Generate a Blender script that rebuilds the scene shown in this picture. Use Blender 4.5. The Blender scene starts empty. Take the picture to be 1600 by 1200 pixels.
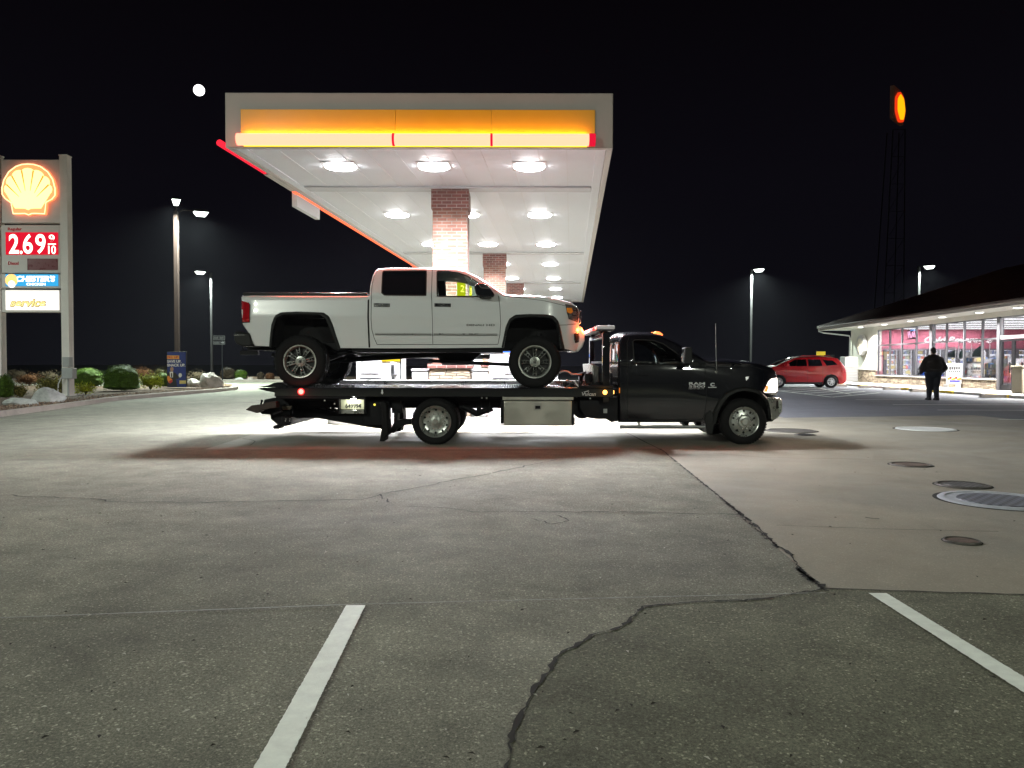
import bpy, bmesh, math, random
from mathutils import Vector, Matrix, noise
from mathutils.geometry import delaunay_2d_cdt
R = math.radians
scene = bpy.context.scene
col = scene.collection
# ------------------------------------------------------------------ camera, sky, exposure
CAM_H, FPX = 1.37, 1202.0
PITCH = math.atan(31.0/FPX)      # looking slightly down
ROLL = R(0.10)
cam_d = bpy.data.cameras.new('camera'); cam = bpy.data.objects.new('camera', cam_d); col.objects.link(cam)
cam_d.sensor_fit = 'HORIZONTAL'; cam_d.sensor_width = 36.0; cam_d.lens = 36.0*FPX/1600.0
cam_d.clip_start = 0.05; cam_d.clip_end = 3000
CAMROT = Matrix.Rotation(R(90)-PITCH, 3, 'X') @ Matrix.Rotation(ROLL, 3, 'Z')
cam.matrix_world = Matrix.Translation((0, 0, CAM_H)) @ CAMROT.to_4x4()
scene.camera = cam
scene.view_settings.view_transform = 'Standard'; scene.view_settings.look = 'None'
scene.view_settings.gamma = 1; scene.view_settings.exposure = 0.0
scene.cycles.use_denoising = True
try:
    scene.cycles.denoiser = 'OPENIMAGEDENOISE'
except Exception: pass
scene.cycles.sample_clamp_indirect = 6.0
scene.cycles.max_bounces = 7; scene.cycles.diffuse_bounces = 3; scene.cycles.glossy_bounces = 3
scene.cycles.transparent_max_bounces = 12
scene.cycles.caustics_reflective = False; scene.cycles.caustics_refractive = False
w = bpy.data.worlds.new('World'); scene.world = w; w.use_nodes = True
nt = w.node_tree; bg = nt.nodes['Background']
tc = nt.nodes.new('ShaderNodeTexCoord'); sx = nt.nodes.new('ShaderNodeSeparateXYZ'); cr = nt.nodes.new('ShaderNodeValToRGB')
nt.links.new(tc.outputs['Generated'], sx.inputs[0]); nt.links.new(sx.outputs['Z'], cr.inputs[0])
cr.color_ramp.elements[0].position = 0.0; cr.color_ramp.elements[0].color = (.0034, .0033, .0052, 1)
cr.color_ramp.elements[1].position = 0.45; cr.color_ramp.elements[1].color = (.0015, .0010, .0018, 1)
e = cr.color_ramp.elements.new(0.22); e.color = (.0030, .0026, .0044, 1)
nt.links.new(cr.outputs[0], bg.inputs['Color']); bg.inputs['Strength'].default_value = 1.0

def W(px, py, Y):
    """photo pixel (1600 wide) at world depth Y -> world point"""
    d = CAMROT @ Vector((px-800.0, 600.0-py, -FPX))
    t = Y/d.y
    return Vector((d.x*t, Y, CAM_H+d.z*t))
def XZ(px, py, Y):
    p = W(px, py, Y); return (p.x, p.z)
def G(px, py, z=0.0):
    d = CAMROT @ Vector((px-800.0, 600.0-py, -FPX))
    t = (z-CAM_H)/d.z
    return (d.x*t, d.y*t)
# ------------------------------------------------------------------ materials
def pm(name, color, rough=.5, metal=0., emit=None, es=0., coat=0., var=.12, vs=6., bump=0., bs=60., spec=.5, aniso=0):
    m = bpy.data.materials.new(name); m.use_nodes = True; t = m.node_tree; b = t.nodes['Principled BSDF']
    c = tuple(color)+(1,)
    b.inputs['Base Color'].default_value = c; b.inputs['Roughness'].default_value = rough
    b.inputs['Metallic'].default_value = metal; b.inputs['Coat Weight'].default_value = coat
    b.inputs['Coat Roughness'].default_value = .04; b.inputs['Specular IOR Level'].default_value = spec
    if emit: b.inputs['Emission Color'].default_value = tuple(emit)+(1,); b.inputs['Emission Strength'].default_value = es
    if var > 0 or bump > 0:
        co = t.nodes.new('ShaderNodeTexCoord')
    if var > 0:
        n = t.nodes.new('ShaderNodeTexNoise'); n.inputs['Scale'].default_value = vs; n.inputs['Detail'].default_value = 6
        n.inputs['Roughness'].default_value = .65
        t.links.new(co.outputs['Object'], n.inputs['Vector'])
        r = t.nodes.new('ShaderNodeMapRange'); r.inputs[1].default_value = .3; r.inputs[2].default_value = .7
        r.inputs[3].default_value = 1-var; r.inputs[4].default_value = 1+var
        t.links.new(n.outputs[0], r.inputs[0])
        mx = t.nodes.new('ShaderNodeVectorMath'); mx.operation = 'SCALE'; mx.inputs[0].default_value = color
        t.links.new(r.outputs[0], mx.inputs['Scale']); t.links.new(mx.outputs[0], b.inputs['Base Color'])
        r2 = t.nodes.new('ShaderNodeMapRange'); r2.inputs[1].default_value = .3; r2.inputs[2].default_value = .7
        r2.inputs[3].default_value = max(.02, rough-.08*min(1, rough*4)); r2.inputs[4].default_value = min(1, rough+.1)
        t.links.new(n.outputs[0], r2.inputs[0]); t.links.new(r2.outputs[0], b.inputs['Roughness'])
    if bump > 0:
        n2 = t.nodes.new('ShaderNodeTexNoise'); n2.inputs['Scale'].default_value = bs; n2.inputs['Detail'].default_value = 4
        t.links.new(co.outputs['Object'], n2.inputs['Vector'])
        bp = t.nodes.new('ShaderNodeBump'); bp.inputs['Strength'].default_value = bump; bp.inputs['Distance'].default_value = .01
        t.links.new(n2.outputs[0], bp.inputs['Height']); t.links.new(bp.outputs[0], b.inputs['Normal'])
    return m
def emi(name, color, s):
    m = bpy.data.materials.new(name); m.use_nodes = True; t = m.node_tree; t.nodes.clear()
    o = t.nodes.new('ShaderNodeOutputMaterial'); e = t.nodes.new('ShaderNodeEmission')
    e.inputs[0].default_value = tuple(color)+(1,); e.inputs[1].default_value = s; t.links.new(e.outputs[0], o.inputs[0]); return m
def glass(name, tint=(.9, .95, .92), refl=.08, rough=.02):
    m = bpy.data.materials.new(name); m.use_nodes = True; t = m.node_tree; t.nodes.clear()
    o = t.nodes.new('ShaderNodeOutputMaterial'); tr = t.nodes.new('ShaderNodeBsdfTransparent'); g = t.nodes.new('ShaderNodeBsdfGlossy')
    tr.inputs[0].default_value = tuple(tint)+(1,); g.inputs['Roughness'].default_value = rough
    lw = t.nodes.new('ShaderNodeLayerWeight'); lw.inputs[0].default_value = .25
    mr = t.nodes.new('ShaderNodeMapRange'); mr.inputs[3].default_value = refl; mr.inputs[4].default_value = .75
    t.links.new(lw.outputs['Fresnel'], mr.inputs[0])
    mx = t.nodes.new('ShaderNodeMixShader'); t.links.new(mr.outputs[0], mx.inputs[0])
    t.links.new(tr.outputs[0], mx.inputs[1]); t.links.new(g.outputs[0], mx.inputs[2]); t.links.new(mx.outputs[0], o.inputs[0]); return m
def ground_mat(name, base, spread, speck=.5, rough=.85, stain=(.6, 1.15), seed=0, patch=.0, spec=.3, tint2=None):
    m = bpy.data.materials.new(name); m.use_nodes = True; t = m.node_tree; b = t.nodes['Principled BSDF']; L = t.links.new
    b.inputs['Specular IOR Level'].default_value = spec
    co = t.nodes.new('ShaderNodeTexCoord')
    mp = t.nodes.new('ShaderNodeMapping'); mp.inputs['Location'].default_value = (seed*13.1, seed*7.7, 0); L(co.outputs['Object'], mp.inputs[0])
    def nz(scale, det=5, ro=.6, dist=0):
        n = t.nodes.new('ShaderNodeTexNoise'); n.inputs['Scale'].default_value = scale; n.inputs['Detail'].default_value = det
        n.inputs['Roughness'].default_value = ro; n.inputs['Distortion'].default_value = dist; L(mp.outputs[0], n.inputs['Vector']); return n
    def rng(src, a, b_, c, d):
        r = t.nodes.new('ShaderNodeMapRange'); r.inputs[1].default_value = a; r.inputs[2].default_value = b_; r.inputs[3].default_value = c; r.inputs[4].default_value = d
        L(src, r.inputs[0]); return r.outputs[0]
    def mul(a, b_):
        r = t.nodes.new('ShaderNodeMath'); r.operation = 'MULTIPLY'; L(a, r.inputs[0]); L(b_, r.inputs[1]); return r.outputs[0]
    big = rng(nz(.22, 6, .62, .6).outputs[0], .35, .65, stain[0], stain[1])
    mid = rng(nz(2.3, 6, .7).outputs[0], .3, .7, 1-spread*.5, 1+spread*.5)
    fine = rng(nz(65, 5, .85).outputs[0], .32, .68, 1-spread, 1+spread)
    v = t.nodes.new('ShaderNodeTexVoronoi'); v.inputs['Scale'].default_value = 115; L(mp.outputs[0], v.inputs['Vector'])
    sep = t.nodes.new('ShaderNodeSeparateColor'); L(v.outputs['Color'], sep.inputs[0])
    sp1 = rng(sep.outputs[0], .90, 1.0, 1.0, 1.0+speck*3.6)
    v2 = t.nodes.new('ShaderNodeTexVoronoi'); v2.inputs['Scale'].default_value = 210; L(mp.outputs[0], v2.inputs['Vector'])
    sep2 = t.nodes.new('ShaderNodeSeparateColor'); L(v2.outputs['Color'], sep2.inputs[0])
    sp2 = rng(sep2.outputs[1], .0, 1.0, 1.0-speck*.75, 1.0+speck*.75)
    st = rng(nz(1.1, 4, .55, 1.2).outputs[0], .60, .72, 1., .85)
    f = mul(mul(mul(mul(big, mid), mul(fine, sp1)), sp2), st)
    sc = t.nodes.new('ShaderNodeVectorMath'); sc.operation = 'SCALE'
    cmix = t.nodes.new('ShaderNodeMix'); cmix.data_type = 'RGBA'
    cmix.inputs[6].default_value = tuple(base)+(1,); cmix.inputs[7].default_value = tuple(tint2 or base)+(1,)
    L(rng(nz(.5, 4, .6).outputs[0], .4, .65, 0, 1), cmix.inputs[0])
    L(cmix.outputs[2], sc.inputs[0]); L(f, sc.inputs['Scale']); L(sc.outputs[0], b.inputs['Base Color'])
    L(rng(nz(.8, 5, .6, .5).outputs[0], .35, .7, rough+.05, rough-patch), b.inputs['Roughness'])
    bp = t.nodes.new('ShaderNodeBump'); bp.inputs['Strength'].default_value = .55; bp.inputs['Distance'].default_value = .004+.004*speck
    L(nz(90, 3, .7).outputs[0], bp.inputs['Height']); L(bp.outputs[0], b.inputs['Normal'])
    return m
def brick_mat(name, c1, c2, mortar, bw, bh, ms=.01, offs=.5, noise_s=2., bump=.6, rough=.85, warp=0):
    m = bpy.data.materials.new(name); m.use_nodes = True; t = m.node_tree; b = t.nodes['Principled BSDF']; L = t.links.new
    co = t.nodes.new('ShaderNodeTexCoord'); br = t.nodes.new('ShaderNodeTexBrick')
    br.offset = offs; br.inputs['Scale'].default_value = 1; br.inputs['Brick Width'].default_value = bw; br.inputs['Row Height'].default_value = bh
    br.inputs['Mortar Size'].default_value = ms; br.inputs['Mortar Smooth'].default_value = .2; br.inputs['Bias'].default_value = 0
    br.inputs['Color1'].default_value = tuple(c1)+(1,); br.inputs['Color2'].default_value = tuple(c2)+(1,); br.inputs['Mortar'].default_value = tuple(mortar)+(1,)
    if warp:
        wn = t.nodes.new('ShaderNodeTexNoise'); wn.inputs['Scale'].default_value = 3.2; wn.inputs['Detail'].default_value = 3; L(co.outputs['UV'], wn.inputs['Vector'])
        ws = t.nodes.new('ShaderNodeVectorMath'); ws.operation = 'MULTIPLY_ADD'; ws.inputs[1].default_value = (warp*6, warp*2.2, 0); L(wn.outputs['Color'], ws.inputs[0]); L(co.outputs['UV'], ws.inputs[2]); L(ws.outputs[0], br.inputs['Vector'])
        br.squash = 1.7; br.squash_frequency = 3
    else: L(co.outputs['UV'], br.inputs['Vector'])
    n = t.nodes.new('ShaderNodeTexNoise'); n.inputs['Scale'].default_value = noise_s; n.inputs['Detail'].default_value = 8; L(co.outputs['UV'], n.inputs['Vector'])
    mr = t.nodes.new('ShaderNodeMapRange'); mr.inputs[1].default_value = .3; mr.inputs[2].default_value = .7; mr.inputs[3].default_value = .7; mr.inputs[4].default_value = 1.3
    L(n.outputs[0], mr.inputs[0]); s = t.nodes.new('ShaderNodeVectorMath'); s.operation = 'SCALE'; L(br.outputs[0], s.inputs[0]); L(mr.outputs[0], s.inputs['Scale'])
    L(s.outputs[0], b.inputs['Base Color']); b.inputs['Roughness'].default_value = rough
    bp = t.nodes.new('ShaderNodeBump'); bp.invert = True; bp.inputs['Strength'].default_value = bump; bp.inputs['Distance'].default_value = .02
    L(br.outputs['Fac'], bp.inputs['Height']); L(bp.outputs[0], b.inputs['Normal']); return m

M = {}
M['asphalt'] = ground_mat('asphalt', (.176, .177, .136), .58, .36, .88, (.84, 1.13), 1, 0.05, tint2=(.150, .151, .118))
M['asphalt_dark'] = ground_mat('asphalt_dark', (.130, .133, .096), .58, .38, .88, (.80, 1.15), 2, 0.05)
M['asphalt_lot'] = ground_mat('asphalt_lot', (.135, .142, .160), .22, .20, .8, (.85, 1.12), 3, 0.1)
M['concrete'] = ground_mat('concrete', (.285, .265, .205), .12, .10, .72, (.8, 1.12), 4, .25, .45, tint2=(.236, .228, .184))
M['kerb'] = ground_mat('kerb_concrete', (.26, .23, .20), .15, .12, .85, (.75, 1.15), 5)
M['sidewalk'] = ground_mat('sidewalk', (.58, .56, .52), .12, .1, .8, (.85, 1.1), 6)
M['mulch'] = ground_mat('mulch', (.055, .033, .020), .5, .6, .95, (.7, 1.25), 7, tint2=(.075, .05, .03))
M['grass_dark'] = ground_mat('dark_field', (.02, .022, .015), .4, .3, .95, (.7, 1.2), 8)
M['paint_white'] = pm('road_paint_white', (.80, .86, .78), .6, var=.10, vs=14, bump=.3, bs=190)
M['paint_thin'] = pm('road_paint_faded', (.30, .32, .30), .7, var=.5, vs=4)
M['paint_yellow'] = pm('kerb_paint_yellow', (.62, .46, .03), .6, var=.25, vs=5)
M['crack'] = pm('crack_dark', (.012, .012, .009), .95, var=.3, vs=40)
M['white_body'] = pm('white_car_paint', (.74, .76, .78), .26, coat=1., var=0)
M['black_body'] = pm('black_car_paint', (.004, .0045, .0075), .45, coat=1., var=0, spec=.1)
M['red_body'] = pm('red_car_paint', (.33, .003, .007), .45, coat=.8, var=0, spec=.2)
M['black_plastic'] = pm('black_plastic', (.012, .013, .013), .55, var=.25, vs=12, bump=.1, bs=200, spec=.25)
M['black_metal'] = pm('black_metal', (.008, .0082, .010), .45, var=.3, vs=8, spec=.15)
M['dark_well'] = pm('wheel_well_dark', (.006, .006, .0065), .9, var=.2)
M['rubber'] = pm('tyre_rubber', (.010, .010, .0105), .8, var=.3, vs=14, bump=.3, bs=70, spec=.2)
M['chrome'] = pm('chrome', (.72, .73, .72), .12, metal=1., var=.1, vs=9)
M['steel'] = pm('brushed_steel', (.46, .46, .44), .30, metal=1., var=.12, vs=5)
M['alu_box'] = pm('toolbox_aluminium', (.50, .49, .44), .38, metal=.85, var=.10, vs=2.2)
M['deck_steel'] = pm('deck_steel', (.50, .50, .52), .24, metal=.9, var=.25, vs=5, bump=.35, bs=45)
M['rim_dark'] = pm('rim_black', (.012, .012, .012), .35, var=.1)
M['rim_poli'] = pm('rim_polished', (.46, .48, .45), .30, metal=.75, var=.1, vs=10)
M['glass_tint'] = pm('glass_tinted', (.008, .009, .012), .06, var=0, spec=.8)
M['glass_clear'] = glass('glass_clear', (.70, .80, .74), .06)
M['glass_truck'] = glass('glass_truck', (.45, .50, .48), .05)
M['glass_shop'] = glass('glass_shop', (.93, .93, .95), .03)
M['tail_red'] = pm('tail_lamp_red', (.30, .006, .010), .12, coat=1., var=.2, vs=14, emit=(1, .02, .03), es=.03)
M['lamp_clear'] = pm('headlamp_clear', (.30, .30, .30), .10, metal=.6, coat=1, var=.5, vs=30)
M['amber'] = pm('amber_lens', (.62, .20, .02), .2, coat=1, var=.1, emit=(1, .35, .03), es=.15)
M['interior'] = pm('interior_dark', (.022, .024, .024), .7, var=.15)
M['interior_grey'] = pm('interior_grey', (.11, .12, .11), .7, var=.15)
M['white_metal'] = pm('white_metal', (.66, .66, .66), .42, var=.06, vs=1.2)
M['ceil_white'] = pm('canopy_ceiling_white', (.84, .87, .93), .45, var=.03, vs=.4)
M['ceil_trim'] = pm('canopy_trim_grey', (.56, .57, .60), .5, var=.05, vs=.6)
M['fascia'] = pm('fascia_grey', (.42, .38, .36), .45, var=.06, vs=.6)
M['fascia_yellow'] = pm('fascia_yellow', (.86, .42, .012), .38, var=.04, vs=1.)
M['sign_grey'] = pm('sign_cabinet_grey', (.62, .59, .56), .5, var=.05, vs=1.5)
M['post_white'] = pm('post_pale', (.74, .70, .66), .5, var=.06, vs=2)
M['pole_brown'] = pm('lamp_pole_brown', (.016, .009, .007), .6, var=.1, spec=.2)
M['pole_grey'] = pm('lamp_pole_grey', (.02, .02, .021), .6, var=.1, spec=.2)
M['brick'] = brick_mat('brick', (.235, .105, .072), (.125, .048, .032), (.22, .19, .165), .22, .075, .009)
M['brick_cap'] = brick_mat('brick_cap', (.17, .055, .042), (.10, .035, .028), (.25, .21, .19), .22, .075, .009)
M['stone'] = brick_mat('ledge_stone', (.50, .42, .30), (.17, .125, .085), (.05, .04, .03), .30, .068, .010, .37, 5., 1., warp=.045)
M['cream'] = pm('cream_wall', (.82, .80, .72), .8, var=.05, vs=2, bump=.1, bs=120)
M['roof'] = pm('maroon_roof', (.022, .005, .006), .45, var=.15, vs=2, spec=.25)
M['alu_frame'] = pm('window_frame_grey', (.07, .07, .078), .4, var=.08)
M['alu_light'] = pm('window_frame_light', (.38, .38, .40), .4, var=.08)
M['maroon_wall'] = pm('interior_maroon', (.30, .075, .11), .7, var=.04)
M['white_wall'] = pm('interior_white', (.72, .72, .72), .7, var=.04)
M['black_cloth'] = pm('black_cloth', (.017, .013, .012), .9, var=.3, vs=12, bump=.3, bs=90)
M['navy_cloth'] = pm('dark_trousers', (.012, .014, .022), .9, var=.2, vs=18)
M['skin'] = pm('skin', (.30, .17, .12), .55, var=.06)
M['hair'] = pm('dark_hair', (.015, .011, .009), .7, var=.2)
M['beige'] = pm('beige_bin', (.33, .30, .23), .6, var=.06)
M['grey_box'] = pm('grey_utility_box', (.36, .37, .37), .5, var=.06)
M['locker'] = pm('locker_grey', (.32, .32, .32), .5, var=.05)
M['blue_poster'] = pm('poster_blue', (.012, .03, .21), .5, var=.08, vs=3)
M['yellow'] = pm('yellow_plastic', (.85, .66, .01), .4, var=.03)
M['orange_p'] = pm('orange_print', (.85, .30, .03), .5, var=.05)
M['red_p'] = pm('red_print', (.65, .03, .03), .5, var=.05)
M['white_p'] = pm('white_print', (.80, .80, .80), .5, var=.02)
M['skin_p'] = pm('printed_skin', (.45, .27, .19), .5, var=.1)
M['black_p'] = pm('black_print', (.012, .012, .014), .5, var=.05)
M['grey_letter'] = pm('silver_letters', (.50, .50, .52), .3, metal=.6, var=.05)
M['rock'] = pm('rock_pale', (.30, .27, .24), .85, var=.45, vs=3.5, bump=.9, bs=9)
M['rock_white'] = pm('rock_white', (.40, .41, .39), .85, var=.35, vs=4, bump=.9, bs=9)
M['leaf_green'] = pm('leaf_green', (.038, .072, .006), .7, var=.5, vs=9, spec=.1)
M['leaf_lime'] = pm('leaf_lime', (.20, .22, .012), .7, var=.4, vs=9, spec=.1)
M['leaf_olive'] = pm('leaf_olive', (.085, .082, .018), .7, var=.5, vs=9, spec=.1)
M['leaf_rust'] = pm('leaf_rust', (.060, .026, .010), .8, var=.5, vs=9, spec=.1)
M['leaf_brown'] = pm('leaf_brown', (.040, .030, .018), .8, var=.5, vs=9, spec=.1)
M['twig'] = pm('twig', (.05, .035, .02), .9)
M['lens_white'] = emi('lamp_lens_white', (1, .98, 1.), 60.)
M['lens_street'] = emi('street_lamp_lens', (.90, 1, .93), 6.)
M['tube'] = emi('canopy_tube_red', (1., .172, .105), 4.6)
M['tube_red'] = emi('canopy_tube_join', (1., .012, .05), .85)
M['strip_red'] = emi('canopy_strip_red', (1., .025, .05), 1.3)
M['strip_edge'] = emi('canopy_strip_core', (1., .14, .06), 2.2)
M['iron'] = pm('manhole_iron', (.085, .08, .07), .6, metal=.3, var=.5, vs=14, bump=.7, bs=35)
M['iron_blue'] = pm('manhole_blue_grey', (.36, .385, .41), .5, var=.25, vs=6, bump=.4, bs=30)
M['iron_white'] = pm('manhole_white', (.62, .64, .60), .5, var=.12, vs=8, bump=.2, bs=40)
M['iron_rust'] = pm('manhole_rust', (.10, .072, .055), .7, var=.6, vs=12, bump=.6, bs=30)
M['water'] = pm('wet_film', (.05, .05, .05), .04, var=0)

# ------------------------------------------------------------------ mesh helpers
ORG = [Vector((0, 0, 0))]
def tag(o, label=None, cat=None, group=None, kind=None):
    if label: o['label'] = label
    if cat: o['category'] = cat
    if group: o['group'] = group
    if kind: o['kind'] = kind
    return o
def thing(name, label, cat, loc=(0, 0, 0), rz=0, group=None):
    o = bpy.data.objects.new(name, None); col.objects.link(o); o.location = loc; o.rotation_euler = (0, 0, rz)
    o.empty_display_size = .2
    return tag(o, label, cat, group)
def link_mesh(name, me, mat, parent=None):
    o = bpy.data.objects.new(name, me); col.objects.link(o)
    for m in (mat if isinstance(mat, (list, tuple)) else [mat]): me.materials.append(M[m] if isinstance(m, str) else m)
    if parent is not None: o.parent = parent
    return o
class MB:
    def __init__(s): s.v = []; s.f = []; s.m = []; s.mi = 0
    def add(s, vs, fs):
        k = len(s.v); s.v += [tuple(v) for v in vs]; s.f += [tuple(i+k for i in f) for f in fs]; s.m += [s.mi]*len(fs); return s
    def box(s, x0, x1, y0, y1, z0, z1):
        if x0 > x1: x0, x1 = x1, x0
        if y0 > y1: y0, y1 = y1, y0
        if z0 > z1: z0, z1 = z1, z0
        return s.add([(x0, y0, z0), (x1, y0, z0), (x1, y1, z0), (x0, y1, z0), (x0, y0, z1), (x1, y0, z1), (x1, y1, z1), (x0, y1, z1)],
                     [(0, 3, 2, 1), (4, 5, 6, 7), (0, 1, 5, 4), (1, 2, 6, 5), (2, 3, 7, 6), (3, 0, 4, 7)])
    def cyl(s, a, b, r0, r1=None, n=14, caps=True):
        a = Vector(a); b = Vector(b); r1 = r0 if r1 is None else r1
        d = (b-a).normalized(); u = d.orthogonal().normalized(); v = d.cross(u)
        vs = []
        for p, r in ((a, r0), (b, r1)):
            for i in range(n):
                t = 2*math.pi*i/n; vs.append(p+(u*math.cos(t)+v*math.sin(t))*r)
        fs = [(i, (i+1) % n, n+(i+1) % n, n+i) for i in range(n)]
        if caps: fs += [tuple(range(n-1, -1, -1)), tuple(range(n, 2*n))]
        return s.add(vs, fs)
    def tube(s, pts, r, n=8):
        pts = [Vector(p) for p in pts]; vs = []; m = len(pts); rr = r if isinstance(r, (list, tuple)) else [r]*m
        u = None
        for i, p in enumerate(pts):
            d = (pts[min(i+1, m-1)]-pts[max(i-1, 0)]).normalized()
            if u is None: u = d.orthogonal().normalized()
            u = (u-d*u.dot(d)).normalized(); v = d.cross(u)
            for k in range(n):
                t = 2*math.pi*k/n; vs.append(p+(u*math.cos(t)+v*math.sin(t))*rr[i])
        fs = []
        for i in range(m-1):
            for k in range(n): fs.append((i*n+k, i*n+(k+1) % n, (i+1)*n+(k+1) % n, (i+1)*n+k))
        fs += [tuple(range(n-1, -1, -1)), tuple((m-1)*n+k for k in range(n))]
        return s.add(vs, fs)
    def prism(s, poly, y0, y1):
        """poly in (x,z), extruded from y0 to y1"""
        n = len(poly); vs = [(x, y0, z) for x, z in poly]+[(x, y1, z) for x, z in poly]
        return s.add(vs, [tuple(range(n)), tuple(range(2*n-1, n-1, -1))]+[(i, n+i, n+(i+1) % n, (i+1) % n) for i in range(n)])
    def slab(s, poly, z0, z1):
        n = len(poly); vs = [(x, y, z0) for x, y in poly]+[(x, y, z1) for x, y in poly]
        return s.add(vs, [tuple(range(n)), tuple(range(2*n-1, n-1, -1))]+[(i, n+i, n+(i+1) % n, (i+1) % n) for i in range(n)])
    def sheet(s, poly, z):
        return s.add([(x, y, z) for x, y in poly], [tuple(range(len(poly)))])
    def lathe(s, prof, c, n=40, axis='y', sgn=1):
        """prof: (radius, offset along axis) closed or open list"""
        vs = []; m = len(prof)
        for i in range(n):
            t = 2*math.pi*i/n; ct, st = math.cos(t), math.sin(t)
            for r, o in prof:
                if axis == 'y': vs.append((c[0]+r*ct, c[1]+o*sgn, c[2]+r*st))
                elif axis == 'z': vs.append((c[0]+r*ct, c[1]+r*st, c[2]+o*sgn))
                else: vs.append((c[0]+o*sgn, c[1]+r*ct, c[2]+r*st))
        fs = []
        for i in range(n):
            j = (i+1) % n
            for k in range(m-1): fs.append((i*m+k, j*m+k, j*m+k+1, i*m+k+1))
        return s.add(vs, fs)
    def build(s, name, mat, parent=None, smooth=40, bevel=0, uv=False, weld=False, org=None):
        me = bpy.data.meshes.new(name); o0 = ORG[0] if org is None else Vector(org)
        me.from_pydata([(v[0]-o0.x, v[1]-o0.y, v[2]-o0.z) for v in s.v], [], s.f)
        me.polygons.foreach_set('material_index', s.m)
        bm = bmesh.new(); bm.from_mesh(me)
        if weld: bmesh.ops.remove_doubles(bm, verts=bm.verts, dist=1e-4)
        bmesh.ops.recalc_face_normals(bm, faces=bm.faces)
        if uv:
            l = bm.loops.layers.uv.new('UVMap')
            for f in bm.faces:
                nn = f.normal; ax = max(range(3), key=lambda i: abs(nn[i]))
                for lp in f.loops:
                    c = lp.vert.co
                    lp[l].uv = (c.y, c.z) if ax == 0 else ((c.x, c.z) if ax == 1 else (c.x, c.y))
        bm.to_mesh(me); bm.free()
        if smooth:
            me.shade_smooth(); me.set_sharp_from_angle(angle=R(smooth))
        o = link_mesh(name, me, mat, parent)
        if bevel:
            b = o.modifiers.new('edge', 'BEVEL'); b.width = bevel; b.segments = 2; b.limit_method = 'ANGLE'; b.angle_limit = R(40)
        return o
def text(body, x0, x1, z0, z1, y, mat, parent=None, name='lettering', shear=0, bold=0., ext=.004, face='-y', org=None, flat=None):
    cu = bpy.data.curves.new('t', 'FONT'); cu.body = body; cu.size = 1; cu.shear = shear; cu.offset = bold; cu.extrude = .02
    o = bpy.data.objects.new('t', cu); col.objects.link(o)
    dg = bpy.context.evaluated_depsgraph_get(); dg.update()
    me = bpy.data.meshes.new_from_object(o.evaluated_get(dg)); bpy.data.objects.remove(o); bpy.data.curves.remove(cu)
    xs = [v.co.x for v in me.vertices]; ys = [v.co.y for v in me.vertices]
    a, b, c, d = min(xs), max(xs), min(ys), max(ys)
    o0 = ORG[0] if org is None else Vector(org)
    for v in me.vertices:
        u = (v.co.x-a)/(b-a); w_ = (v.co.y-c)/(d-c); k = 1 if v.co.z > 0 else 0
        X = x0+(x1-x0)*u; Z = z0+(z1-z0)*w_
        if flat: yy = flat(X, Z)
        else: yy = y
        if face == '-y': v.co = Vector((X, yy-ext*k, Z))-o0
        elif face == '-x': v.co = Vector((yy-ext*k, X, Z))-o0
    me.name = name; me.materials.clear()
    return link_mesh(name, me, mat, parent)
def copy_tree(o, parent=None):
    c = o.copy(); col.objects.link(c); c.parent = parent
    for ch in list(o.children): copy_tree(ch, c)
    return c
def area(name, loc, size, power, color=(1, 1, 1), parent=None, rot=(0, 0, 0), shape='SQUARE', size_y=None, spread=None):
    l = bpy.data.lights.new(name, 'AREA'); l.shape = shape if size_y is None else 'RECTANGLE'; l.size = size
    if size_y: l.size_y = size_y
    l.energy = power; l.color = color
    if spread: l.spread = spread
    o = bpy.data.objects.new(name, l); col.objects.link(o); o.location = loc; o.rotation_euler = rot
    if parent is not None: o.parent = parent
    return o
def point(name, loc, power, color, r=.04, parent=None):
    l = bpy.data.lights.new(name, 'POINT'); l.energy = power; l.color = color; l.shadow_soft_size = r
    o = bpy.data.objects.new(name, l); col.objects.link(o); o.location = loc
    if parent is not None: o.parent = parent
    return o
def inpoly(x, y, poly):
    c = False; n = len(poly); j = n-1
    for i in range(n):
        xi, yi = poly[i]; xj, yj = poly[j]
        if (yi > y) != (yj > y) and x < (xj-xi)*(y-yi)/(yj-yi)+xi: c = not c
        j = i
    return c
def segd(p, a, b):
    ax, ay = a; bx, by = b; dx, dy = bx-ax, by-ay; L = dx*dx+dy*dy
    t = 0 if L == 0 else max(0, min(1, ((p[0]-ax)*dx+(p[1]-ay)*dy)/L))
    return math.hypot(p[0]-ax-t*dx, p[1]-ay-t*dy)
def smooth_poly(pts, it=1):
    """Chaikin on an open polyline, ends kept"""
    for _ in range(it):
        q = [pts[0]]
        for a, b in zip(pts[:-1], pts[1:]):
            q.append((a[0]*.75+b[0]*.25, a[1]*.75+b[1]*.25)); q.append((a[0]*.25+b[0]*.75, a[1]*.25+b[1]*.75))
        q.append(pts[-1]); pts = q
    return pts
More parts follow.
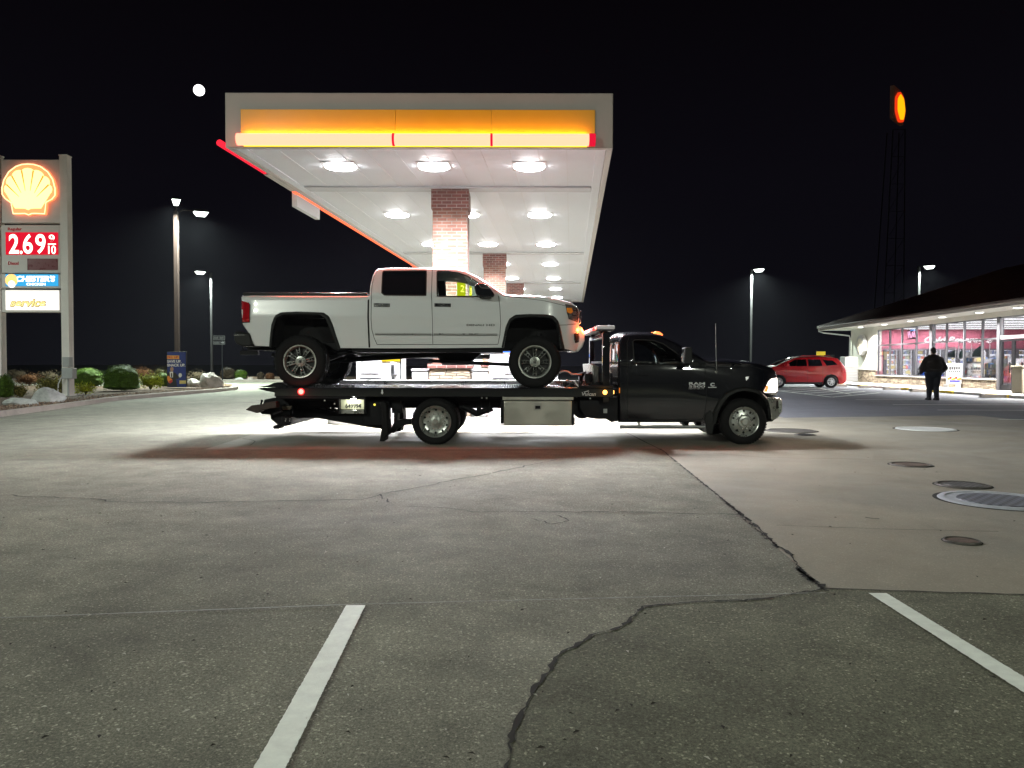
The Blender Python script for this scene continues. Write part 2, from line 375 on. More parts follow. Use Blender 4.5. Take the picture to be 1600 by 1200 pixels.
def shell(name, segs, holes, yn, yc, parent, mats, glass_mat, sp=.06, RAD=.05, crown=.05, K=8, pillar=.06, glass_name='windshield'):
    """closed vehicle body: two domed side skins cut to an outline, joined across by strips.
    segs: list of (kind, [pts]) chained and closed. kind: p paint, d dark, g glass, n open"""
    dense = []
    for kind, pts in segs:
        for a, b in zip(pts[:-1], pts[1:]):
            n = max(1, int(math.hypot(b[0]-a[0], b[1]-a[1])/sp+.5))
            for i in range(n):
                dense.append((a[0]+(b[0]-a[0])*i/n, a[1]+(b[1]-a[1])*i/n, kind))
    N = len(dense); poly = [(x, z) for x, z, k in dense]
    rs = [((dense[i][0], dense[i][1]), (dense[(i+1) % N][0], dense[(i+1) % N][1])) for i in range(N) if dense[i][2] in 'pg']
    def ynr(x, z):
        y = yn(x, z); d = min(segd((x, z), a, b) for a, b in rs)
        if d < RAD: y += RAD-math.sqrt(max(0, RAD*RAD-(RAD-d)**2))
        return y
    pts = list(poly); edges = [(i, (i+1) % N) for i in range(N)]
    hd = []
    for h in holes:
        hh = []
        for a, b in zip(h, h[1:]+h[:1]):
            n = max(1, int(math.hypot(b[0]-a[0], b[1]-a[1])/(sp*1.2)+.5))
            for i in range(n): hh.append((a[0]+(b[0]-a[0])*i/n, a[1]+(b[1]-a[1])*i/n))
        k = len(pts); pts += hh; edges += [(k+i, k+(i+1) % len(hh)) for i in range(len(hh))]; hd.append(hh)
    allseg = [(pts[a], pts[b]) for a, b in edges]
    inner = []
    area2 = sum(poly[i][0]*poly[(i+1) % N][1]-poly[(i+1) % N][0]*poly[i][1] for i in range(N))
    sg = 1 if area2 > 0 else -1
    rings = []
    for off in (RAD*.10, RAD*.28, RAD*.55, RAD*1.0):
        for i in range(N):
            if dense[i][2] not in 'pg' or dense[i-1][2] not in 'pg': continue
            p_, c_, q_ = poly[i-1], poly[i], poly[(i+1) % N]
            v = Vector((-(q_[1]-p_[1]), q_[0]-p_[0]))*sg
            if v.length < 1e-9: continue
            v.normalize(); q = (c_[0]+v.x*off, c_[1]+v.y*off); rings.append((q, off))
    x0, x1 = min(p[0] for p in poly), max(p[0] for p in poly); z0, z1 = min(p[1] for p in poly), max(p[1] for p in poly)
    z = z0+sp*.5; row = 0
    while z < z1:
        x = x0+sp*(.5 if row % 2 else .2)
        while x < x1: inner.append(((x, z), sp*.45)); x += sp*1.15
        z += sp; row += 1
    kept = []
    for q, off in rings:
        if not inpoly(q[0], q[1], poly) or any(inpoly(q[0], q[1], h) for h in hd): continue
        if min(segd(q, a, b) for a, b in allseg) < off*.93: continue
        if any(abs(q[0]-k[0]) < sp*.25 and abs(q[1]-k[1]) < off*.15 for k in kept[-40:]) and off > RAD*.9: continue
        kept.append(q); pts.append(q)
    for q, md in inner:
        if not inpoly(q[0], q[1], poly) or any(inpoly(q[0], q[1], h) for h in hd): continue
        if min(segd(q, a, b) for a, b in allseg) < md*.75: continue
        if min(segd(q, a, b) for a, b in rs) < RAD*1.0+sp*.5: continue
        pts.append(q)
    res = delaunay_2d_cdt([Vector(p) for p in pts], edges, [], 0, 1e-6)
    vs2, fs2 = res[0], res[2]
    mb = MB(); ny = [ynr(v[0], v[1]) for v in vs2]; keep = []
    for f in fs2:
        cx = sum(vs2[i][0] for i in f)/len(f); cz = sum(vs2[i][1] for i in f)/len(f)
        if inpoly(cx, cz, poly) and not any(inpoly(cx, cz, h) for h in hd): keep.append(tuple(f))
    mb.mi = 0
    mb.add([(v[0], y, v[1]) for v, y in zip(vs2, ny)], keep)
    mb.add([(v[0], 2*yc-y, v[1]) for v, y in zip(vs2, ny)], [tuple(reversed(f)) for f in keep])
    gl = MB()
    for i in range(N):
        xa, za, kind = dense[i]; xb, zb, kb = dense[(i+1) % N]; ka = dense[i-1][2]
        if kind == 'n': continue
        dx, dz = xb-xa, zb-za; L = math.hypot(dx, dz)+1e-9
        nx, nz = dz/L*sg, -dx/L*sg
        def across(x, z):
            y0 = ynr(x, z); y1 = 2*yc-y0; out = []
            ts = [0, pillar*.5, pillar]+[pillar+(1-2*pillar)*k/K for k in range(1, K)]+[1-pillar, 1-pillar*.5, 1]
            for t in ts:
                out.append((x, y0+(y1-y0)*t, z, 1-(2*t-1)**2 if kind != 'd' else 0))
            return out
        A = across(xa, za); B = across(xb, zb)
        # vertex crown direction averaged with the neighbours so that strips stay joined
        def vn(j):
            px_, pz_, _ = dense[j-1]; cx_, cz_, _ = dense[j]; qx_, qz_, _ = dense[(j+1) % N]
            v = Vector((qz_-pz_, -(qx_-px_)))*sg
            return v.normalized() if v.length > 0 else Vector((0, 1))
        na = vn(i); nb = vn((i+1) % N)
        if ka == 'd' or kind == 'd': na = na*0
        if kb == 'd' or kind == 'd': nb = nb*0
        A = [(x+na[0]*crown*c, y, z+na[1]*crown*c) for x, y, z, c in A]
        B = [(x+nb[0]*crown*c, y, z+nb[1]*crown*c) for x, y, z, c in B]
        n = len(A)
        for k in range(n-1):
            tgt = mb
            if kind == 'g' and 2 <= k < n-3: tgt = gl
            tgt.mi = 1 if kind == 'd' else 0
            if tgt is gl: tgt.mi = 0
            tgt.add([A[k], B[k], B[k+1], A[k+1]], [(0, 1, 2, 3)])
    body = mb.build(name, mats, parent, smooth=48, weld=True)
    if gl.v: gl.build(glass_name, glass_mat, parent, smooth=40, weld=True)
    return body, ynr
def ribbon(pts, wd, yfun, off, dy=None):
    """thin strip following a polyline on a side surface; returns MB"""
    mb = MB(); n = len(pts); L_, R_ = [], []
    for i in range(n):
        a = pts[max(0, i-1)]; b = pts[min(n-1, i+1)]; dx, dz = b[0]-a[0], b[1]-a[1]; l = math.hypot(dx, dz)+1e-9
        nx, nz = -dz/l*wd/2, dx/l*wd/2
        for s_, arr in ((1, L_), (-1, R_)):
            x, z = pts[i][0]+nx*s_, pts[i][1]+nz*s_
            arr.append((x, yfun(x, z)-off, z))
    vs = L_+R_; mb.add(vs, [(i, i+1, n+i+1, n+i) for i in range(n-1)])
    return mb
def dens(pts, sp):
    out = []
    for a, b in zip(pts[:-1], pts[1:]):
        n = max(1, int(math.hypot(b[0]-a[0], b[1]-a[1])/sp+.5))
        out += [(a[0]+(b[0]-a[0])*i/n, a[1]+(b[1]-a[1])*i/n) for i in range(n)]
    return out+[pts[-1]]
def mirror_y(o, yc):
    """copy of a part mirrored to the far side of its vehicle (mesh mirrored in Y)"""
    me = o.data.copy(); o0 = ORG[0]
    for v in me.vertices: v.co.y = 2*(yc-o0.y)-v.co.y
    me.flip_normals()
    c = o.copy(); c.data = me; col.objects.link(c); c.parent = o.parent; return c
# ================================================================== GROUND
random.seed(7)
def flat(name, poly, z, mat, kind='structure'):
    o = MB().sheet(poly, z).build(name, mat, smooth=0); return tag(o, kind=kind)
flat('ground', [(-400, -60), (400, -60), (400, 700), (-400, 700)], -.03, 'grass_dark')
flat('asphalt_pavement', [(-60, -40), (60, -40), (60, 66), (-60, 66)], 0, 'asphalt')
cp = [G(318, 703), G(1032, 702), G(1140, 792), G(1212, 855), G(1290, 920), G(1600, 930), (30, G(1600, 930)[1]-.6), (32, 17.0), G(1600, 657), G(1520, 649), G(1380, 651), G(1225, 653), (9.4, 52), (-5.2, 52), G(432, 667)]
flat('concrete_slab', cp, .004, 'concrete')
crk = [(790, 1215), (800, 1160), (808, 1128), (822, 1108), (835, 1078), (862, 1048), (866, 1030), (880, 1020), (905, 1008), (930, 992), (968, 984), (985, 970), (1005, 950), (1040, 946), (1100, 942), (1150, 940), (1190, 938), (1240, 930), (1286, 921)]
dk = [G(*p) for p in crk]+[G(1290, 920), G(1600, 930), (30, G(1600, 930)[1]-.6), (30, -6), (G(790, 1215)[0]-.15, -6)]
flat('shaded_asphalt_pavement', dk, .004, 'asphalt_dark')  # darker asphalt beyond the crack, with the foreground shadow taken into its tone
flat('parking_lot', [(G(1225, 653)), G(1380, 651), G(1520, 649), G(1600, 657), (32, 17.0), (40, 18), (40, 64), (9.4+.9, 64), (9.4, 52)], .0045, 'asphalt_lot')
def jag(pts, n=14, amp=.03):
    out = []
    for a, b in zip(pts[:-1], pts[1:]):
        L = math.hypot(b[0]-a[0], b[1]-a[1]); k = max(2, int(L*n))
        for i in range(k):
            t = i/k; out.append((a[0]+(b[0]-a[0])*t+random.gauss(0, amp), a[1]+(b[1]-a[1])*t+random.gauss(0, amp)))
    out.append(pts[-1]); return out
def crack(pix, wd, z=.009, n=14, amp=.02, wv=.6, mat='crack'):
    P = jag([G(*p) for p in pix], n, amp); vs = []; m = len(P)
    for i, p in enumerate(P):
        a = P[max(0, i-1)]; b = P[min(m-1, i+1)]; dx, dy = b[0]-a[0], b[1]-a[1]; l = math.hypot(dx, dy)+1e-9
        h = wd*max(.12, 1+random.uniform(-wv, wv))/2
        vs += [(p[0]-dy/l*h, p[1]+dx/l*h, z), (p[0]+dy/l*h, p[1]-dx/l*h, z)]
    mb = MB(); mb.add(vs, [(2*i, 2*i+1, 2*i+3, 2*i+2) for i in range(m-1)])
    return tag(mb.build('pavement_crack', mat, smooth=0), kind='structure')
crack(crk, .015, n=30, amp=.0055, wv=.9)
crack([(1286, 921), (1248, 890), (1236, 868), (1212, 852), (1180, 822), (1140, 790), (1032, 702)], .022, n=22, amp=.006, wv=.9)
crack([(1244, 888), (1268, 908), (1292, 924)], .03, n=60, amp=.016, wv=.9)
crack([(1130, 782), (1165, 812), (1215, 858)], .02, n=40, amp=.012, wv=.9)
crack([(1286, 921), (1400, 925), (1600, 931), (1800, 936)], .014, n=10, amp=.004)
crack([(0, 775), (80, 777), (95, 779), (150, 781), (165, 785), (300, 786), (420, 784), (560, 782), (600, 773), (680, 757), (760, 742), (870, 719)], .018, n=9, amp=.018)
crack([(596, 773), (607, 786)], .016, n=12, amp=.02)
crack([(630, 792), (700, 794), (740, 801), (860, 801), (960, 800), (1040, 802), (1160, 806)], .016, n=9, amp=.018)
crack([(830, 812), (860, 820), (890, 814), (868, 806)], .012, n=20, amp=.015)
crack([(960, 667), (990, 682), (1034, 704)], .02, n=3, amp=.003, z=.0085)
crack([(320, 703), (700, 704), (1032, 702)], .018, n=4, amp=.004, z=.0085)
crack([(1212, 822), (1380, 828), (1560, 832)], .007, n=5, amp=.004)
crack([(1080, 706), (1200, 716), (1400, 719)], .01, n=4, amp=.01)
crack([(370, 683), (400, 690), (390, 697)], .012, n=6, amp=.01)
crack([(1352, 810), (1374, 812)], .02, n=10)
for k in range(70):   # little dark pits and chips of leaf on the asphalt
    pass
bits = MB()
for k in range(260):
    px, py = random.uniform(0, 1600), 705+495*random.random()**1.3
    x, y = G(px, py); r = random.uniform(.006, .018); a = random.random()*3.14
    bits.mi = 0 if random.random() < .45 else 1
    c, s_ = math.cos(a)*r, math.sin(a)*r
    bits.add([(x-c, y-s_, .0095), (x+s_*.5, y-c*.5, .013), (x+c, y+s_, .0105), (x-s_*.4, y+c*.5, .015)], [(0, 1, 2, 3)])
o = bits.build('ground_litter', [pm('litter_pale', (.45, .44, .38), .8), pm('litter_dark', (.02, .017, .012), .9)], smooth=0)
tag(o, 'scattered chips of leaf, grit and paper on the asphalt', 'litter', kind='stuff')
# markings -----------------------------------------------------------
def band(p, q, w0, name='parking_line', z=.013, mat='paint_white', w1=None):
    (x0, y0), (x1, y1) = p, q; dx, dy = x1-x0, y1-y0; l = math.hypot(dx, dy); w1 = w1 or w0
    nx, ny = -dy/l, dx/l
    n = max(1, int(l/.012)) if l < 12 else 1; A, B = [], []
    for i in range(n+1):
        t = i/n; j0 = random.uniform(-1, 1)*.0018 if n > 1 else 0; j1 = random.uniform(-1, 1)*.0018 if n > 1 else 0
        ww = (w0+(w1-w0)*t)/2
        A.append((x0+dx*t+nx*(ww+j0), y0+dy*t+ny*(ww+j0), z)); B.append((x0+dx*t-nx*(ww+j1), y0+dy*t-ny*(ww+j1), z))
    m = len(A); mb = MB(); mb.add(A+B, [(i, m+i, m+i+1, i+1) for i in range(m-1)])
    return tag(mb.build(name, mat, smooth=0), kind='structure')
a0, a1 = G(424, 1200), G(556, 949)
d = (a1[0]-a0[0], a1[1]-a0[1]); band((a0[0]-d[0]*.9, a0[1]-d[1]*.9), a1, .108)
b0, b1 = G(1600, 1074), G(1371, 930)
d = (b0[0]-b1[0], b0[1]-b1[1]); band(b1, (b1[0]+d[0]*3.5, b1[1]+d[1]*3.5), .108)
band(G(-60, 971), G(560, 947), .010, 'faded_line', .0125, 'paint_thin'); band(G(560, 947), G(1290, 929), .007, 'faded_line', .0125, 'paint_thin')
for px, py in ((1337, 624.8), (1395, 632.5), (1465, 641.2)):
    x, y = G(px, py); band((x, y), (x+10, y-.2), .12)
x, y = G(1560, 656); band((x, y), (x+6, y-.2), .12)
h0 = (13.4, 32.2); h1 = (14.1, 44)
band(h0, h1, .14)
for k in range(7):
    yy = 32.2+k*1.9; xx = 13.4+.06*(yy-32.2); L = 4.5
    band((xx, yy), (xx+L, yy+L*1.15), .14)
band((14.1, 44), (22, 44.2), .14); band((15.6, 35.4), (18.6, 48), .14)
band((11.2, 41), (14.0, 39.5), .13); band((10.5, 46), (17, 47), .13)
# concrete kerbed shop pavement --------------------------------------
SH = .0666
def shp(u, d): return (u+SH*d, d)
mb = MB(); mb.slab([shp(18.5, 20), shp(21.44, 20), shp(21.44, 60), shp(18.5, 60)], -.02, .13)
tag(mb.build('shop_pavement', 'sidewalk', smooth=0, bevel=.02), kind='structure')
yk = [(26, 30.2), (31.9, 33.6), (36.4, 38.6), (41.2, 43.6), (46.4, 48.2), (51., 53.)]
for i, (a, b) in enumerate(yk):
    mb = MB(); mb.slab([shp(18.44, a), shp(18.62, a), shp(18.62, b), shp(18.44, b)], -.01, .136)
    tag(mb.build('yellow_kerb', 'paint_yellow', smooth=0, bevel=.01), kind='structure')
# manholes -------------------------------------------------------------
def tread_mat(name, c, sc):
    m = pm(name, c, .45, metal=.3, var=.35, vs=7); tt = m.node_tree; b = tt.nodes['Principled BSDF']; co = tt.nodes.new('ShaderNodeTexCoord')
    ck = tt.nodes.new('ShaderNodeTexChecker'); ck.inputs['Scale'].default_value = sc; tt.links.new(co.outputs['Object'], ck.inputs['Vector'])
    bp = tt.nodes.new('ShaderNodeBump'); bp.inputs['Strength'].default_value = 1.; bp.inputs['Distance'].default_value = .02; tt.links.new(ck.outputs['Fac'], bp.inputs['Height']); tt.links.new(bp.outputs[0], b.inputs['Normal'])
    src = b.inputs['Base Color'].links[0].from_socket; mx = tt.nodes.new('ShaderNodeMix'); mx.data_type = 'RGBA'; mx.blend_type = 'MULTIPLY'; mx.inputs[0].default_value = 1
    mr = tt.nodes.new('ShaderNodeMapRange'); mr.inputs[3].default_value = .5; mr.inputs[4].default_value = 1.3; tt.links.new(ck.outputs['Fac'], mr.inputs[0]); tt.links.new(src, mx.inputs[6]); tt.links.new(mr.outputs[0], mx.inputs[7]); tt.links.new(mx.outputs[2], b.inputs['Base Color']); return m
M['tread_iron'] = tread_mat('tread_iron', (.10, .10, .095), 26); M['tread_blue'] = tread_mat('tread_blue', (.14, .155, .18), 16)
def manhole(px, py, rpx, label, ring, cover, inner=None):
    x, y = G(px, py); r = rpx/FPX*y
    t = thing('manhole_cover', label, 'manhole cover', (x, y, .005), 0, None); ORG[0] = Vector((x, y, .005))
    MB().lathe([(r*.90, .004), (r*.90, .014), (r, .014), (r*1.03, .002)], (x, y, .005), 48, 'z').build('rim', ring, t)
    MB().lathe([(r*1.031, .001), (r*1.11, .0006)], (x, y, .005), 48, 'z').build('dark_ring', 'crack', t)  # flat dark ring laid round the rim
    m2 = MB(); m2.lathe([(.0005, .006), (r*.89, .006), (r*.89, .002)], (x, y, .005), 48, 'z').build('lid', cover, t)
    if inner: MB().lathe([(.0005, .012), (r*.70, .012), (r*.71, .0065)], (x, y, .005), 48, 'z').build('cover_centre', inner, t)
    ORG[0] = Vector((0, 0, 0)); return t
manhole(1562, 783, 84, 'large blue-grey steel tank cover at the right edge, largest of the covers', 'iron_blue', 'iron_blue', 'tread_blue')
manhole(1504, 759, 38, 'flat grey round cover just behind the largest tank cover', 'iron', 'iron', 'tread_iron')
manhole(1423, 727, 30, 'rusty open-looking round cover with broken pale rim', 'iron', 'iron_rust', 'iron_rust')
manhole(1503, 847, 26, 'small rusty brown cover nearest the camera on the concrete', 'iron', 'iron_rust', 'iron_rust')
manhole(1446, 671, 42, 'bright white painted round cover far out on the concrete', 'iron_white', 'iron_white')
manhole(1236, 673.5, 37, 'dark round cover just ahead of the tow truck bumper', 'iron', 'iron')
manhole(1258, 680, 15, 'very small black cover beside the dark one by the tow truck bumper', 'iron', 'dark_well')
# ================================================================== PLANTED BED
BZ = .15
ed = [(-420, 705), (-200, 676), (0, 651.7), (87, 640), (184, 626), (286, 617), (340, 612.5), (368, 609.5)]
front = [G(*p) for p in ed]
nose = [G(372, 607), G(370, 604), G(350, 602.5)]
back = [(-22, 42.2), (-30, 44), (-48, 44)]
bed = front+nose+back+[(-48, 20)]
inner = []
cx, cy = -24, 36
for x, y in bed:
    v = Vector((cx-x, cy-y)); v = v.normalized()*.3; inner.append((x+v.x, y+v.y))
mb = MB(); n = len(bed)
mb.add([(x, y, 0) for x, y in bed]+[(x, y, BZ) for x, y in bed]+[(x, y, BZ) for x, y in inner], [(i, (i+1) % n, n+(i+1) % n, n+i) for i in range(n)]+[(n+i, n+(i+1) % n, 2*n+(i+1) % n, 2*n+i) for i in range(n)])
tag(mb.build('bed_kerb', 'kerb', smooth=0, bevel=.015), kind='structure')
tag(MB().sheet(inner, BZ-.02).build('mulch_ground', 'mulch', smooth=0), kind='structure')
mb = MB(); mb.slab([(-45, 60), (-27, 58.6), (-20, 57.8), (-10, 57.8), (2, 58.6), (2, 59.2), (-45, 61)], 0, .15)
tag(mb.build('far_kerb', 'kerb', smooth=0), kind='structure')
tag(MB().slab([(-45, 61), (2, 59.2), (4, 75), (-45, 75)], -.02, .13).build('far_mulch_ground', 'mulch', smooth=0), kind='structure')
chips = MB()
for k in range(5000):
    t = random.random(); j = random.randint(1, len(front)-2); a, b = front[j], front[j+1]
    x = a[0]+(b[0]-a[0])*t-random.uniform(.1, 3.2)*.45; y = a[1]+(b[1]-a[1])*t+random.uniform(.35, 4.2)
    if not inpoly(x, y, inner): continue
    r = random.uniform(.015, .05); an = random.random()*3.14; c, s_ = math.cos(an)*r, math.sin(an)*r
    h = random.uniform(0, .035); chips.mi = random.randint(0, 2)
    chips.add([(x-c, y-s_, BZ-.015), (x+s_*.4, y-c*.4, BZ+h), (x+c, y+s_, BZ-.01), (x-s_*.4, y+c*.4, BZ+h*1.2)], [(0, 1, 2, 3)])
o = chips.build('bark_chips', [pm('bark_a', (.17, .10, .06), .9), pm('bark_b', (.30, .22, .15), .9), pm('bark_c', (.07, .045, .03), .9)], smooth=0)
tag(o, 'loose brown bark chips over the planted bed', 'bark chips', kind='stuff')

def bush(px, py, wpx, hpx, mat, label, seed, leaf=.05, n=1500, Y=None, dense_=1., spiky=0, flatness=1., z0=BZ):
    """px,py is the bush's base centre in the photo; stands where that ray meets the bed"""
    rnd = random.Random(seed)
    if Y is None: x, y = G(px, py, z0)
    else: y = Y; x = W(px, py, Y).x
    r = wpx/2*y/FPX; h = hpx*y/FPX; y += r*.7
    t = thing('shrub', label, 'shrub', (x, y, z0), 0, 'shrubs in the planted bed'); ORG[0] = Vector((x, y, z0))
    st = MB()
    lobes = [(rnd.uniform(-.5, .5)*r, rnd.uniform(-.5, .5)*r, rnd.uniform(.32, .55)*h, rnd.uniform(.5, .72)) for _ in range(5)]+[(0, 0, h*.47, 1.)]
    for k in range(9):
        a = rnd.random()*6.28; q = rnd.uniform(.3, .8); st.tube([(x, y, z0), (x+math.cos(a)*r*q*.4, y+math.sin(a)*r*q*.4, z0+h*.35), (x+math.cos(a)*r*q, y+math.sin(a)*r*q, z0+h*.75)], [.02, .014, .006], 5)
    st.build('stem', 'twig', t)
    mb = MB()
    for k in range(n):
        lx, ly, lz, ls = rnd.choice(lobes) if dense_ < 1 else lobes[-1] if rnd.random() < .55 else rnd.choice(lobes)
        d_ = Vector((rnd.gauss(0, 1), rnd.gauss(0, 1), rnd.gauss(0, 1)))
        d_.normalize(); rr = ls*(rnd.uniform(.80, 1.0) if rnd.random() < .75 else rnd.uniform(.4, .8))
        nz_ = noise.noise(Vector((d_.x*2.2+seed, d_.y*2.2, d_.z*2.2)))*.28*(2-dense_)
        rr *= 1+nz_*(.3 if dense_ == 1 else 1)
        if d_.z < 0: a_ = rnd.random()*6.28; q_ = rnd.uniform(.86, .97) if rnd.random() < .8 else rnd.uniform(.3, .86); zz_ = -rnd.random()*.9; d_ = Vector((math.cos(a_)*q_, math.sin(a_)*q_, zz_))
        p = Vector((x+lx+d_.x*r*rr, y+ly+d_.y*r*rr, z0+lz+d_.z*h*.55*rr))
        if p.z < z0+.02: p.z = z0+rnd.uniform(.02, h*.25)
        u = d_.orthogonal(); u.normalize(); u = (Matrix.Rotation(rnd.random()*6.28, 3, d_) @ u); v = d_.cross(u)
        if spiky: u = (u*.5+d_*1.2+Vector((0, 0, .6))).normalized()
        tilt = rnd.uniform(-.7, .7); v = (v+d_*tilt).normalized()
        L = leaf*rnd.uniform(.7, 1.4)*(1.8 if spiky else 1); wd = leaf*(.22 if spiky else .45)
        mb.mi = 0 if rnd.random() < .75 else 1
        mb.add([p-u*L*.5, p+v*wd, p+u*L*.5, p-v*wd], [(0, 1, 2, 3)])
    dk = mat+'_2'
    if dk not in M:
        c = {'leaf_green': (.075, .13, .012), 'leaf_lime': (.34, .40, .03), 'leaf_olive': (.20, .17, .04), 'leaf_rust': (.085, .040, .016), 'leaf_brown': (.052, .040, .024)}[mat]
        M[dk] = pm(dk, c, .7, var=.3, vs=9, spec=.1)
    core = bmesh.new(); bmesh.ops.create_icosphere(core, subdivisions=3, radius=1)
    mb.mi = 0; cv = []; ks = .86 if dense_ == 1 else .5
    for v in core.verts:
        q = v.co.normalized(); f = ks*(1+.16*noise.noise(q*2.6+Vector((seed, 0, 0)))+.08*noise.noise(q*7+Vector((seed, 3, 0))))
        hx = q*f
        if q.z < 0: l_ = math.hypot(q.x, q.y)+1e-6; k_ = min(1/l_, 1.5)*f; hx = Vector((q.x*k_, q.y*k_, q.z*f*1.05))
        cv.append((x+hx.x*r, y+hx.y*r, max(z0+.01, z0+h*.47+hx.z*h*.52)))
    mb.add(cv, [tuple(v.index for v in f.verts) for f in core.faces]); core.free()
    mb.build('foliage', [mat, dk], t, smooth=0); ORG[0] = Vector((0, 0, 0)); return t
bush(180, 611, 57, 42, 'leaf_green', 'large clipped dark green ball shrub, biggest of the green ones', 1, .04, 8500)
bush(127, 605, 50, 31, 'leaf_green', 'clipped dark green ball shrub partly behind the utility box', 2, .045, 4500)
bush(4, 622, 24, 38, 'leaf_green', 'dark green ball shrub cut off by the left picture edge', 3, .05, 2200)
bush(128, 617, 32, 20, 'leaf_lime', 'low bright lime shrub in front of the big clipped ball', 4, .06, 700, spiky=1, dense_=.8)
bush(228, 609, 42, 29, 'leaf_lime', 'lime green shrub just left of the blue poster', 5, .055, 1500, dense_=.8)
bush(252, 605, 22, 24, 'leaf_green', 'small dark green shrub touching the left edge of the poster', 6, .05, 700)
bush(36, 603, 44, 24, 'leaf_rust', 'rust brown shrub between the two sign posts', 7, .06, 1500, dense_=.7)
bush(76, 618, 50, 34, 'leaf_olive', 'olive brown ragged shrub directly left of the right sign post', 8, .06, 1900, dense_=.7)
bush(25, 621, 26, 23, 'leaf_olive', 'small olive shrub behind the pale white rock', 9, .06, 900, dense_=.7)
bush(215, 596, 40, 26, 'leaf_rust', 'reddish shrub behind the clipped ball and the lime shrub', 10, .06, 1500, dense_=.7)
bush(246, 592, 26, 20, 'leaf_olive', 'olive shrub behind the left edge of the poster', 11, .06, 900, dense_=.8)
bush(304, 597, 32, 22, 'leaf_brown', 'brown shrub between the poster and the pale boulder', 12, .06, 1100, dense_=.7)
bush(70, 600, 40, 24, 'leaf_brown', 'dim brown shrub far back behind the right sign post', 13, .07, 1000, dense_=.7)
bush(20, 596, 40, 22, 'leaf_brown', 'dim brown shrub far back beside the left sign post', 14, .07, 900, dense_=.7)
bush(190, 592, 34, 22, 'leaf_brown', 'brown shrub peeking over the clipped ball shrub', 15, .07, 900, dense_=.7)
bush(272, 586, 30, 14, 'leaf_rust', 'dim rust shrub far behind the poster', 21, .07, 700, dense_=.7)
bush(353, 595.5, 26, 20, 'leaf_brown', 'round brown shrub on the far island right of the grey lamp pole', 16, .09, 900, Y=60.5, z0=.13)
bush(374, 595.5, 21, 16, 'leaf_green', 'round green shrub on the far island beside the brown one', 17, .09, 800, Y=60.5, z0=.13)
bush(406, 594, 12, 12, 'leaf_brown', 'small brown shrub on the far island under the pickup bumper', 18, .09, 500, Y=61, z0=.13)
bush(420, 594, 16, 11, 'leaf_rust', 'small rust shrub on the far island next to the tow bed tip', 19, .09, 500, Y=61, z0=.13)
def rock(px, py, wpx, hpx, mat, label, seed, z0=BZ, Y=None, dp=.8, peak=0):
    if Y is None: x, y = G(px, py, z0)
    else: y = Y; x = W(px, py, Y).x
    r = wpx/2*y/FPX; h = hpx*y/FPX; y += r*dp
    bm = bmesh.new(); bmesh.ops.create_icosphere(bm, subdivisions=5, radius=1)
    for v in bm.verts:
        p = v.co.copy(); q = p*1.1+Vector((seed*3.3, 0, 0))
        f = 1+.30*noise.noise(q)+.13*noise.noise(q*2.7)+.05*noise.noise(q*7)
        v.co = p*f
        for k in range(4):   # chisel facets
            nn = Vector((math.sin(seed*1.7+k*2.1), math.cos(seed*2.3+k*1.3), .5+.3*math.sin(k+seed))).normalized(); dd = v.co.dot(nn)-.74
            if dd > 0: v.co -= nn*dd*.85
        v.co.x += peak*v.co.z*.4
        v.co.x *= r*1.05; v.co.y *= r*dp; v.co.z = v.co.z*h*.8+h*.25
    me = bpy.data.meshes.new('rock'); bm.to_mesh(me); bm.free(); me.shade_smooth(); me.set_sharp_from_angle(angle=R(28))
    o = link_mesh('rock', me, mat); o.location = (x, y, z0-.03)
    return tag(o, label, 'rock', 'rocks along the planted bed')
rock(62, 628.5, 46, 23, 'rock_white', 'craggy white-grey boulder beside the right sign post', 3)
rock(25, 632, 54, 12, 'rock_white', 'low flat white rock at the left picture edge near the kerb', 5, dp=.5)
rock(325, 605.5, 38, 22, 'rock', 'large pale brown boulder at the tip of the bed right of the poster', 8, peak=-.5)
rock(300, 604, 24, 12, 'rock', 'low grey-brown rock between the poster and the big boulder', 9)
rock(372, 597.5, 15, 4, 'rock_white', 'low pale stone on the far island kerb below the green shrub', 11, Y=58.9, z0=.13)
rock(390, 597.5, 10, 5, 'rock', 'small grey stone on the far island right of the green shrub', 12, Y=58.9, z0=.13)

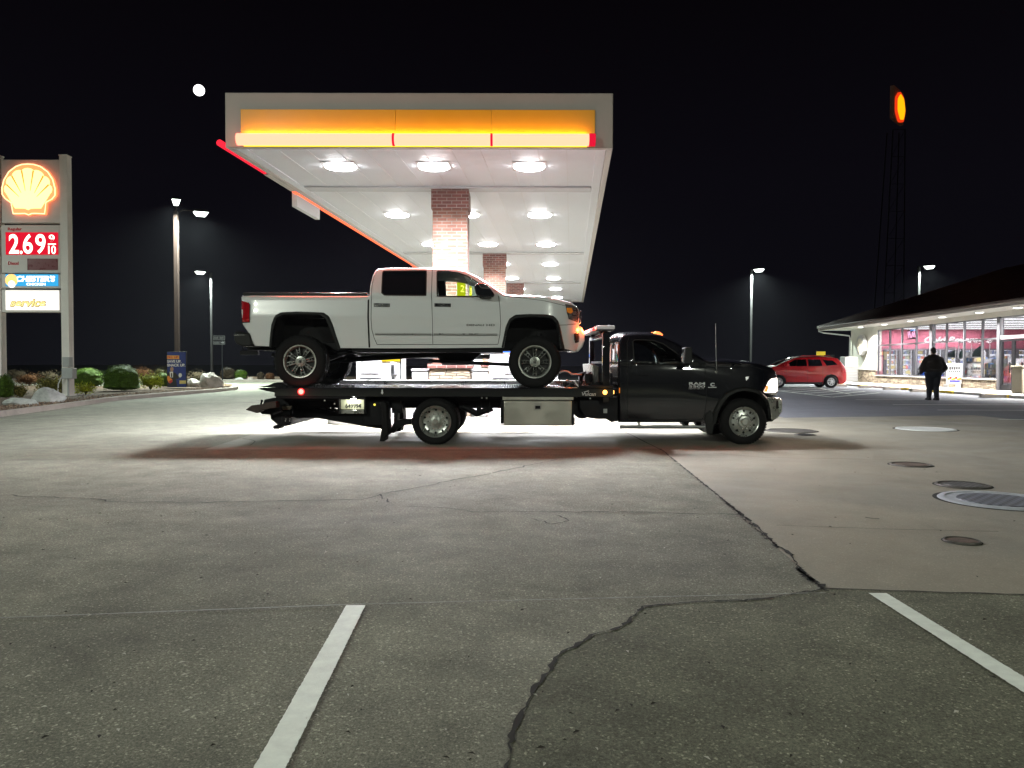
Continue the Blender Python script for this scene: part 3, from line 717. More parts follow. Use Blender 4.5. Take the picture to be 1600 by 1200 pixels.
# ================================================================== SHELL EMBLEM
def pecten(parent, cx, y, zc, wd, ht, depth=.12, side='-y', strengths=(1.25, 2.2, .9)):
    P = [(212, 118), (255, 121), (300, 135), (350, 172), (384, 225), (400, 290), (399, 335), (378, 362), (335, 385), (331, 420), (325, 465), (270, 463), (235, 463), (212, 473), (190, 463), (150, 464), (105, 464), (98, 425), (92, 388), (50, 358), (31, 330), (30, 285), (44, 230), (80, 172), (130, 135), (170, 121)]
    c0, c1 = 215, 295; sc = wd/370.; sz = ht/355.
    def tr(p, k=1., ky=None): return (cx+(p[0]-c0)*sc*k, zc+(c1-p[1])*sz*(ky or k))
    grp = []
    back = [tr(p) for p in P]
    m1 = pm('emblem_red_glow', (.6, .05, .02), .5, emit=(1, .17, .055), es=strengths[0]*2.2, var=0)
    m2 = pm('emblem_yellow_glow', (.8, .6, .05), .5, emit=(1, .72, .26), es=strengths[1], var=0)
    m3 = pm('emblem_ray_glow', (.8, .3, .02), .5, emit=(1, .40, .06), es=strengths[2], var=0)
    m4 = pm('emblem_outline_glow', (.8, .6, .3), .5, emit=(1, .62, .30), es=2.2, var=0)
    b = MB().prism(back, y, y-depth); b.build('emblem_plate', m1, parent, bevel=.01)
    rim = MB(); n = len(back); inn = [tr(p, .955) for p in P]
    for i in range(n):
        a, b_, c, d_ = back[i], back[(i+1) % n], inn[(i+1) % n], inn[i]
        rim.add([(a[0], y-depth-.006, a[1]), (b_[0], y-depth-.006, b_[1]), (c[0], y-depth-.006, c[1]), (d_[0], y-depth-.006, d_[1])], [(0, 1, 2, 3)])
    rim.build('emblem_outline', m4, parent, smooth=0)
    # fan of seven lobes
    piv = (215, 405); fan = []; rays = MB()
    nl = 7; a0, a1 = R(172), R(8)
    hinge = [(300, 425), (255, 425), (228, 428), (212, 436), (196, 428), (175, 425), (125, 425)]
    for k in range(nl):
        for s_ in range(9):
            u = s_/8.; a = a0+(a1-a0)*(k+u)/nl
            r = 146+56*math.sin(a)**1.2+14*math.sin(math.pi*u)**.7
            fan.append((215+r*math.cos(a)*.98, 345-r*math.sin(a)*.90))
    fan2 = fan+hinge
    fb = MB(); fb.prism([tr(p) for p in fan2], y-depth-.008, y-depth-.05); fb.build('emblem_fan', m2, parent, bevel=0)
    for k in range(1, nl):
        a = a0+(a1-a0)*k/nl; r = 146+56*math.sin(a)**1.2
        e = (215+r*math.cos(a)*.98, 345-r*math.sin(a)*.90); st = (215+(e[0]-215)*.42, 405+(e[1]-405)*.42)
        dx, dz = e[0]-st[0], e[1]-st[1]; l = math.hypot(dx, dz); nx, nz = -dz/l, dx/l
        q = [(st[0]+nx*1.5, st[1]+nz*1.5), (st[0]-nx*1.5, st[1]-nz*1.5), (e[0]-nx*6, e[1]-nz*6), (e[0]+nx*6, e[1]+nz*6)]
        rays.prism([tr(p) for p in q], y-depth-.051, y-depth-.057)
    rays.build('emblem_rays', m3, parent, smooth=0)

# ================================================================== PRICE SIGN (left)
YS = 29.5
xr0, xr1 = XZ(98, 400, YS)[0], XZ(110, 400, YS)[0]; xl0, xl1 = XZ(-7, 400, YS)[0], XZ(4, 400, YS)[0]
zb, zt = BZ, XZ(104, 245, YS)[1]
t = thing('price_sign', 'tall price sign with glowing shell emblem and red 2.69 price on two posts', 'sign', ((xl0+xr1)/2, YS, 0)); ORG[0] = Vector(t.location)
for a, b in ((xl0, xl1), (xr0, xr1)):
    mb = MB(); mb.box(a, b, YS-.16, YS+.16, 0, zt); mb.box(a-.05, b+.05, YS-.22, YS+.22, 0, BZ+.04); mb.box(a-.015, b+.015, YS-.18, YS+.18, zt, zt+.05)
    mb.build('post', 'post_white', t, bevel=.012)
cabs = [(250, 350, 'emblem_cabinet'), (352, 427.5, 'price_cabinet'), (428.5, 451, 'blue_cabinet'), (452.5, 489, 'service_cabinet')]
for a, b, nm in cabs:
    x0, z1 = XZ(4.5, a, YS); x1, z0 = XZ(97.5, b, YS)
    mb = MB(); mb.box(x0, x1, YS-.12, YS+.12, z0+.01, z1-.01); c = mb.build(nm, 'sign_grey', t, bevel=.02)
    def bx(p0, p1, q0, q1, y0, y1, nm_, m_, par=c):
        X0, Z1 = XZ(p0, q0, YS-.13); X1, Z0 = XZ(p1, q1, YS-.13); mm = MB(); mm.box(X0, X1, y0, y1, Z0, Z1); return mm.build(nm_, m_, par, smooth=0, bevel=.004)
    def tx(s, p0, p1, q0, q1, m_, par=c, y=YS-.16, **k):
        X0, Z1 = XZ(p0, q0, YS-.13); X1, Z0 = XZ(p1, q1, YS-.13); return text(s, X0, X1, Z0, Z1, y, m_, par, **k)
    if nm == 'emblem_cabinet':
        X, Z = XZ(47.5, 297, YS-.13); s_ = (YS-.13)/FPX
        pecten(c, X, YS-.12, Z, 84*s_, 80*s_)
    if nm == 'price_cabinet':
        bx(9, 91, 363, 398, YS-.12, YS-.15, 'display', emi('price_red_glow', (1., .012, .04), .8))
        dg = emi('price_digit_glow', (1, .93, .80), 2.4)
        tx('2', 14.5, 30.5, 366, 396.5, dg, bold=.02, name='digit'); tx('.', 32, 36, 392, 397, dg, bold=.03, name='digit')
        tx('6', 36.5, 52, 366, 396.5, dg, bold=.015, name='digit'); tx('9', 56, 72, 366, 396.5, dg, bold=.015, name='digit')
        tx('9', 77, 86, 367, 379, dg, bold=.01, name='digit'); tx('10', 76, 88, 384, 397, dg, bold=.015, name='digit')
        bx(75.5, 88, 380.8, 382.4, YS-.15, YS-.165, 'fraction_bar', dg)
        tx('Regular', 12, 34, 355.5, 361.5, emi('word_red_glow', (.5, .01, .015), .5), bold=.02, y=YS-.122)
        tx('Diesel', 12.5, 29, 408.5, 414, emi('word_red_dim', (.45, .03, .04), .45), bold=.02, y=YS-.122)
        bx(42.5, 90.5, 404, 422, YS-.12, YS-.135, 'blank_display', pm('blank_display', (.035, .012, .014), .3, emit=(1, .08, .1), es=.04))
    if nm == 'blue_cabinet':
        bx(9, 91, 428.5, 447, YS-.12, YS-.15, 'blue_panel', emi('panel_blue_glow', (.05, .50, .95), .95))
        wgl = emi('panel_white_glow', (1, 1, .98), 1.8)
        tx("CHESTER'S", 26, 87, 430.8, 440.5, wgl, bold=.05, shear=.15); tx('CHICKEN', 42, 72, 442, 446.3, wgl, bold=.04)
        X, Z = XZ(18, 438, YS-.15); MB().lathe([(.0005, .0), (.20, .0), (.24, .03)], (X, YS-.185, Z), 28).build('orange_badge', emi('badge_orange_glow', (1, .62, .2), 1.5), c)
        X, Z = XZ(19, 444, YS-.15); MB().lathe([(.0005, .0), (.12, .0), (.14, .02)], (X, YS-.20, Z), 28).build('white_badge', wgl, c)
    if nm == 'service_cabinet':
        bx(9, 92.5, 454, 484.5, YS-.12, YS-.15, 'white_panel', emi('service_white_glow', (1, .97, .88), 1.5))
        tx('service', 16, 73, 467, 480, emi('service_brown', (.40, .17, .01), .7), bold=.055, shear=.25)
        tx('service', 17, 72, 468, 479, emi('service_yellow', (1., .86, .32), 1.15), bold=.03, shear=.25, y=YS-.17)
ORG[0] = Vector((0, 0, 0))
# electric box on the right post
x0, z1 = XZ(107, 558, YS); x1, z0 = XZ(118, 574, YS)
t = thing('utility_box', 'two stacked grey electric boxes with conduit on the right sign post', 'utility box', ((x0+x1)/2, YS-.3, BZ)); ORG[0] = Vector(t.location)
MB().box(x0, x1, YS-.42, YS-.165, z0+.02, z1).build('upper_box', 'grey_box', t, bevel=.012)
X0, Z1 = XZ(107, 575, YS); X1, Z0 = XZ(124, 591.5, YS); MB().box(X0, X1, YS-.46, YS-.165, Z0, Z1).build('lower_box', 'grey_box', t, bevel=.012)
MB().tube([((X0+X1)/2-.05, YS-.3, Z0), ((X0+X1)/2-.05, YS-.3, BZ-.02)], .035, 10).build('conduit', 'grey_box', t)
MB().tube([(X0-.1, YS-.24, Z0+.1), (X0-.25, YS-.25, Z0-.2), (X0-.27, YS-.25, Z0-.5), (X0-.15, YS-.24, BZ+.05)], .02, 8).build('hose', 'white_metal', t); ORG[0] = Vector((0, 0, 0))

# ================================================================== BLUE POSTER
YP = G(276, 605.5, BZ)[1]
x0, z1 = XZ(260.5, 549.5, YP); x1, z0 = XZ(291.5, 605, YP)
t = thing('poster_stand', 'blue pavement poster reading FILL UP SAVE UP SNACK UP standing in the bed', 'poster', ((x0+x1)/2, YP, BZ)); ORG[0] = Vector(t.location)
MB().box(x0, x1, YP, YP+.10, z0, z1).build('frame', 'pole_grey', t, bevel=.01)
MB().box(x0+.03, x1-.03, YP-.012, YP-.001, z0+.03, z1-.03).build('print', 'blue_poster', t, smooth=0)
def q(p0, q0, p1, q1): 
    a = XZ(250+p0/17.15, 540+q0/17.15, YP); b = XZ(250+p1/17.15, 540+q1/17.15, YP); return a[0], b[0], b[1], a[1]
a, b, c, d = q(190, 262, 518, 362); MB().box(a, b, YP-.017, YP-.013, c, d).build('orange_label', pm('label_orange', (.9, .42, .08), .5), t, smooth=0)
a, b, c, d = q(205, 285, 490, 340); text('FILL UP', a, b, c, d, YP-.018, 'red_p', t, bold=.03)
a, b, c, d = q(195, 385, 575, 460); text('SAVE UP.', a, b, c, d, YP-.014, 'white_p', t, bold=.04)
a, b, c, d = q(195, 485, 680, 562); text('SNACK UP.', a, b, c, d, YP-.014, 'white_p', t, bold=.04)
fig = MB()
def qq(*pts): return [XZ(250+p/17.15, 540+r/17.15, YP) for p, r in pts]
fig.prism(qq((200, 1090), (190, 800), (215, 730), (262, 700), (350, 700), (430, 740), (520, 860), (470, 900), (430, 880), (450, 1000), (460, 1095)), YP-.014, YP-.0155); fig.build('printed_suit', 'black_p', t, smooth=0)
MB().prism(qq((262, 700), (355, 700), (350, 850), (275, 850)), YP-.0156, YP-.017).build('printed_shirt', 'white_p', t, smooth=0)
MB().prism(qq((275, 620), (290, 585), (330, 570), (362, 590), (368, 640), (345, 695), (300, 700), (278, 670)), YP-.0156, YP-.0175).build('printed_face', 'skin_p', t, smooth=0)
MB().prism(qq((300, 735), (330, 735), (335, 840), (298, 840)), YP-.0172, YP-.018).build('printed_tie', 'black_p', t, smooth=0)
MB().prism(qq((195, 820), (250, 810), (275, 860), (330, 900), (340, 960), (270, 1010), (230, 980), (200, 900)), YP-.0172, YP-.0185).build('printed_snack', 'orange_p', t, smooth=0)
MB().prism(qq((240, 960), (330, 905), (335, 970), (270, 1020)), YP-.0187, YP-.0195).build('printed_wrapper', 'red_p', t, smooth=0)
MB().prism(qq((500, 790), (515, 745), (550, 735), (585, 760), (590, 810), (560, 850), (515, 850)), YP-.014, YP-.016).build('printed_cup', 'white_p', t, smooth=0)
MB().prism(qq((525, 935), (700, 935), (700, 1025), (525, 1025)), YP-.014, YP-.016).build('printed_tag', pm('print_yellow', (.75, .62, .2), .5), t, smooth=0)
ORG[0] = Vector((0, 0, 0))

# ================================================================== LAMP POLES
def street_lamp(x, y, h, heads, label, power, mat='pole_grey', z0=0, r=.09, color=(.86, 1, .90), spread=152, tilt=None):
    t = thing('street_lamp', label, 'street lamp', (x, y, z0), 0, 'lamp poles round the lot'); ORG[0] = Vector((x, y, z0))
    MB().cyl((x, y, z0), (x, y, z0+.55), .24, n=18).build('concrete_base', 'kerb', t, bevel=.02)
    MB().box(x-r, x+r, y-r, y+r, z0+.55, z0+h).build('pole', mat, t, bevel=.015)
    for k, (dx, dy, tz) in enumerate(heads):
        L = math.hypot(dx, dy); ux, uy = dx/L, dy/L
        MB().tube([(x, y, z0+h-.12), (x+ux*.4, y+uy*.4, z0+h-.02+tz), (x+dx, y+dy, z0+h+tz)], .035, 8).build('arm', mat, t)
        cx_, cy_ = x+dx+ux*.35, y+dy+uy*.35
        hd = MB(); vs = []
        for (a, b) in ((-.48, -.22), (.48, -.27), (.48, .27), (-.48, .22)):
            X = cx_+ux*a-uy*b; Y_ = cy_+uy*a+ux*b; vs.append((X, Y_))
        hd.add([(p[0], p[1], z0+h+tz-.05) for p in vs]+[((p[0]-cx_)*.7+cx_, (p[1]-cy_)*.7+cy_, z0+h+tz+.10) for p in vs], [(0, 1, 2, 3), (4, 5, 6, 7), (0, 1, 5, 4), (1, 2, 6, 5), (2, 3, 7, 6), (3, 0, 4, 7)])
        ho = hd.build('lamp_head', 'pole_grey', t, bevel=.02)
        vv = [((p[0]-cx_)*.86+cx_, (p[1]-cy_)*.86+cy_) for p in vs]
        # drop lens, bulging below the housing so that it shows from the side
        le = MB(); zz = z0+h+tz-.052; le.add([(p[0], p[1], zz) for p in vv]+[((p[0]-cx_)*.62+cx_, (p[1]-cy_)*.62+cy_, zz-.24) for p in vv], [(4, 5, 6, 7), (0, 1, 5, 4), (1, 2, 6, 5), (2, 3, 7, 6), (3, 0, 4, 7)])
        le.build('lens', 'lens_street', ho, bevel=.02)
        area('lamp_light', Vector((cx_, cy_, zz-.28))-ORG[0], .5, power, color, ho, spread=R(spread), rot=tilt or (0, 0, 0))
    ORG[0] = Vector((0, 0, 0)); return t
def lamp_at(pxp, pytop, Y, **k):
    p = W(pxp, pytop, Y); return p.x, Y, p.z
x, y, h = lamp_at(275, 330, 46)
street_lamp(x, y, h, [(.40, -.9, .42), (.9, .5, .12)], 'brown lamp pole with two lit heads behind the blue poster', 5200, 'pole_brown', r=.12)
x, y, h = lamp_at(330, 426, 70)
street_lamp(x, y, h, [(-.45, -.5, .05)], 'grey lamp pole with one lit head, seen between the poster and the pickup tail', 5500, 'pole_grey', r=.10)
x, y, h = lamp_at(1174, 421, 68)
street_lamp(x, y, h, [(.25, -.3, .0)], 'slim lamp pole standing behind the hood of the tow truck', 9000, 'pole_grey', r=.10)
x, y, h = lamp_at(1436, 416, 68)
street_lamp(x, y, h, [(.35, -.3, .0)], 'lamp pole rising behind the maroon shop roof', 3000, 'pole_grey', r=.10)
ASSUMED_LAMPS = True
street_lamp(-13, -9.5, 9.5, [(.5, 1.2, 0)], 'lamp pole behind the camera, towards the left of the lot', 2500, spread=180, tilt=(R(28), 0, R(-10)), color=(.94, 1, .86))  # out of view; assumed from the light on the vehicles and foreground
street_lamp(9.5, -13.5, 9.5, [(-.5, 1.2, 0)], 'lamp pole behind the camera, towards the right of the lot', 2000, spread=180, tilt=(R(28), 0, R(8)), color=(.94, 1, .84))  # second unseen lamp, assumed for the light coming from behind the camera
street_lamp(-31, 17, 9.5, [(1.0, 0.6, 0)], 'lamp pole beyond the left picture edge beside the planted bed', 3600, spread=180)  # unseen lamp added to light the bed, left asphalt and price sign

# ================================================================== MOON
p = W(311, 141, 900)
mo = MB(); bm = bmesh.new(); bmesh.ops.create_uvsphere(bm, u_segments=32, v_segments=20, radius=6.2)
me = bpy.data.meshes.new('moon'); bm.to_mesh(me); bm.free(); me.shade_smooth()
o = link_mesh('moon', me, emi('moon_glow', (1, .98, .98), 4.)); o.location = p
tag(o, 'bright round moon high above the left lamp poles', 'moon')

# ================================================================== HIGHWAY SIGN (right, far)
YH = 110
t = thing('highway_sign', 'very tall dark lattice mast with a glowing orange shell sign seen edge-on', 'sign', (W(1402, 300, YH).x, YH, 0)); ORG[0] = Vector(t.location)
xc = t.location.x
dm = pm('mast_dark', (.008, .007, .007), .8)
mb = MB(); zt_ = W(1400, 205, YH).z
for sx_, sy_ in ((-1, -1), (1, -1), (1, 1), (-1, 1)):
    mb.tube([(xc-1.2+sx_*1.6, YH+sy_*1.6, 0), (xc-.3+sx_*.85, YH+sy_*.85, zt_)], .07, 6)
mb.build('mast_leg', dm, t)
br = MB()
for k in range(9):
    f = k/9.; g = (k+1)/9.; wa = 1.6-.75*f; wb = 1.6-.75*g; ca = xc-1.2+.9*f; cb = xc-1.2+.9*g
    br.tube([(ca-wa, YH-wa, zt_*f), (cb+wb, YH-wb, zt_*g)], .03, 5); br.tube([(cb-wb, YH-wb, zt_*g), (cb+wb, YH-wb, zt_*g)], .035, 5)
br.build('brace', dm, t)
nv = Vector((.743, -.669, 0)); tv = Vector((.669, .743, 0)); pc = W(1404.5, 167, YH)
def obox(c, hw, d0, d1, z0, z1, nm, mt, bev=.05):
    m = MB(); vs = [c+tv*a_+nv*b_ for a_, b_ in ((-hw, d0), (hw, d0), (hw, d1), (-hw, d1))]
    m.add([(v.x, v.y, z0) for v in vs]+[(v.x, v.y, z1) for v in vs], [(0, 3, 2, 1), (4, 5, 6, 7), (0, 1, 5, 4), (1, 2, 6, 5), (2, 3, 7, 6), (3, 0, 4, 7)]); return m.build(nm, mt, t, bevel=bev)
obox(pc, 2.3, -.55, .0, W(1400, 190, YH).z, W(1400, 139.5, YH).z, 'sign_cabinet', pm('cabinet_dim', (.20, .15, .13), .6, emit=(1, .4, .2), es=.012))
def disc(mult, d0, d1, nm, mt):
    ns = 36; vs = []
    for d_ in (d0, d1):
        for i in range(ns):
            a_ = 2*math.pi*i/ns; rr = 1+.035*math.cos(7*a_); q = pc+tv*(2.05*math.cos(a_)*rr*mult)+nv*d_; vs.append((q.x, q.y, pc.z-.15+2.05*math.sin(a_)*rr*mult))
    MB().add(vs, [tuple(range(ns)), tuple(range(2*ns-1, ns-1, -1))]+[(i, (i+1) % ns, ns+(i+1) % ns, ns+i) for i in range(ns)]).build(nm, mt, t)
disc(1., .01, .30, 'emblem_plate', emi('far_red_glow', (1., .05, .008), .9)); disc(.84, .301, .36, 'emblem_fan', emi('far_orange_glow', (1., .46, .004), 1.3))
ORG[0] = Vector((0, 0, 0))

# small double-panel direction sign
YD = 58
t = thing('direction_sign', 'small dark two-panel direction sign with pale arrow beside the grey lamp pole', 'sign', (W(342, 580, YD).x, YD, 0)); ORG[0] = Vector(t.location)
lt = pm('sign_letter_grey', (.05, .05, .05), .6)
for a, b, nm in ((524.5, 531, 'upper_panel'), (532.5, 538.5, 'lower_panel')):
    x0, z1 = XZ(333.5, a, YD); x1, z0 = XZ(352, b, YD)
    pn = MB(); pn.box(x0, x1, YD-.05, YD, z0, z1); pn = pn.build(nm, 'black_metal', t, bevel=.01)
    fr = MB(); e = .035
    fr.box(x0, x1, YD-.07, YD-.052, z1-e, z1); fr.box(x0, x1, YD-.07, YD-.052, z0, z0+e); fr.box(x0, x0+e, YD-.07, YD-.052, z0+e, z1-e); fr.box(x1-e, x1, YD-.07, YD-.052, z0+e, z1-e); fr.build('border', lt, pn, smooth=0)
x0, z1 = XZ(335.5, 526.2, YD); x1, z0 = XZ(350, 529.8, YD)
gl = MB()
for k in range(7):
    if k != 3: gl.box(x0+k*.1, x0+k*.1+.07, YD-.066, YD-.052, z0+.02, z1-.03*(k % 2))
gl.build('lettering', lt, t, smooth=0); gl = MB(); x0, z1 = XZ(335.5, 534, YD); x1, z0 = XZ(343, 537.3, YD)
for k in range(4): gl.box(x0+k*.1, x0+k*.1+.07, YD-.066, YD-.052, z0+.01, z1-.03*(k % 2))
gl.build('lettering', lt, t, smooth=0)
x0, z1 = XZ(345.5, 533.6, YD); x1, z0 = XZ(350.5, 537.3, YD); zm = (z0+z1)/2
MB().prism([(x0, zm-.03), (x0, zm+.03), (x1-.1, zm+.03), (x1-.1, z1), (x1, zm), (x1-.1, z0), (x1-.1, zm-.03)], YD-.066, YD-.052).build('arrow', pm('arrow_grey', (.16, .16, .16), .6), t, smooth=0)
MB().box(XZ(347, 540, YD)[0]-.04, XZ(347, 540, YD)[0]+.04, YD, YD+.08, 0, XZ(350, 524, YD)[1]-.05).build('post', 'black_metal', t)
ORG[0] = Vector((0, 0, 0))
# ================================================================== CANOPY
CS = .0774
YF, YB = 14.0, 48.5
def cx_(x14, Y): return x14+CS*(Y-YF)
XL, ZB = XZ(352, 230.5, YF); XR, _ = XZ(957.5, 232, YF); ZT = XZ(352, 144.5, YF)[1]
ZB = XZ(655, 231, YF)[1]
t = thing('fuel_canopy', 'long white lit fuel canopy with orange front panel and glowing red-white tube', 'canopy', ((XL+XR)/2, YF, 0)); ORG[0] = Vector(t.location); CAN = t
def cbox(mb, a, b, y0, y1, z0, z1):
    vs = [(cx_(a, y0), y0, z0), (cx_(b, y0), y0, z0), (cx_(b, y1), y1, z0), (cx_(a, y1), y1, z0)]
    vs += [(x, y, z1) for x, y, _ in vs]
    mb.add(vs, [(0, 3, 2, 1), (4, 5, 6, 7), (0, 1, 5, 4), (1, 2, 6, 5), (2, 3, 7, 6), (3, 0, 4, 7)]); return mb
mb = MB(); cbox(mb, XL, XR, YF, YF+.12, ZB, ZT); cbox(mb, XL, XL+.12, YF+.12, YB-.12, ZB, ZT); cbox(mb, XR-.12, XR, YF+.12, YB-.12, ZB, ZT); cbox(mb, XL, XR, YB-.12, YB, ZB, ZT)
mb.build('fascia', 'fascia', t, bevel=.012)
mb = MB(); cbox(mb, XL+.12, XR-.12, YF+.12, YB-.12, ZB+.05, ZB+.12); mb.build('ceiling', 'ceil_white', t, smooth=0)
mb = MB()
for a, b in ((XL+.122, XL+.30), (XR-.30, XR-.122)): cbox(mb, a, b, YF+.122, YB-.122, ZB+.02, ZB+.045)
mb.build('ceiling_trim', 'ceil_white', t, bevel=.006)
for d in (17.2, 27.2, 37.2, 47.2):
    mb = MB(); cbox(mb, XL+.31, XR-.31, d, d+.42, ZB+.012, ZB+.048); mb.build('ceiling_beam', 'ceil_trim', t, bevel=.008)
mb = MB()
for k in range(1, 12):
    a = XL+.3+(XR-XL-.6)*k/12; cbox(mb, a-.006, a+.006, YF+.13, YB-.13, ZB+.043, ZB+.0497)
mb.build('ceiling_seams', pm('seam_grey', (.78, .79, .82), .6), t, smooth=0)
# orange panel and tube on the front
px0, pz1 = XZ(376, 171, YF-.03); px1, pz0 = XZ(930, 231, YF-.03)
mb = MB(); xs = [376, 618, 768, 930]
for a, b in zip(xs[:-1], xs[1:]):
    A = XZ(a, 171, YF-.03)[0]+.001; B = XZ(b, 171, YF-.03)[0]-.001; mb.box(A, B, YF-.045, YF-.003, ZB+.02, pz1)
mb.build('front_panel', 'fascia_yellow', t, bevel=.006)
zt0 = XZ(650, 218.5, YF-.16)[1]; TY = YF-.17; r = .105
for a, b in ((371, 613), (617, 766), (770, 920)):
    A, B = XZ(a, 218, TY)[0], XZ(b, 218, TY)[0]; tb = MB(); tb.cyl((A, TY, zt0), (B, TY, zt0), r, n=24); tb = tb.build('light_tube', 'tube', t)
for a, b in ((613.3, 616.7), (766.3, 769.7), (920.3, 930)):
    A, B = XZ(a, 218, TY)[0], XZ(b, 218, TY)[0]; MB().cyl((A, TY, zt0), (B, TY, zt0), r*1.06, n=24).build('tube_join', 'tube_red', t)
mb = MB()
for px in (440, 560, 690, 840, 905):
    A = XZ(px, 218, TY)[0]; mb.box(A-.02, A+.02, TY+.09, YF-.046, zt0-.02, zt0+.02)
mb.build('tube_bracket', 'fascia', t)
A, B = XZ(378, 218, TY)[0], XZ(918, 218, TY)[0]; glow = emi('panel_wash_yellow', (1., .80, .22), 55.)
for zz, mt_ in ((zt0+.075, glow), (zt0-.085, emi('panel_wash_low', (1., .72, .03), 1.6))):
    MB().box(A, B, TY+.085, TY+.115, zz-.012, zz+.012).build('wash_strip', mt_, t, smooth=0)  # glowing strips added behind the tube to light the panel
area('tube_light', ((A+B)/2-ORG[0].x, TY-.12-ORG[0].y, zt0-.12-ORG[0].z), B-A, 72, (1, .09, .05), t, rot=(R(-12), 0, 0), size_y=.12, spread=R(125))
# red edge strip along the left side
def lpt(px, py):
    """point of the left lower edge at this pixel column"""
    # solve depth where the edge line crosses px
    lo, hi = YF, YB
    for _ in range(40):
        m = (lo+hi)/2; X = cx_(XL, m)
        q = CAMROT.transposed() @ (Vector((X-.10, m, ZB+.1))-Vector((0, 0, CAM_H))); u = 800+FPX*q.x/-q.z
        if u < px: lo = m
        else: hi = m
    return m
for a, b, mt in ((348, 412, 'strip_red'), (455, 640, 'strip_red'), (641, 800, 'strip_red')):
    ya = lpt(a, 0) if a > 352 else YF-.05; yb = lpt(b, 0)
    tb = MB(); tb.cyl((cx_(XL, ya)-.08, ya, ZB+.07), (cx_(XL, yb)-.08, yb, ZB+.07), .060, n=14); tb = tb.build('edge_strip', mt, t)
    if a > 400: MB().cyl((cx_(XL, ya)-.055, ya, ZB+.0), (cx_(XL, yb)-.055, yb, ZB+.02), .030, n=10).build('strip_core', 'strip_edge', tb)
ya = lpt(412, 0); yb = lpt(455, 0)
ye = lpt(460, 0); yf_ = lpt(496, 0)
mb = MB(); cbox(mb, XL-.16, XL-.04, ye, yf_, ZB-.30, ZB+.25); mb.build('side_sign_box', 'white_metal', t, bevel=.01)
mb = MB(); cbox(mb, XL-.1, XL-.003, ya, yb, ZB+.0, ZB+.05); mb.build('side_gutter', 'fascia', t)
# ceiling lights: seven rows of three
lx = [XZ(532, 265, 15.45)[0]-CS*1.45, XZ(678, 265, 15.45)[0]-CS*1.45, XZ(827, 265, 15.45)[0]-CS*1.45]
for rrow in range(7):
    Y_ = 15.45+rrow*4.98
    for x14 in lx:
        X = cx_(x14, Y_)
        f = MB(); f.box(X-.33, X+.33, Y_-.33, Y_+.33, ZB+.034, ZB+.047); f = f.build('ceiling_light', 'white_metal', t, bevel=.012)
        MB().lathe([(.0005, -.042), (.20, -.040), (.29, -.025), (.31, -.002)], (X, Y_, ZB+.033), 20, 'z').build('lens', 'lens_white', f)
        area('canopy_light', Vector((X, Y_, ZB-.10))-ORG[0], .5, 900 if rrow == 0 else 720, (.93, .94, 1.), f, spread=R(150))
# brick columns
CXC = (lx[1]) 
def column(Yc, first=None):
    X = cx_(XL+(XR-XL)/2+.03, Yc); hw = .39
    mb = MB(); mb.box(X-hw, X+hw, Yc, Yc+2*hw, 1.38, ZB-.16); c = mb.build('column', 'brick', t, smooth=0, uv=True)
    MB().box(X-hw-.03, X+hw+.03, Yc-.03, Yc+2*hw+.03, ZB-.42, ZB+.01).build('column_cap', 'brick_cap', c, smooth=0, uv=True)
    MB().box(X-hw-.07, X+hw+.07, Yc-.07, Yc+2*hw+.07, .17, 1.279).build('stone_base', 'stone', c, smooth=0, uv=True, bevel=.01)
    mb = MB(); mb.box(X-hw-.11, X+hw+.11, Yc-.11, Yc+2*hw+.11, 1.28, 1.38); mb.build('base_cap', 'brick_cap', c, smooth=0, uv=True)
    return X
COLS = [(column(17.35+10*k), 17.35+10*k) for k in range(4)]
ORG[0] = Vector((0, 0, 0))
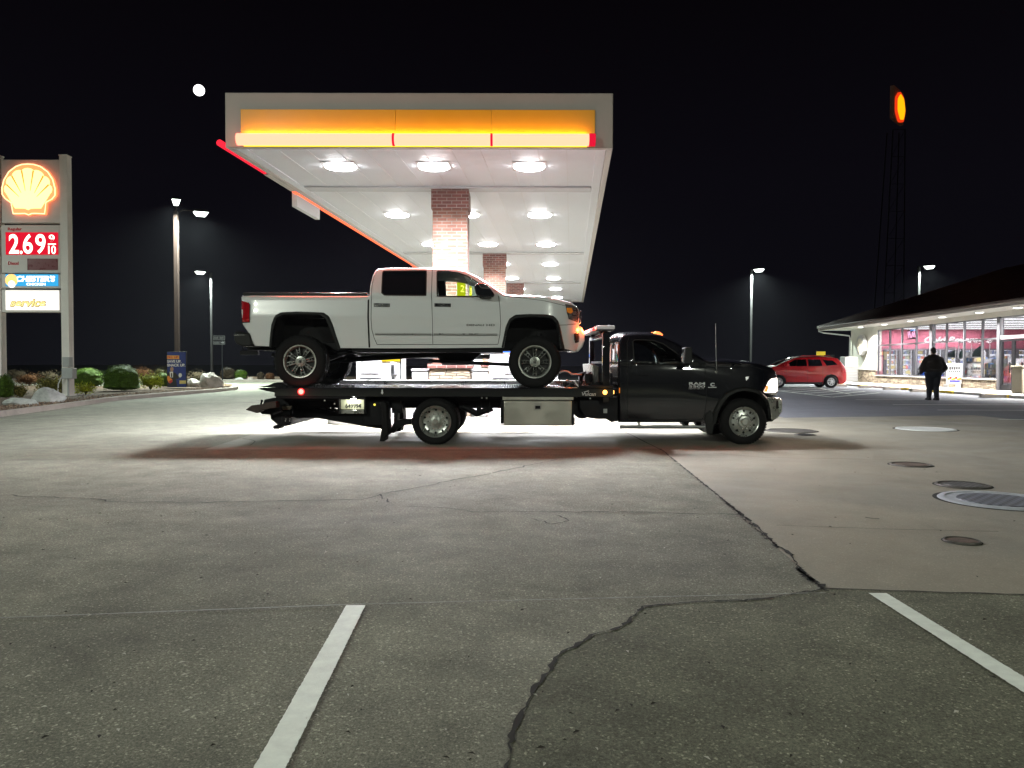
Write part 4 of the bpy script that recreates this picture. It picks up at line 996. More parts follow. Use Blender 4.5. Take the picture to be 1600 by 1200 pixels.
# islands, dispensers, bins, number signs
pw = pm('dispenser_white', (.70, .70, .70), .4, var=.04); pg = pm('dispenser_grey', (.28, .28, .29), .5)
bl = emi('dispenser_blue_band', (.06, .22, 1.), 2.4); yl = emi('dispenser_yellow_band', (1., .72, .02), 1.3); gr = emi('dispenser_green_band', (.0, .55, .16), 1.0); wb = emi('dispenser_white_band', (1, 1, 1), 2.2)
def pump(X, Y, label, right=False):
    p = thing('fuel_dispenser', label, 'fuel pump', (X, Y, .17), 0, 'fuel dispensers under the canopy'); ORG[0] = Vector((X, Y, .17)); z = .17
    MB().box(X-.53, X+.53, Y, Y+.55, z, z+1.42).build('cabinet', pw, p, bevel=.02)
    MB().box(X-.53, X-.43, Y+.02, Y+.5, z+1.42, z+1.62).build('side_post', pg, p, bevel=.01)
    MB().box(X+.43, X+.53, Y+.02, Y+.5, z+1.42, z+1.62).build('side_post', pg, p, bevel=.01)
    MB().box(X-.53, X+.53, Y-.01, Y+.56, z+1.62, z+2.15).build('header', pw, p, bevel=.03)
    MB().box(X-.50, X+.05, Y-.025, Y-.012, z+1.46, z+1.55).build('blue_band', bl, p, smooth=0)
    MB().box(X+.052, X+.50, Y-.025, Y-.012, z+1.26, z+1.55).build('side_band', gr if right else yl, p, smooth=0)
    MB().box(X-.18 if right else X-.42, X+.24 if right else X+.0, Y-.02, Y-.003, z+.98, z+1.28).build('screen', pg, p, bevel=.005)
    MB().box(X-.14 if right else X-.38, X+.20 if right else X-.04, Y-.026, Y-.021, z+1.02, z+1.24).build('screen_glass', wb, p, smooth=0)
    MB().box(X-.45, X+.05, Y-.015, Y-.003, z+.86, z+.885).build('trim_line', 'black_plastic', p)
    hx = X+.32
    b = MB(); b.box(hx-.06, hx+.08, Y-.09, Y-.003, z+.95, z+1.25); b.build('nozzle_holder', pg, p, bevel=.01)
    b = MB(); b.box(hx-.03, hx+.03, Y-.16, Y-.09, z+.98, z+1.18); b.tube([(hx, Y-.13, z+1.0), (hx, Y-.17, z+.9), (hx-.01, Y-.12, z+.82)], .018, 8); b.build('nozzle', 'black_plastic', p, bevel=.006)
    b = MB(); b.tube([(hx, Y-.14, z+1.0), (hx+.06, Y-.2, z+.7), (hx+.12, Y-.2, z+.35), (hx+.17, Y-.14, z+.3), (hx+.18, Y-.08, z+.8), (hx+.17, Y-.03, z+1.6)], .018, 8); b.build('hose', 'black_plastic', p)
    for k in range(4): MB().box(X-.40+k*.13, X-.31+k*.13, Y-.02, Y-.003, z+.58, z+.72).build('grade_button', [yl, pg, pg, pg][k] if not right else pg, p, bevel=.004)
    ORG[0] = Vector((0, 0, 0)); return p
def wbin(X, Y, label):
    p = thing('waste_bin', label, 'waste bin', (X, Y, .17), 0, 'waste bins beside the columns'); ORG[0] = Vector((X, Y, .17))
    MB().box(X-.19, X+.19, Y, Y+.45, .17, 1.2).build('bin_body', pw, p, bevel=.04)
    MB().box(X-.15, X+.15, Y-.012, Y-.002, .72, .98).build('opening', 'black_plastic', p, bevel=.01)
    MB().box(X-.11, X+.11, Y-.02, Y-.013, .83, .92).build('flap', pg, p, bevel=.004)
    MB().box(X-.21, X+.21, Y-.01, Y+.46, 1.2, 1.26).build('bin_lid', pg, p, bevel=.02); ORG[0] = Vector((0, 0, 0))
ords = ['nearest', 'second', 'third', 'farthest']
for k, (X, Y_) in enumerate(COLS):
    P = []
    n = 10; L = 2.3; r = .55; yc_ = Y_+.39
    for i in range(n+1): a = math.pi/2+math.pi*i/n; P.append((X-L+r*math.cos(a), yc_+r*math.sin(a)))
    for i in range(n+1): a = -math.pi/2+math.pi*i/n; P.append((X+L+r*math.cos(a), yc_+r*math.sin(a)))
    tag(MB().slab(P, 0, .17).build('pump_island', 'sidewalk', smooth=40, bevel=.02), kind='structure')
    pump(X-1.62, Y_+.15, 'white fuel dispenser with yellow band left of the %s brick column' % ords[k]); pump(X+1.40, Y_+.15, 'white fuel dispenser with green band right of the %s brick column' % ords[k], True)
    wbin(X-.68, Y_+.05, 'white waste bin left of the %s brick column' % ords[k]); wbin(X+.665, Y_+.05, 'white waste bin right of the %s brick column' % ords[k])
X, Y_ = COLS[0]
for (a, b, c, d, off, yy, lb) in ((714, 727, 440, 465, 0, 16.95, 'yellow number flag mounted on the nearest brick column'), (731.5, 737, 447, 466, 0, 26.5, 'small yellow number flag farther back, seen through the pickup window')):
    x0, z1 = XZ(a, c, yy); x1, z0 = XZ(b, d, yy)
    p = thing('number_flag', lb, 'number sign', ((x0+x1)/2, yy, z0), 0, 'yellow pump number flags'); ORG[0] = Vector(p.location)
    MB().box(x0, x1, yy, yy+.12, z0, z1).build('flag_box', emi('flag_yellow', (1, .93, .01), 1.0), p, bevel=.01)
    xm = (x0+x1)/2; text('2' if yy < 20 else '3', xm-.02, xm+.07, z0+.12, z1-.08, yy-.002, pm('flag_digit', (.22, .20, .0), .5, var=0), p)
    MB().box(xm-.03, xm+.03, yy+.12, yy+.9 if yy > 20 else COLS[0][1], (z0+z1)/2-.02, (z0+z1)/2+.02).build('bracket', 'black_metal', p)
    ORG[0] = Vector((0, 0, 0))
# ================================================================== SHOP
TH = -math.atan(SH)
sr = thing('convenience_store', 'low convenience store with maroon hip roof, ledge-stone base and a long lit window front', 'shop', (21.44, 0, 0), TH)
V0, V1, U1 = 30.0, 57.5, 14.0
def part(mb, n, m, par=None, **k): return mb.build(n, m, par or sr, **k)
mb = MB(); mb.box(-.02, .30, 52.75, V1, .95, 3.98); mb.box(-.02, .30, V0, 52.75, 3.73, 3.98); mb.box(-.02, .3, 56.9, 57.5, .1, .95)
mb.box(.3, U1, V1-.25, V1, 0, 3.98); mb.box(U1-.25, U1, V0, V1-.25, 0, 3.98); mb.box(.3, U1-.25, V0, V0+.25, 0, 3.98)
part(mb, 'wall', 'cream', smooth=0)
mb = MB(); mb.box(-.10, .28, 38.05, 52.72, .10, .62); mb.box(-.10, -.022, 52.72, V1+.05, .10, 1.0); mb.box(-.022, U1, V1+.002, V1+.08, .10, 1.0); mb.box(-.10, .28, V0, 34.6, .10, .62)
part(mb, 'stone_base', 'stone', uv=True, smooth=0)
mb = MB(); mb.box(-.14, .32, 38.05, 52.72, .622, .68); mb.box(-.14, -.023, 52.73, V1+.06, 1.002, 1.05); mb.box(-.14, .32, V0, 34.6, .622, .68)
part(mb, 'sill', 'sidewalk', smooth=0)
part(MB().box(.3, U1, V0, V1-.3, .10, .135), 'shop_floor', pm('shop_floor', (.45, .45, .44), .25), smooth=0)
part(MB().box(.3, U1-.25, V0+.25, V1-.25, 4.0, 4.06), 'shop_ceiling', 'white_wall', smooth=0)
# window frames and panes
vs_ = [52.7, 50.8, 49.0, 47.0, 45.0, 43.3, 41.4, 39.6, 38.12]
for i, (a, b) in enumerate(zip(vs_[:-1], vs_[1:])):
    fm = 'alu_frame'
    w_ = MB(); h = .045
    w_.box(.02, .12, b, b+h, .68, 3.73); w_.box(.02, .12, a-h, a, .68, 3.73)
    w_.box(.02, .12, b+h, a-h, .68, .73); w_.box(.02, .12, b+h, a-h, 3.68, 3.73); w_.box(.01, .13, b+h, a-h, 2.64, 2.72)
    f = part(w_, 'window', fm, smooth=0)
    MB().box(.065, .075, b+h, a-h, .73, 3.68).build('pane', 'glass_shop', f, smooth=0)
part(MB().box(-.06, .16, 44.78, 45.12, .68, 3.74), 'window_pier', 'alu_frame', smooth=0, bevel=.01)
part(MB().box(-.06, .16, 37.86, 38.1, .12, 3.74), 'window_pier', 'alu_frame', smooth=0, bevel=.01)
for (a, b) in ((37.84, 36.85), (36.83, 35.85)):
    d_ = MB(); d_.box(.02, .10, b, b+.10, .14, 2.62); d_.box(.02, .10, a-.10, a, .14, 2.62); d_.box(.02, .10, b+.1, a-.1, .14, .42); d_.box(.02, .10, b+.1, a-.1, 2.52, 2.62)
    f = part(d_, 'door', 'black_metal', smooth=0)
    MB().box(.055, .065, b+.10, a-.10, .42, 2.52).build('pane', 'glass_shop', f, smooth=0)
    MB().box(-.06, .02, b+.14, b+.17, 1.0, 1.5).build('handle', 'chrome', f)
w_ = MB(); w_.box(.0, .14, 35.8, 37.85, 2.64, 2.80); w_.box(.02, .12, 35.8, 37.85, 3.66, 3.73); part(w_, 'door_header', 'alu_light', smooth=0)
part(MB().box(.065, .075, 35.85, 37.8, 2.80, 3.66), 'transom_pane', 'glass_shop', smooth=0)
for a, b in ((35.78, 34.0), (33.95, 32.1), (32.05, 30.3)):
    w_ = MB(); w_.box(.02, .12, b, b+.05, .68, 3.73); w_.box(.02, .12, a-.05, a, .68, 3.73); w_.box(.01, .13, b+.05, a-.05, 2.64, 2.72)
    f = part(w_, 'window', 'alu_frame', smooth=0); MB().box(.065, .075, b+.05, a-.05, .68, 3.73).build('pane', 'glass_shop', f, smooth=0)
# soffit, eave fascia, gutter, roof
UE, VE = -2.0, 58.7
sof = MB(); sof.box(UE+.08, -.02, V0-2, VE-.08, 3.98, 4.03); sof.box(-.02, U1+2, V1+.002, VE-.08, 3.98, 4.03); part(sof, 'soffit', 'cream', smooth=0)
fa = MB(); fa.box(UE, UE+.08, V0-2, VE, 3.95, 4.20); fa.box(UE+.08, U1+2, VE-.08, VE, 3.95, 4.20); part(fa, 'eave_fascia', pm('eave_fascia', (.42, .39, .36), .5), smooth=0, bevel=.01)
gt = MB(); gt.box(UE-.12, UE-.003, V0-2, VE+.02, 4.09, 4.22); part(gt, 'gutter', pm('gutter_brown', (.15, .12, .11), .5), smooth=0, bevel=.02)
dsp = MB(); dsp.tube([(UE-.05, VE-.25, 4.1), (UE-.05, VE-.25, 3.9), (UE+.25, VE-.4, 3.78), (-.18, V1-.1, 3.52), (-.12, V1-.1, 3.35), (-.12, V1-.1, 1.1)], .055, 8); part(dsp, 'downspout', 'white_metal')
rf = MB(); s = .374; hh = (U1+2-UE)/2; um = UE-.12+hh; zr = 4.22+hh*s
A = (UE-.12, VE+.05, 4.222); B = (UE-.12, V0-2, 4.222); Cc = (um, V0-2+0, zr); D = (um, VE+.05-hh, zr); E = (U1+2, VE+.05, 4.222); F = (U1+2, V0-2, 4.222)
rf.add([A, B, Cc, D], [(0, 1, 2, 3)]); rf.add([A, D, E], [(0, 1, 2)]); rf.add([D, Cc, F, E], [(0, 1, 2, 3)]); rf.add([B, F, Cc], [(0, 1, 2)])
rfo = part(rf, 'roof', 'roof', smooth=0)
sm = MB()
for k in range(60):
    v = VE-.4-k*.45
    if v < V0-2: break
    L = min(hh, VE+.05-v)
    sm.tube([(UE-.12, v, 4.225), (UE-.12+L, v, 4.225+L*s)], .018, 4)
for k in range(34):
    u = UE+.3+k*.5
    if u > U1+2: break
    L = min(u-UE+.12, U1+2-u, hh); sm.tube([(u, VE+.05, 4.225), (u, VE+.05-L, 4.225+L*s)], .018, 4)
sm.tube([A, D], .05, 6); sm.build('roof_ribs', 'roof', rfo)
for k, (v, u) in enumerate(((52.9, -1.05), (49.1, -1.0), (45.4, -1.0), (41.6, -1.0), (37.9, -1.0), (34.7, -1.0), (31.4, -1.0))):
    f = MB(); f.lathe([(.0005, 0), (.22, 0), (.24, -.03), (.24, .02)], (u, v, 3.965), 24, 'z'); f = part(f, 'soffit_light', 'white_metal')
    MB().lathe([(.0005, -.055), (.13, -.045), (.20, -.005)], (u, v, 3.965), 24, 'z').build('lens', emi('soffit_lens', (1, .99, .92), 7.), f)
    area('soffit_lamp', (u, v, 3.88), .25, 640, (1, .97, .92), f, spread=R(130))
# interior: far wall with text band and coolers
part(MB().box(.32, U1-.3, 56.2, 56.4, 2.55, 3.99), 'cooler_header', 'maroon_wall', smooth=0)
part(MB().box(.32, .7, 53.5, 56.2, .14, 3.5), 'end_partition', 'maroon_wall', smooth=0)
wg = emi('sign_white_letters', (1, .97, .97), 4.)
x0 = 5.6
def uat(px, v):   # local u seen at photo column px on the far wall
    a = (px-800)/FPX; # world ray (a,1): solve for local v
    c, s_ = math.cos(TH), math.sin(TH)
    # world = (21.44 + c u - s v, s u + c v); world.x = a*world.y
    return (a*(c*v)-21.44+s_*v)/(c-a*s_)
text('Cold Beverages', uat(1443, 56.2), uat(1550, 56.2), 2.82, 3.42, 56.19, wg, sr, shear=.3, bold=.04)
prod_cols = [(.8, .8, .82), (.25, .3, .55), (.6, .12, .1), (.12, .25, .5), (.5, .4, .3), (.15, .15, .18), (.7, .6, .25), (.35, .42, .35), (.75, .72, .8), (.08, .08, .1)]
pmats = [pm('product_%s' % n, c, .5, var=.1) for n, c in zip(('white', 'indigo', 'red', 'blue', 'tan', 'black', 'gold', 'sage', 'pale', 'dark'), prod_cols)]
rnd = random.Random(5)
def products(mb, u0, u1, v, z, h, depth=.2, wmin=.06, wmax=.13, along='u'):
    u = u0
    while u < u1-.03:
        w_ = rnd.uniform(wmin, wmax); hh_ = h*rnd.uniform(.6, .95); mb.mi = rnd.randrange(len(pmats)) if rnd.random() < .6 else mb.mi
        if along == 'u': mb.box(u, min(u1, u+w_*.88), v, v+depth, z, z+hh_)
        else: mb.box(v, v+depth, u, min(u1, u+w_*.88), z, z+hh_)
        u += w_
cool_glow = emi('cooler_back_glow', (.92, .93, 1.), 3.)
u = .85; k = 0
names_ = ['first', 'second', 'third', 'fourth', 'fifth', 'sixth', 'seventh', 'eighth', 'ninth', 'tenth', 'eleventh', 'twelfth']
while u < 12.4:
    c = thing('drinks_cooler', '%s glass-door drinks cooler from the left along the far wall of the store' % names_[k], 'cooler', (0, 0, 0), 0, 'glass-door coolers on the far store wall'); c.location = Vector((21.44, 0, 0)); c.rotation_euler = (0, 0, TH)
    f = MB(); f.box(u, u+.10, 55.95, 56.2, .14, 2.54); f.box(u+.92, u+1.0, 55.95, 56.2, .14, 2.54); f.box(u+.10, u+.92, 55.95, 56.2, .14, .25); f.box(u+.10, u+.92, 55.95, 56.2, 2.44, 2.54)
    f.build('door_frame', 'alu_frame', c, smooth=0)
    MB().box(u+.10, u+.92, 56.75, 56.8, .25, 2.44).build('lit_back', cool_glow, c, smooth=0)
    sh_ = MB()
    for q in range(6): sh_.box(u+.10, u+.92, 56.3, 56.74, .35+q*.36, .365+q*.36)
    sh_.build('shelf', 'alu_light', c, smooth=0)
    pr = MB()
    for q in range(6): products(pr, u+.11, u+.91, 56.32, .366+q*.36, .28, .2, .06, .09)
    pr.build('bottle_rows', pmats, c, smooth=0)
    u += 1.02; k += 1
# gondola shelving and stacks
def gondola(u0, u1, v0, v1, h, label):
    g = thing('shelf_unit', label, 'shelf', (0, 0, 0), 0, 'shop shelving behind the windows'); g.location = Vector((21.44, 0, 0)); g.rotation_euler = (0, 0, TH)
    fr = MB(); fr.box(u0, u1, v0, v0+.04, .14, h); fr.box(u0, u1, v1-.04, v1, .14, h); fr.box((u0+u1)/2-.02, (u0+u1)/2+.02, v0+.04, v1-.04, .14, h); fr.build('frame', 'alu_light', g, smooth=0)
    pr = MB(); n = int((h-.2)/.34)
    for q in range(n):
        z = .2+q*.34; fr2 = 0
        products(pr, v0+.05, v1-.05, u0, z, .28, .2, .1, .25, along='v'); products(pr, u0, u1, v0-.16, z, .28, .15, .08, .2)
    pr.build('goods', pmats, g, smooth=0)
gondola(1.2, 2.0, 47.3, 49.6, 1.5, 'low shelf unit of packets behind the left store windows')
gondola(1.0, 1.9, 39.0, 41.3, 1.7, 'shelf unit of packets behind the window right of the sandwich board')
gondola(3.6, 4.6, 41.5, 46., 1.6, 'long shelf unit deeper inside behind the middle store windows')
gondola(4.2, 5.2, 33.5, 38.0, 1.6, 'shelf unit inside behind the store door')
gondola(.9, 1.6, 42.2, 43.2, 2.1, 'tall display rack behind the person walking to the store')
for i, (uu, vv, n, lb) in enumerate(((.5, 46.2, 5, 'left stack of blue water packs behind the store window'), (.5, 45.4, 4, 'right stack of blue water packs behind the store window'), (.5, 47.0, 3, 'lowest stack of blue water packs behind the store window'))):
    g = thing('water_stack', lb, 'water packs', (0, 0, 0), 0, 'blue water packs behind the window'); g.location = Vector((21.44, 0, 0)); g.rotation_euler = (0, 0, TH)
    for q in range(n):
        p_ = MB()
        for a in range(4):
            for b in range(3): p_.cyl((uu+a*.1+.05, vv+b*.16+.1, .20+q*.30), (uu+a*.1+.05, vv+b*.16+.1, .44+q*.30), .045, .035, 8)
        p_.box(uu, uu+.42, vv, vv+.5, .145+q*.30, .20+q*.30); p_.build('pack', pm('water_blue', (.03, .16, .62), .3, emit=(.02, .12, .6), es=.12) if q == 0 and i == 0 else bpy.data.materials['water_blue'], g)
# neon style brand sign and window posters
ng = thing('neon_sign', 'small glowing pink and blue sign hung high in the left store window', 'sign', (0, 0, 0)); ng.location = Vector((21.44, 0, 0)); ng.rotation_euler = (0, 0, TH)
def vface(px): return 21.44*1202/(px-880)
a_, b_ = vface(1411.5), vface(1425)
MB().box(.16, .19, b_, a_, 2.95, 3.55).build('backing', 'maroon_wall', ng, smooth=0)
nt_ = MB(); vv = [b_+.1+i*(a_-b_-.2)/8 for i in range(9)]
nt_.tube([(.14, vv[8], 3.45), (.14, vv[7], 3.05), (.14, vv[6], 3.45), (.14, vv[5], 3.05)], .03, 6); nt_.tube([(.14, vv[4], 3.05), (.14, vv[3], 3.4), (.14, vv[2], 3.1), (.14, vv[1], 3.45), (.14, vv[0], 3.05)], .03, 6); nt_.build('tube', emi('neon_pink', (1, .45, .65), 5.), ng)
MB().tube([(.14, vv[5], 3.5), (.14, vv[3], 3.52), (.14, vv[0], 3.5)], .03, 6).build('tube', emi('neon_blue', (.1, .4, 1.), 4.), ng)
wp = [(1469, 1485, 1.75, 2.35, 'window poster nearest above the walking person'), (1489, 1500, 1.7, 2.6, 'window poster above the sandwich board'), (1509, 1525, 1.75, 2.6, 'window poster with dark swoosh right of the sandwich board'), (1537, 1553, 1.75, 2.6, 'pale outlined window poster beside the store door')]
for a, b, z0, z1, lb in wp:
    p_ = thing('window_poster', lb, 'poster', (0, 0, 0), 0, 'posters taped in the store windows'); p_.location = Vector((21.44, 0, 0)); p_.rotation_euler = (0, 0, TH)
    v1, v0 = vface(a), vface(b)
    fr = MB(); e = .05; fr.box(.20, .215, v0, v0+e, z0, z1); fr.box(.20, .215, v1-e, v1, z0, z1); fr.box(.20, .215, v0+e, v1-e, z0, z0+e); fr.box(.20, .215, v0+e, v1-e, z1-e, z1); fr.build('border', 'white_p', p_, smooth=0)
    if b < 1530:
        P = [(v0+e, z0+e), (v1-e, z0+e)]+[(v1-e-(v1-v0-2*e)*t, z0+e+(z1-z0-2*e)*(.08+.72*t**.5)) for t in (.1, .3, .6, .85, 1)]
        m_ = MB(); n = len(P); m_.add([(.205, p[0], p[1]) for p in P]+[(.21, p[0], p[1]) for p in P], [tuple(range(n)), tuple(range(2*n-1, n-1, -1))]+[(i, (i+1) % n, n+(i+1) % n, n+i) for i in range(n)]); m_.build('dark_swoosh', pm('poster_swoosh', (.02, .05, .045), .5), p_, smooth=0)
mb = MB()
shop_panel = emi('shop_ceiling_panel', (1, 1, 1), 3.0)
for i in range(9):
    v = 55-i*2.9; f = MB().box(.7, 12.6, v-.76, v+.76, 3.95, 3.995).build('ceiling_strip', 'white_metal', sr, smooth=0)
    MB().box(.75, 12.5, v-.72, v+.72, 3.93, 3.948).build('diffuser', shop_panel, f, smooth=0)
    area('shop_light', (4.5, v, 3.90), 7.5, 1500, (1, 1, 1), f, size_y=.3)
mm = MB(); mm.box(U1-.5, U1-.27, V0+.3, 55.9, 2.3, 3.6); part(mm, 'counter_header', pm('header_red', (.5, .01, .02), .6), smooth=0)
mm = MB(); mm.box(9.5, 10.4, 33, 50, .14, 1.05); part(mm, 'counter', 'white_wall', smooth=0)
part(MB().box(3.0, 9.5, 35.3, 35.4, 2.3, 3.2), 'door_banner', pm('header_red2', (.5, .01, .03), .6, emit=(1, .02, .05), es=.12), smooth=0)
# shell emblem board on the end of the facade
em = thing('wall_emblem', 'white shell-shaped board standing off the cream end of the store wall', 'sign', (0, 0, 0)); em.location = Vector((21.44, 0, 0)); em.rotation_euler = (0, 0, TH)
P = []
for i in range(30):
    a = 2*math.pi*i/30; r = .82+.03*math.cos(7*a); P.append((54.9+r*math.cos(a)*.95, 2.70+r*math.sin(a)*(.95 if math.sin(a) > 0 else .8)))
m_ = MB(); n = len(P); m_.add([(-.34, a, b) for a, b in P]+[(-.12, a, b) for a, b in P], [tuple(range(n)), tuple(range(2*n-1, n-1, -1))]+[(i, (i+1) % n, n+(i+1) % n, n+i) for i in range(n)]); m_.build('board', 'white_metal', em, bevel=.03)
m_ = MB()
for k in range(7):
    a = R(25+130*k/6); m_.tube([(-.35, 54.9, 2.15), (-.35, 54.9+.70*math.cos(a), 2.62+.62*math.sin(a))], .035, 6)
m_.build('emblem_ribs', pm('emblem_pale_yellow', (.80, .76, .62), .5), em)
MB().box(-.12, -.022, 54.6, 55.2, 2.5, 2.9).build('bracket', 'grey_box', em)

# --- things in front of the store
def local_thing(n, lb, cat, group=None):
    o = thing(n, lb, cat, (0, 0, 0), 0, group); o.location = Vector((21.44, 0, 0)); o.rotation_euler = (0, 0, TH); return o
t = local_thing('ice_locker', 'pale grey slatted locker between the red car and the stone wall', 'locker')
MB().box(-1.25, -.35, 55.2, 56.2, .13, 1.95).build('cabinet', 'locker', t, bevel=.02)
s_ = MB()
for k in range(9): s_.box(-1.26, -.34, 55.17, 55.198, .22+k*.19, .36+k*.19)
s_.build('slats', 'locker', t, bevel=.01)
t = local_thing('vending_kiosk', 'dark vending kiosk with yellow top sign behind the rear of the red car', 'kiosk')
MB().box(-2.05, -1.35, 57.0, 57.7, .13, 2.1).build('cabinet', 'pole_grey', t, bevel=.03)
MB().box(-1.95, -1.45, 56.97, 56.995, .6, 1.8).build('screen_panel', 'interior_grey', t, smooth=0)
s_ = MB()
for k in range(6):
    for j in range(3): s_.box(-1.93+j*.17, -1.80+j*.17, 56.94, 56.968, .65+k*.19, .78+k*.19)
s_.build('bottle_display', pmats[0], t, smooth=0)
MB().box(-2.55, -1.95, 57.2, 57.4, 1.75, 2.35).build('yellow_sign', pm('kiosk_yellow', (.8, .6, .03), .5, emit=(1, .75, .05), es=.35), t, bevel=.02)
MB().box(-2.25, -2.15, 57.25, 57.35, .13, 1.75).build('sign_post', 'pole_grey', t)
t = local_thing('rubbish_bin', 'large beige square rubbish bin at the right picture edge by the store door', 'bin')
MB().box(-1.55, -.55, 33.3, 34.1, .13, 1.25).build('bin_body', 'beige', t, bevel=.04)
MB().box(-1.60, -.50, 33.25, 34.15, 1.252, 1.34).build('bin_lid', 'beige', t, bevel=.03)
MB().box(-1.2, -.9, 33.285, 33.298, .9, 1.15).build('opening', 'black_plastic', t)
# sandwich board faces the camera
xb0, zb1 = XZ(1479, 568, 41.2); xb1, zb0 = XZ(1503.5, 600.5, 41.2)
t = thing('sandwich_board', 'white sandwich board with colourful food print standing before the stone wall', 'sandwich board', ((xb0+xb1)/2, 41.2, .13)); ORG[0] = Vector(t.location)
MB().box(xb0, xb1, 41.2, 41.25, zb0, zb1).build('frame', 'white_metal', t, bevel=.015)
for xx in (xb0+.08, xb1-.12): MB().box(xx, xx+.04, 41.2, 41.6, .13, zb0).build('leg', 'white_metal', t)
MB().box(xb0+.05, xb1-.05, 41.185, 41.198, zb0+.05, zb1-.05).build('print', 'white_p', t, smooth=0)
hx = (xb1-xb0)
g = MB(); rnd2 = random.Random(3)
for i in range(5): 
    x_ = xb0+.14+i*.12; g.box(x_, x_+.085, 41.176, 41.184, zb1-.33+rnd2.uniform(-.02, .02), zb1-.17)
for i in range(6): 
    x_ = xb0+.10+i*.11; g.box(x_, x_+.07, 41.176, 41.184, zb1-.48, zb1-.39)
g.build('lettering', 'black_p', t, smooth=0)
g = MB()
for i in range(7):
    X = xb0+.12+i*.10; Z = zb0+.30+.06*math.sin(i*2.1); g.mi = i % 3; g.lathe([(.0005, 0), (.06, .0), (.07, .012)], (X, 41.172, Z), 14)
g.build('printed_food', ['orange_p', 'red_p', 'yellow'], t)
MB().box(xb0+.16, xb1-.16, 41.160, 41.170, zb0+.13, zb0+.22).build('printed_ribbon', pm('print_blue', (.05, .05, .5), .5), t, smooth=0); ORG[0] = Vector((0, 0, 0))
# wheel stops
ws = ['farthest wheel stop, beside the rear wheel of the red car', 'second farthest wheel stop, between two yellow kerb marks', 'middle wheel stop behind the legs of the walking person', 'wheel stop under the sandwich board', 'nearest wheel stop, in front of the beige bin']
for (a, b, py, lb) in ((1306, 1325, 603.2, ws[0]), (1342, 1363, 605.5, ws[1]), (1381, 1409, 608.5, ws[2]), (1424, 1454, 611.8, ws[3]), (1532, 1580, 620.5, ws[4])):
    y0 = 1.37*FPX/(py-569); x0 = (a-800)/FPX*y0; x1 = (b-800)/FPX*y0
    t = thing('wheel_stop', lb, 'wheel stop', ((x0+x1)/2, y0, 0), 0, 'concrete wheel stops before the store'); ORG[0] = Vector(t.location)
    mb = MB(); mb.prism([(x0, .01), (x0+.1, .15), (x1-.1, .15), (x1, .01)], y0, y0+.18); mb.build('concrete_bar', 'kerb', t, bevel=.02)
    mb = MB(); mb.cyl((x0+.35, y0+.08, .125), (x0+.35, y0+.08, .137), .02); mb.cyl((x1-.35, y0+.08, .125), (x1-.35, y0+.08, .137), .02); mb.build('anchor_bolt', 'iron', t); ORG[0] = Vector((0, 0, 0))

# ================================================================== PERSON
PX, PY = G(1457.5, 625.5); H = 1.88
p = thing('person', 'heavy-set person in dark jacket and trousers walking away towards the store', 'person', (PX, PY, 0), R(-6)); p.scale = (1.10, 1.06, 1.09)
def remeshed(name, parts, mat, parent, vox=.018, smooth=8):
    bm = bmesh.new()
    for kind, *a in parts:
        if kind == 's':
            c, r = a
            m_ = Matrix.Translation(c) @ Matrix.Diagonal((r[0], r[1], r[2], 1)); bmesh.ops.create_icosphere(bm, subdivisions=3, radius=1, matrix=m_)
        else:
            a0, b0, r0, r1 = a; a0 = Vector(a0); b0 = Vector(b0); n = 9
            for i in range(n+1):
                q = a0.lerp(b0, i/n); r = r0+(r1-r0)*i/n; bmesh.ops.create_icosphere(bm, subdivisions=2, radius=r, matrix=Matrix.Translation(q))
    me = bpy.data.meshes.new(name); bm.to_mesh(me); bm.free()
    o = link_mesh(name, me, mat, parent)
    rm = o.modifiers.new('join', 'REMESH'); rm.mode = 'VOXEL'; rm.voxel_size = vox; rm.use_smooth_shade = True
    s = o.modifiers.new('soft', 'SMOOTH'); s.iterations = smooth; s.factor = .5
    return o
# body: legs, pelvis, torso, neck, head, arms with hands
B = [('c', (-.09, .10, .10), (-.095, .06, .50), .065, .085), ('c', (-.095, .06, .50), (-.11, .0, .90), .10, .13),
     ('c', (.09, -.10, .12), (.095, .0, .52), .065, .085), ('c', (.095, .0, .52), (.11, .0, .90), .10, .13),
     ('s', (0, 0, .95), (.26, .19, .16)), ('c', (0, 0, 1.0), (0, 0, 1.42), .18, .17), ('c', (0, 0, 1.45), (0, .02, 1.64), .075, .065),
     ('s', (0, .03, 1.745), (.082, .10, .118)), ('s', (0, .12, 1.70), (.04, .03, .04)), ('s', (0, .135, 1.735), (.014, .02, .025)),
     ('s', (-.085, .03, 1.735), (.014, .022, .034)), ('s', (.085, .03, 1.735), (.014, .022, .034)),
     ('c', (-.25, 0, 1.40), (-.375, -.02, 1.14), .075, .06), ('c', (-.375, -.02, 1.14), (-.32, .20, .98), .055, .038),
     ('c', (.25, 0, 1.40), (.375, -.02, 1.14), .075, .06), ('c', (.375, -.02, 1.14), (.32, .20, .98), .055, .038),
     ('s', (-.09, .16, .05), (.055, .14, .05)), ('s', (.09, -.06, .06), (.055, .14, .05))]
for sx_ in (-1, 1):
    B.append(('s', (sx_*.30, .235, .965), (.022, .045, .042)))
    for f in range(4): B.append(('c', (sx_*(.295-.004*f), .265, .99-.02*f), (sx_*(.27), .31-.006*f, .975-.022*f), .011, .008))
    B.append(('c', (sx_*.285, .225, .995), (sx_*.262, .265, 1.01), .012, .009))
remeshed('body', B, 'skin', p, .014, 3)
T = [('c', (-.09, .10, .11), (-.098, .06, .50), .082, .11), ('c', (-.098, .06, .50), (-.12, .0, .92), .118, .165),
     ('c', (.09, -.10, .12), (.098, .0, .52), .082, .11), ('c', (.098, .0, .52), (.12, .0, .92), .118, .165), ('s', (0, 0, .98), (.30, .235, .19))]
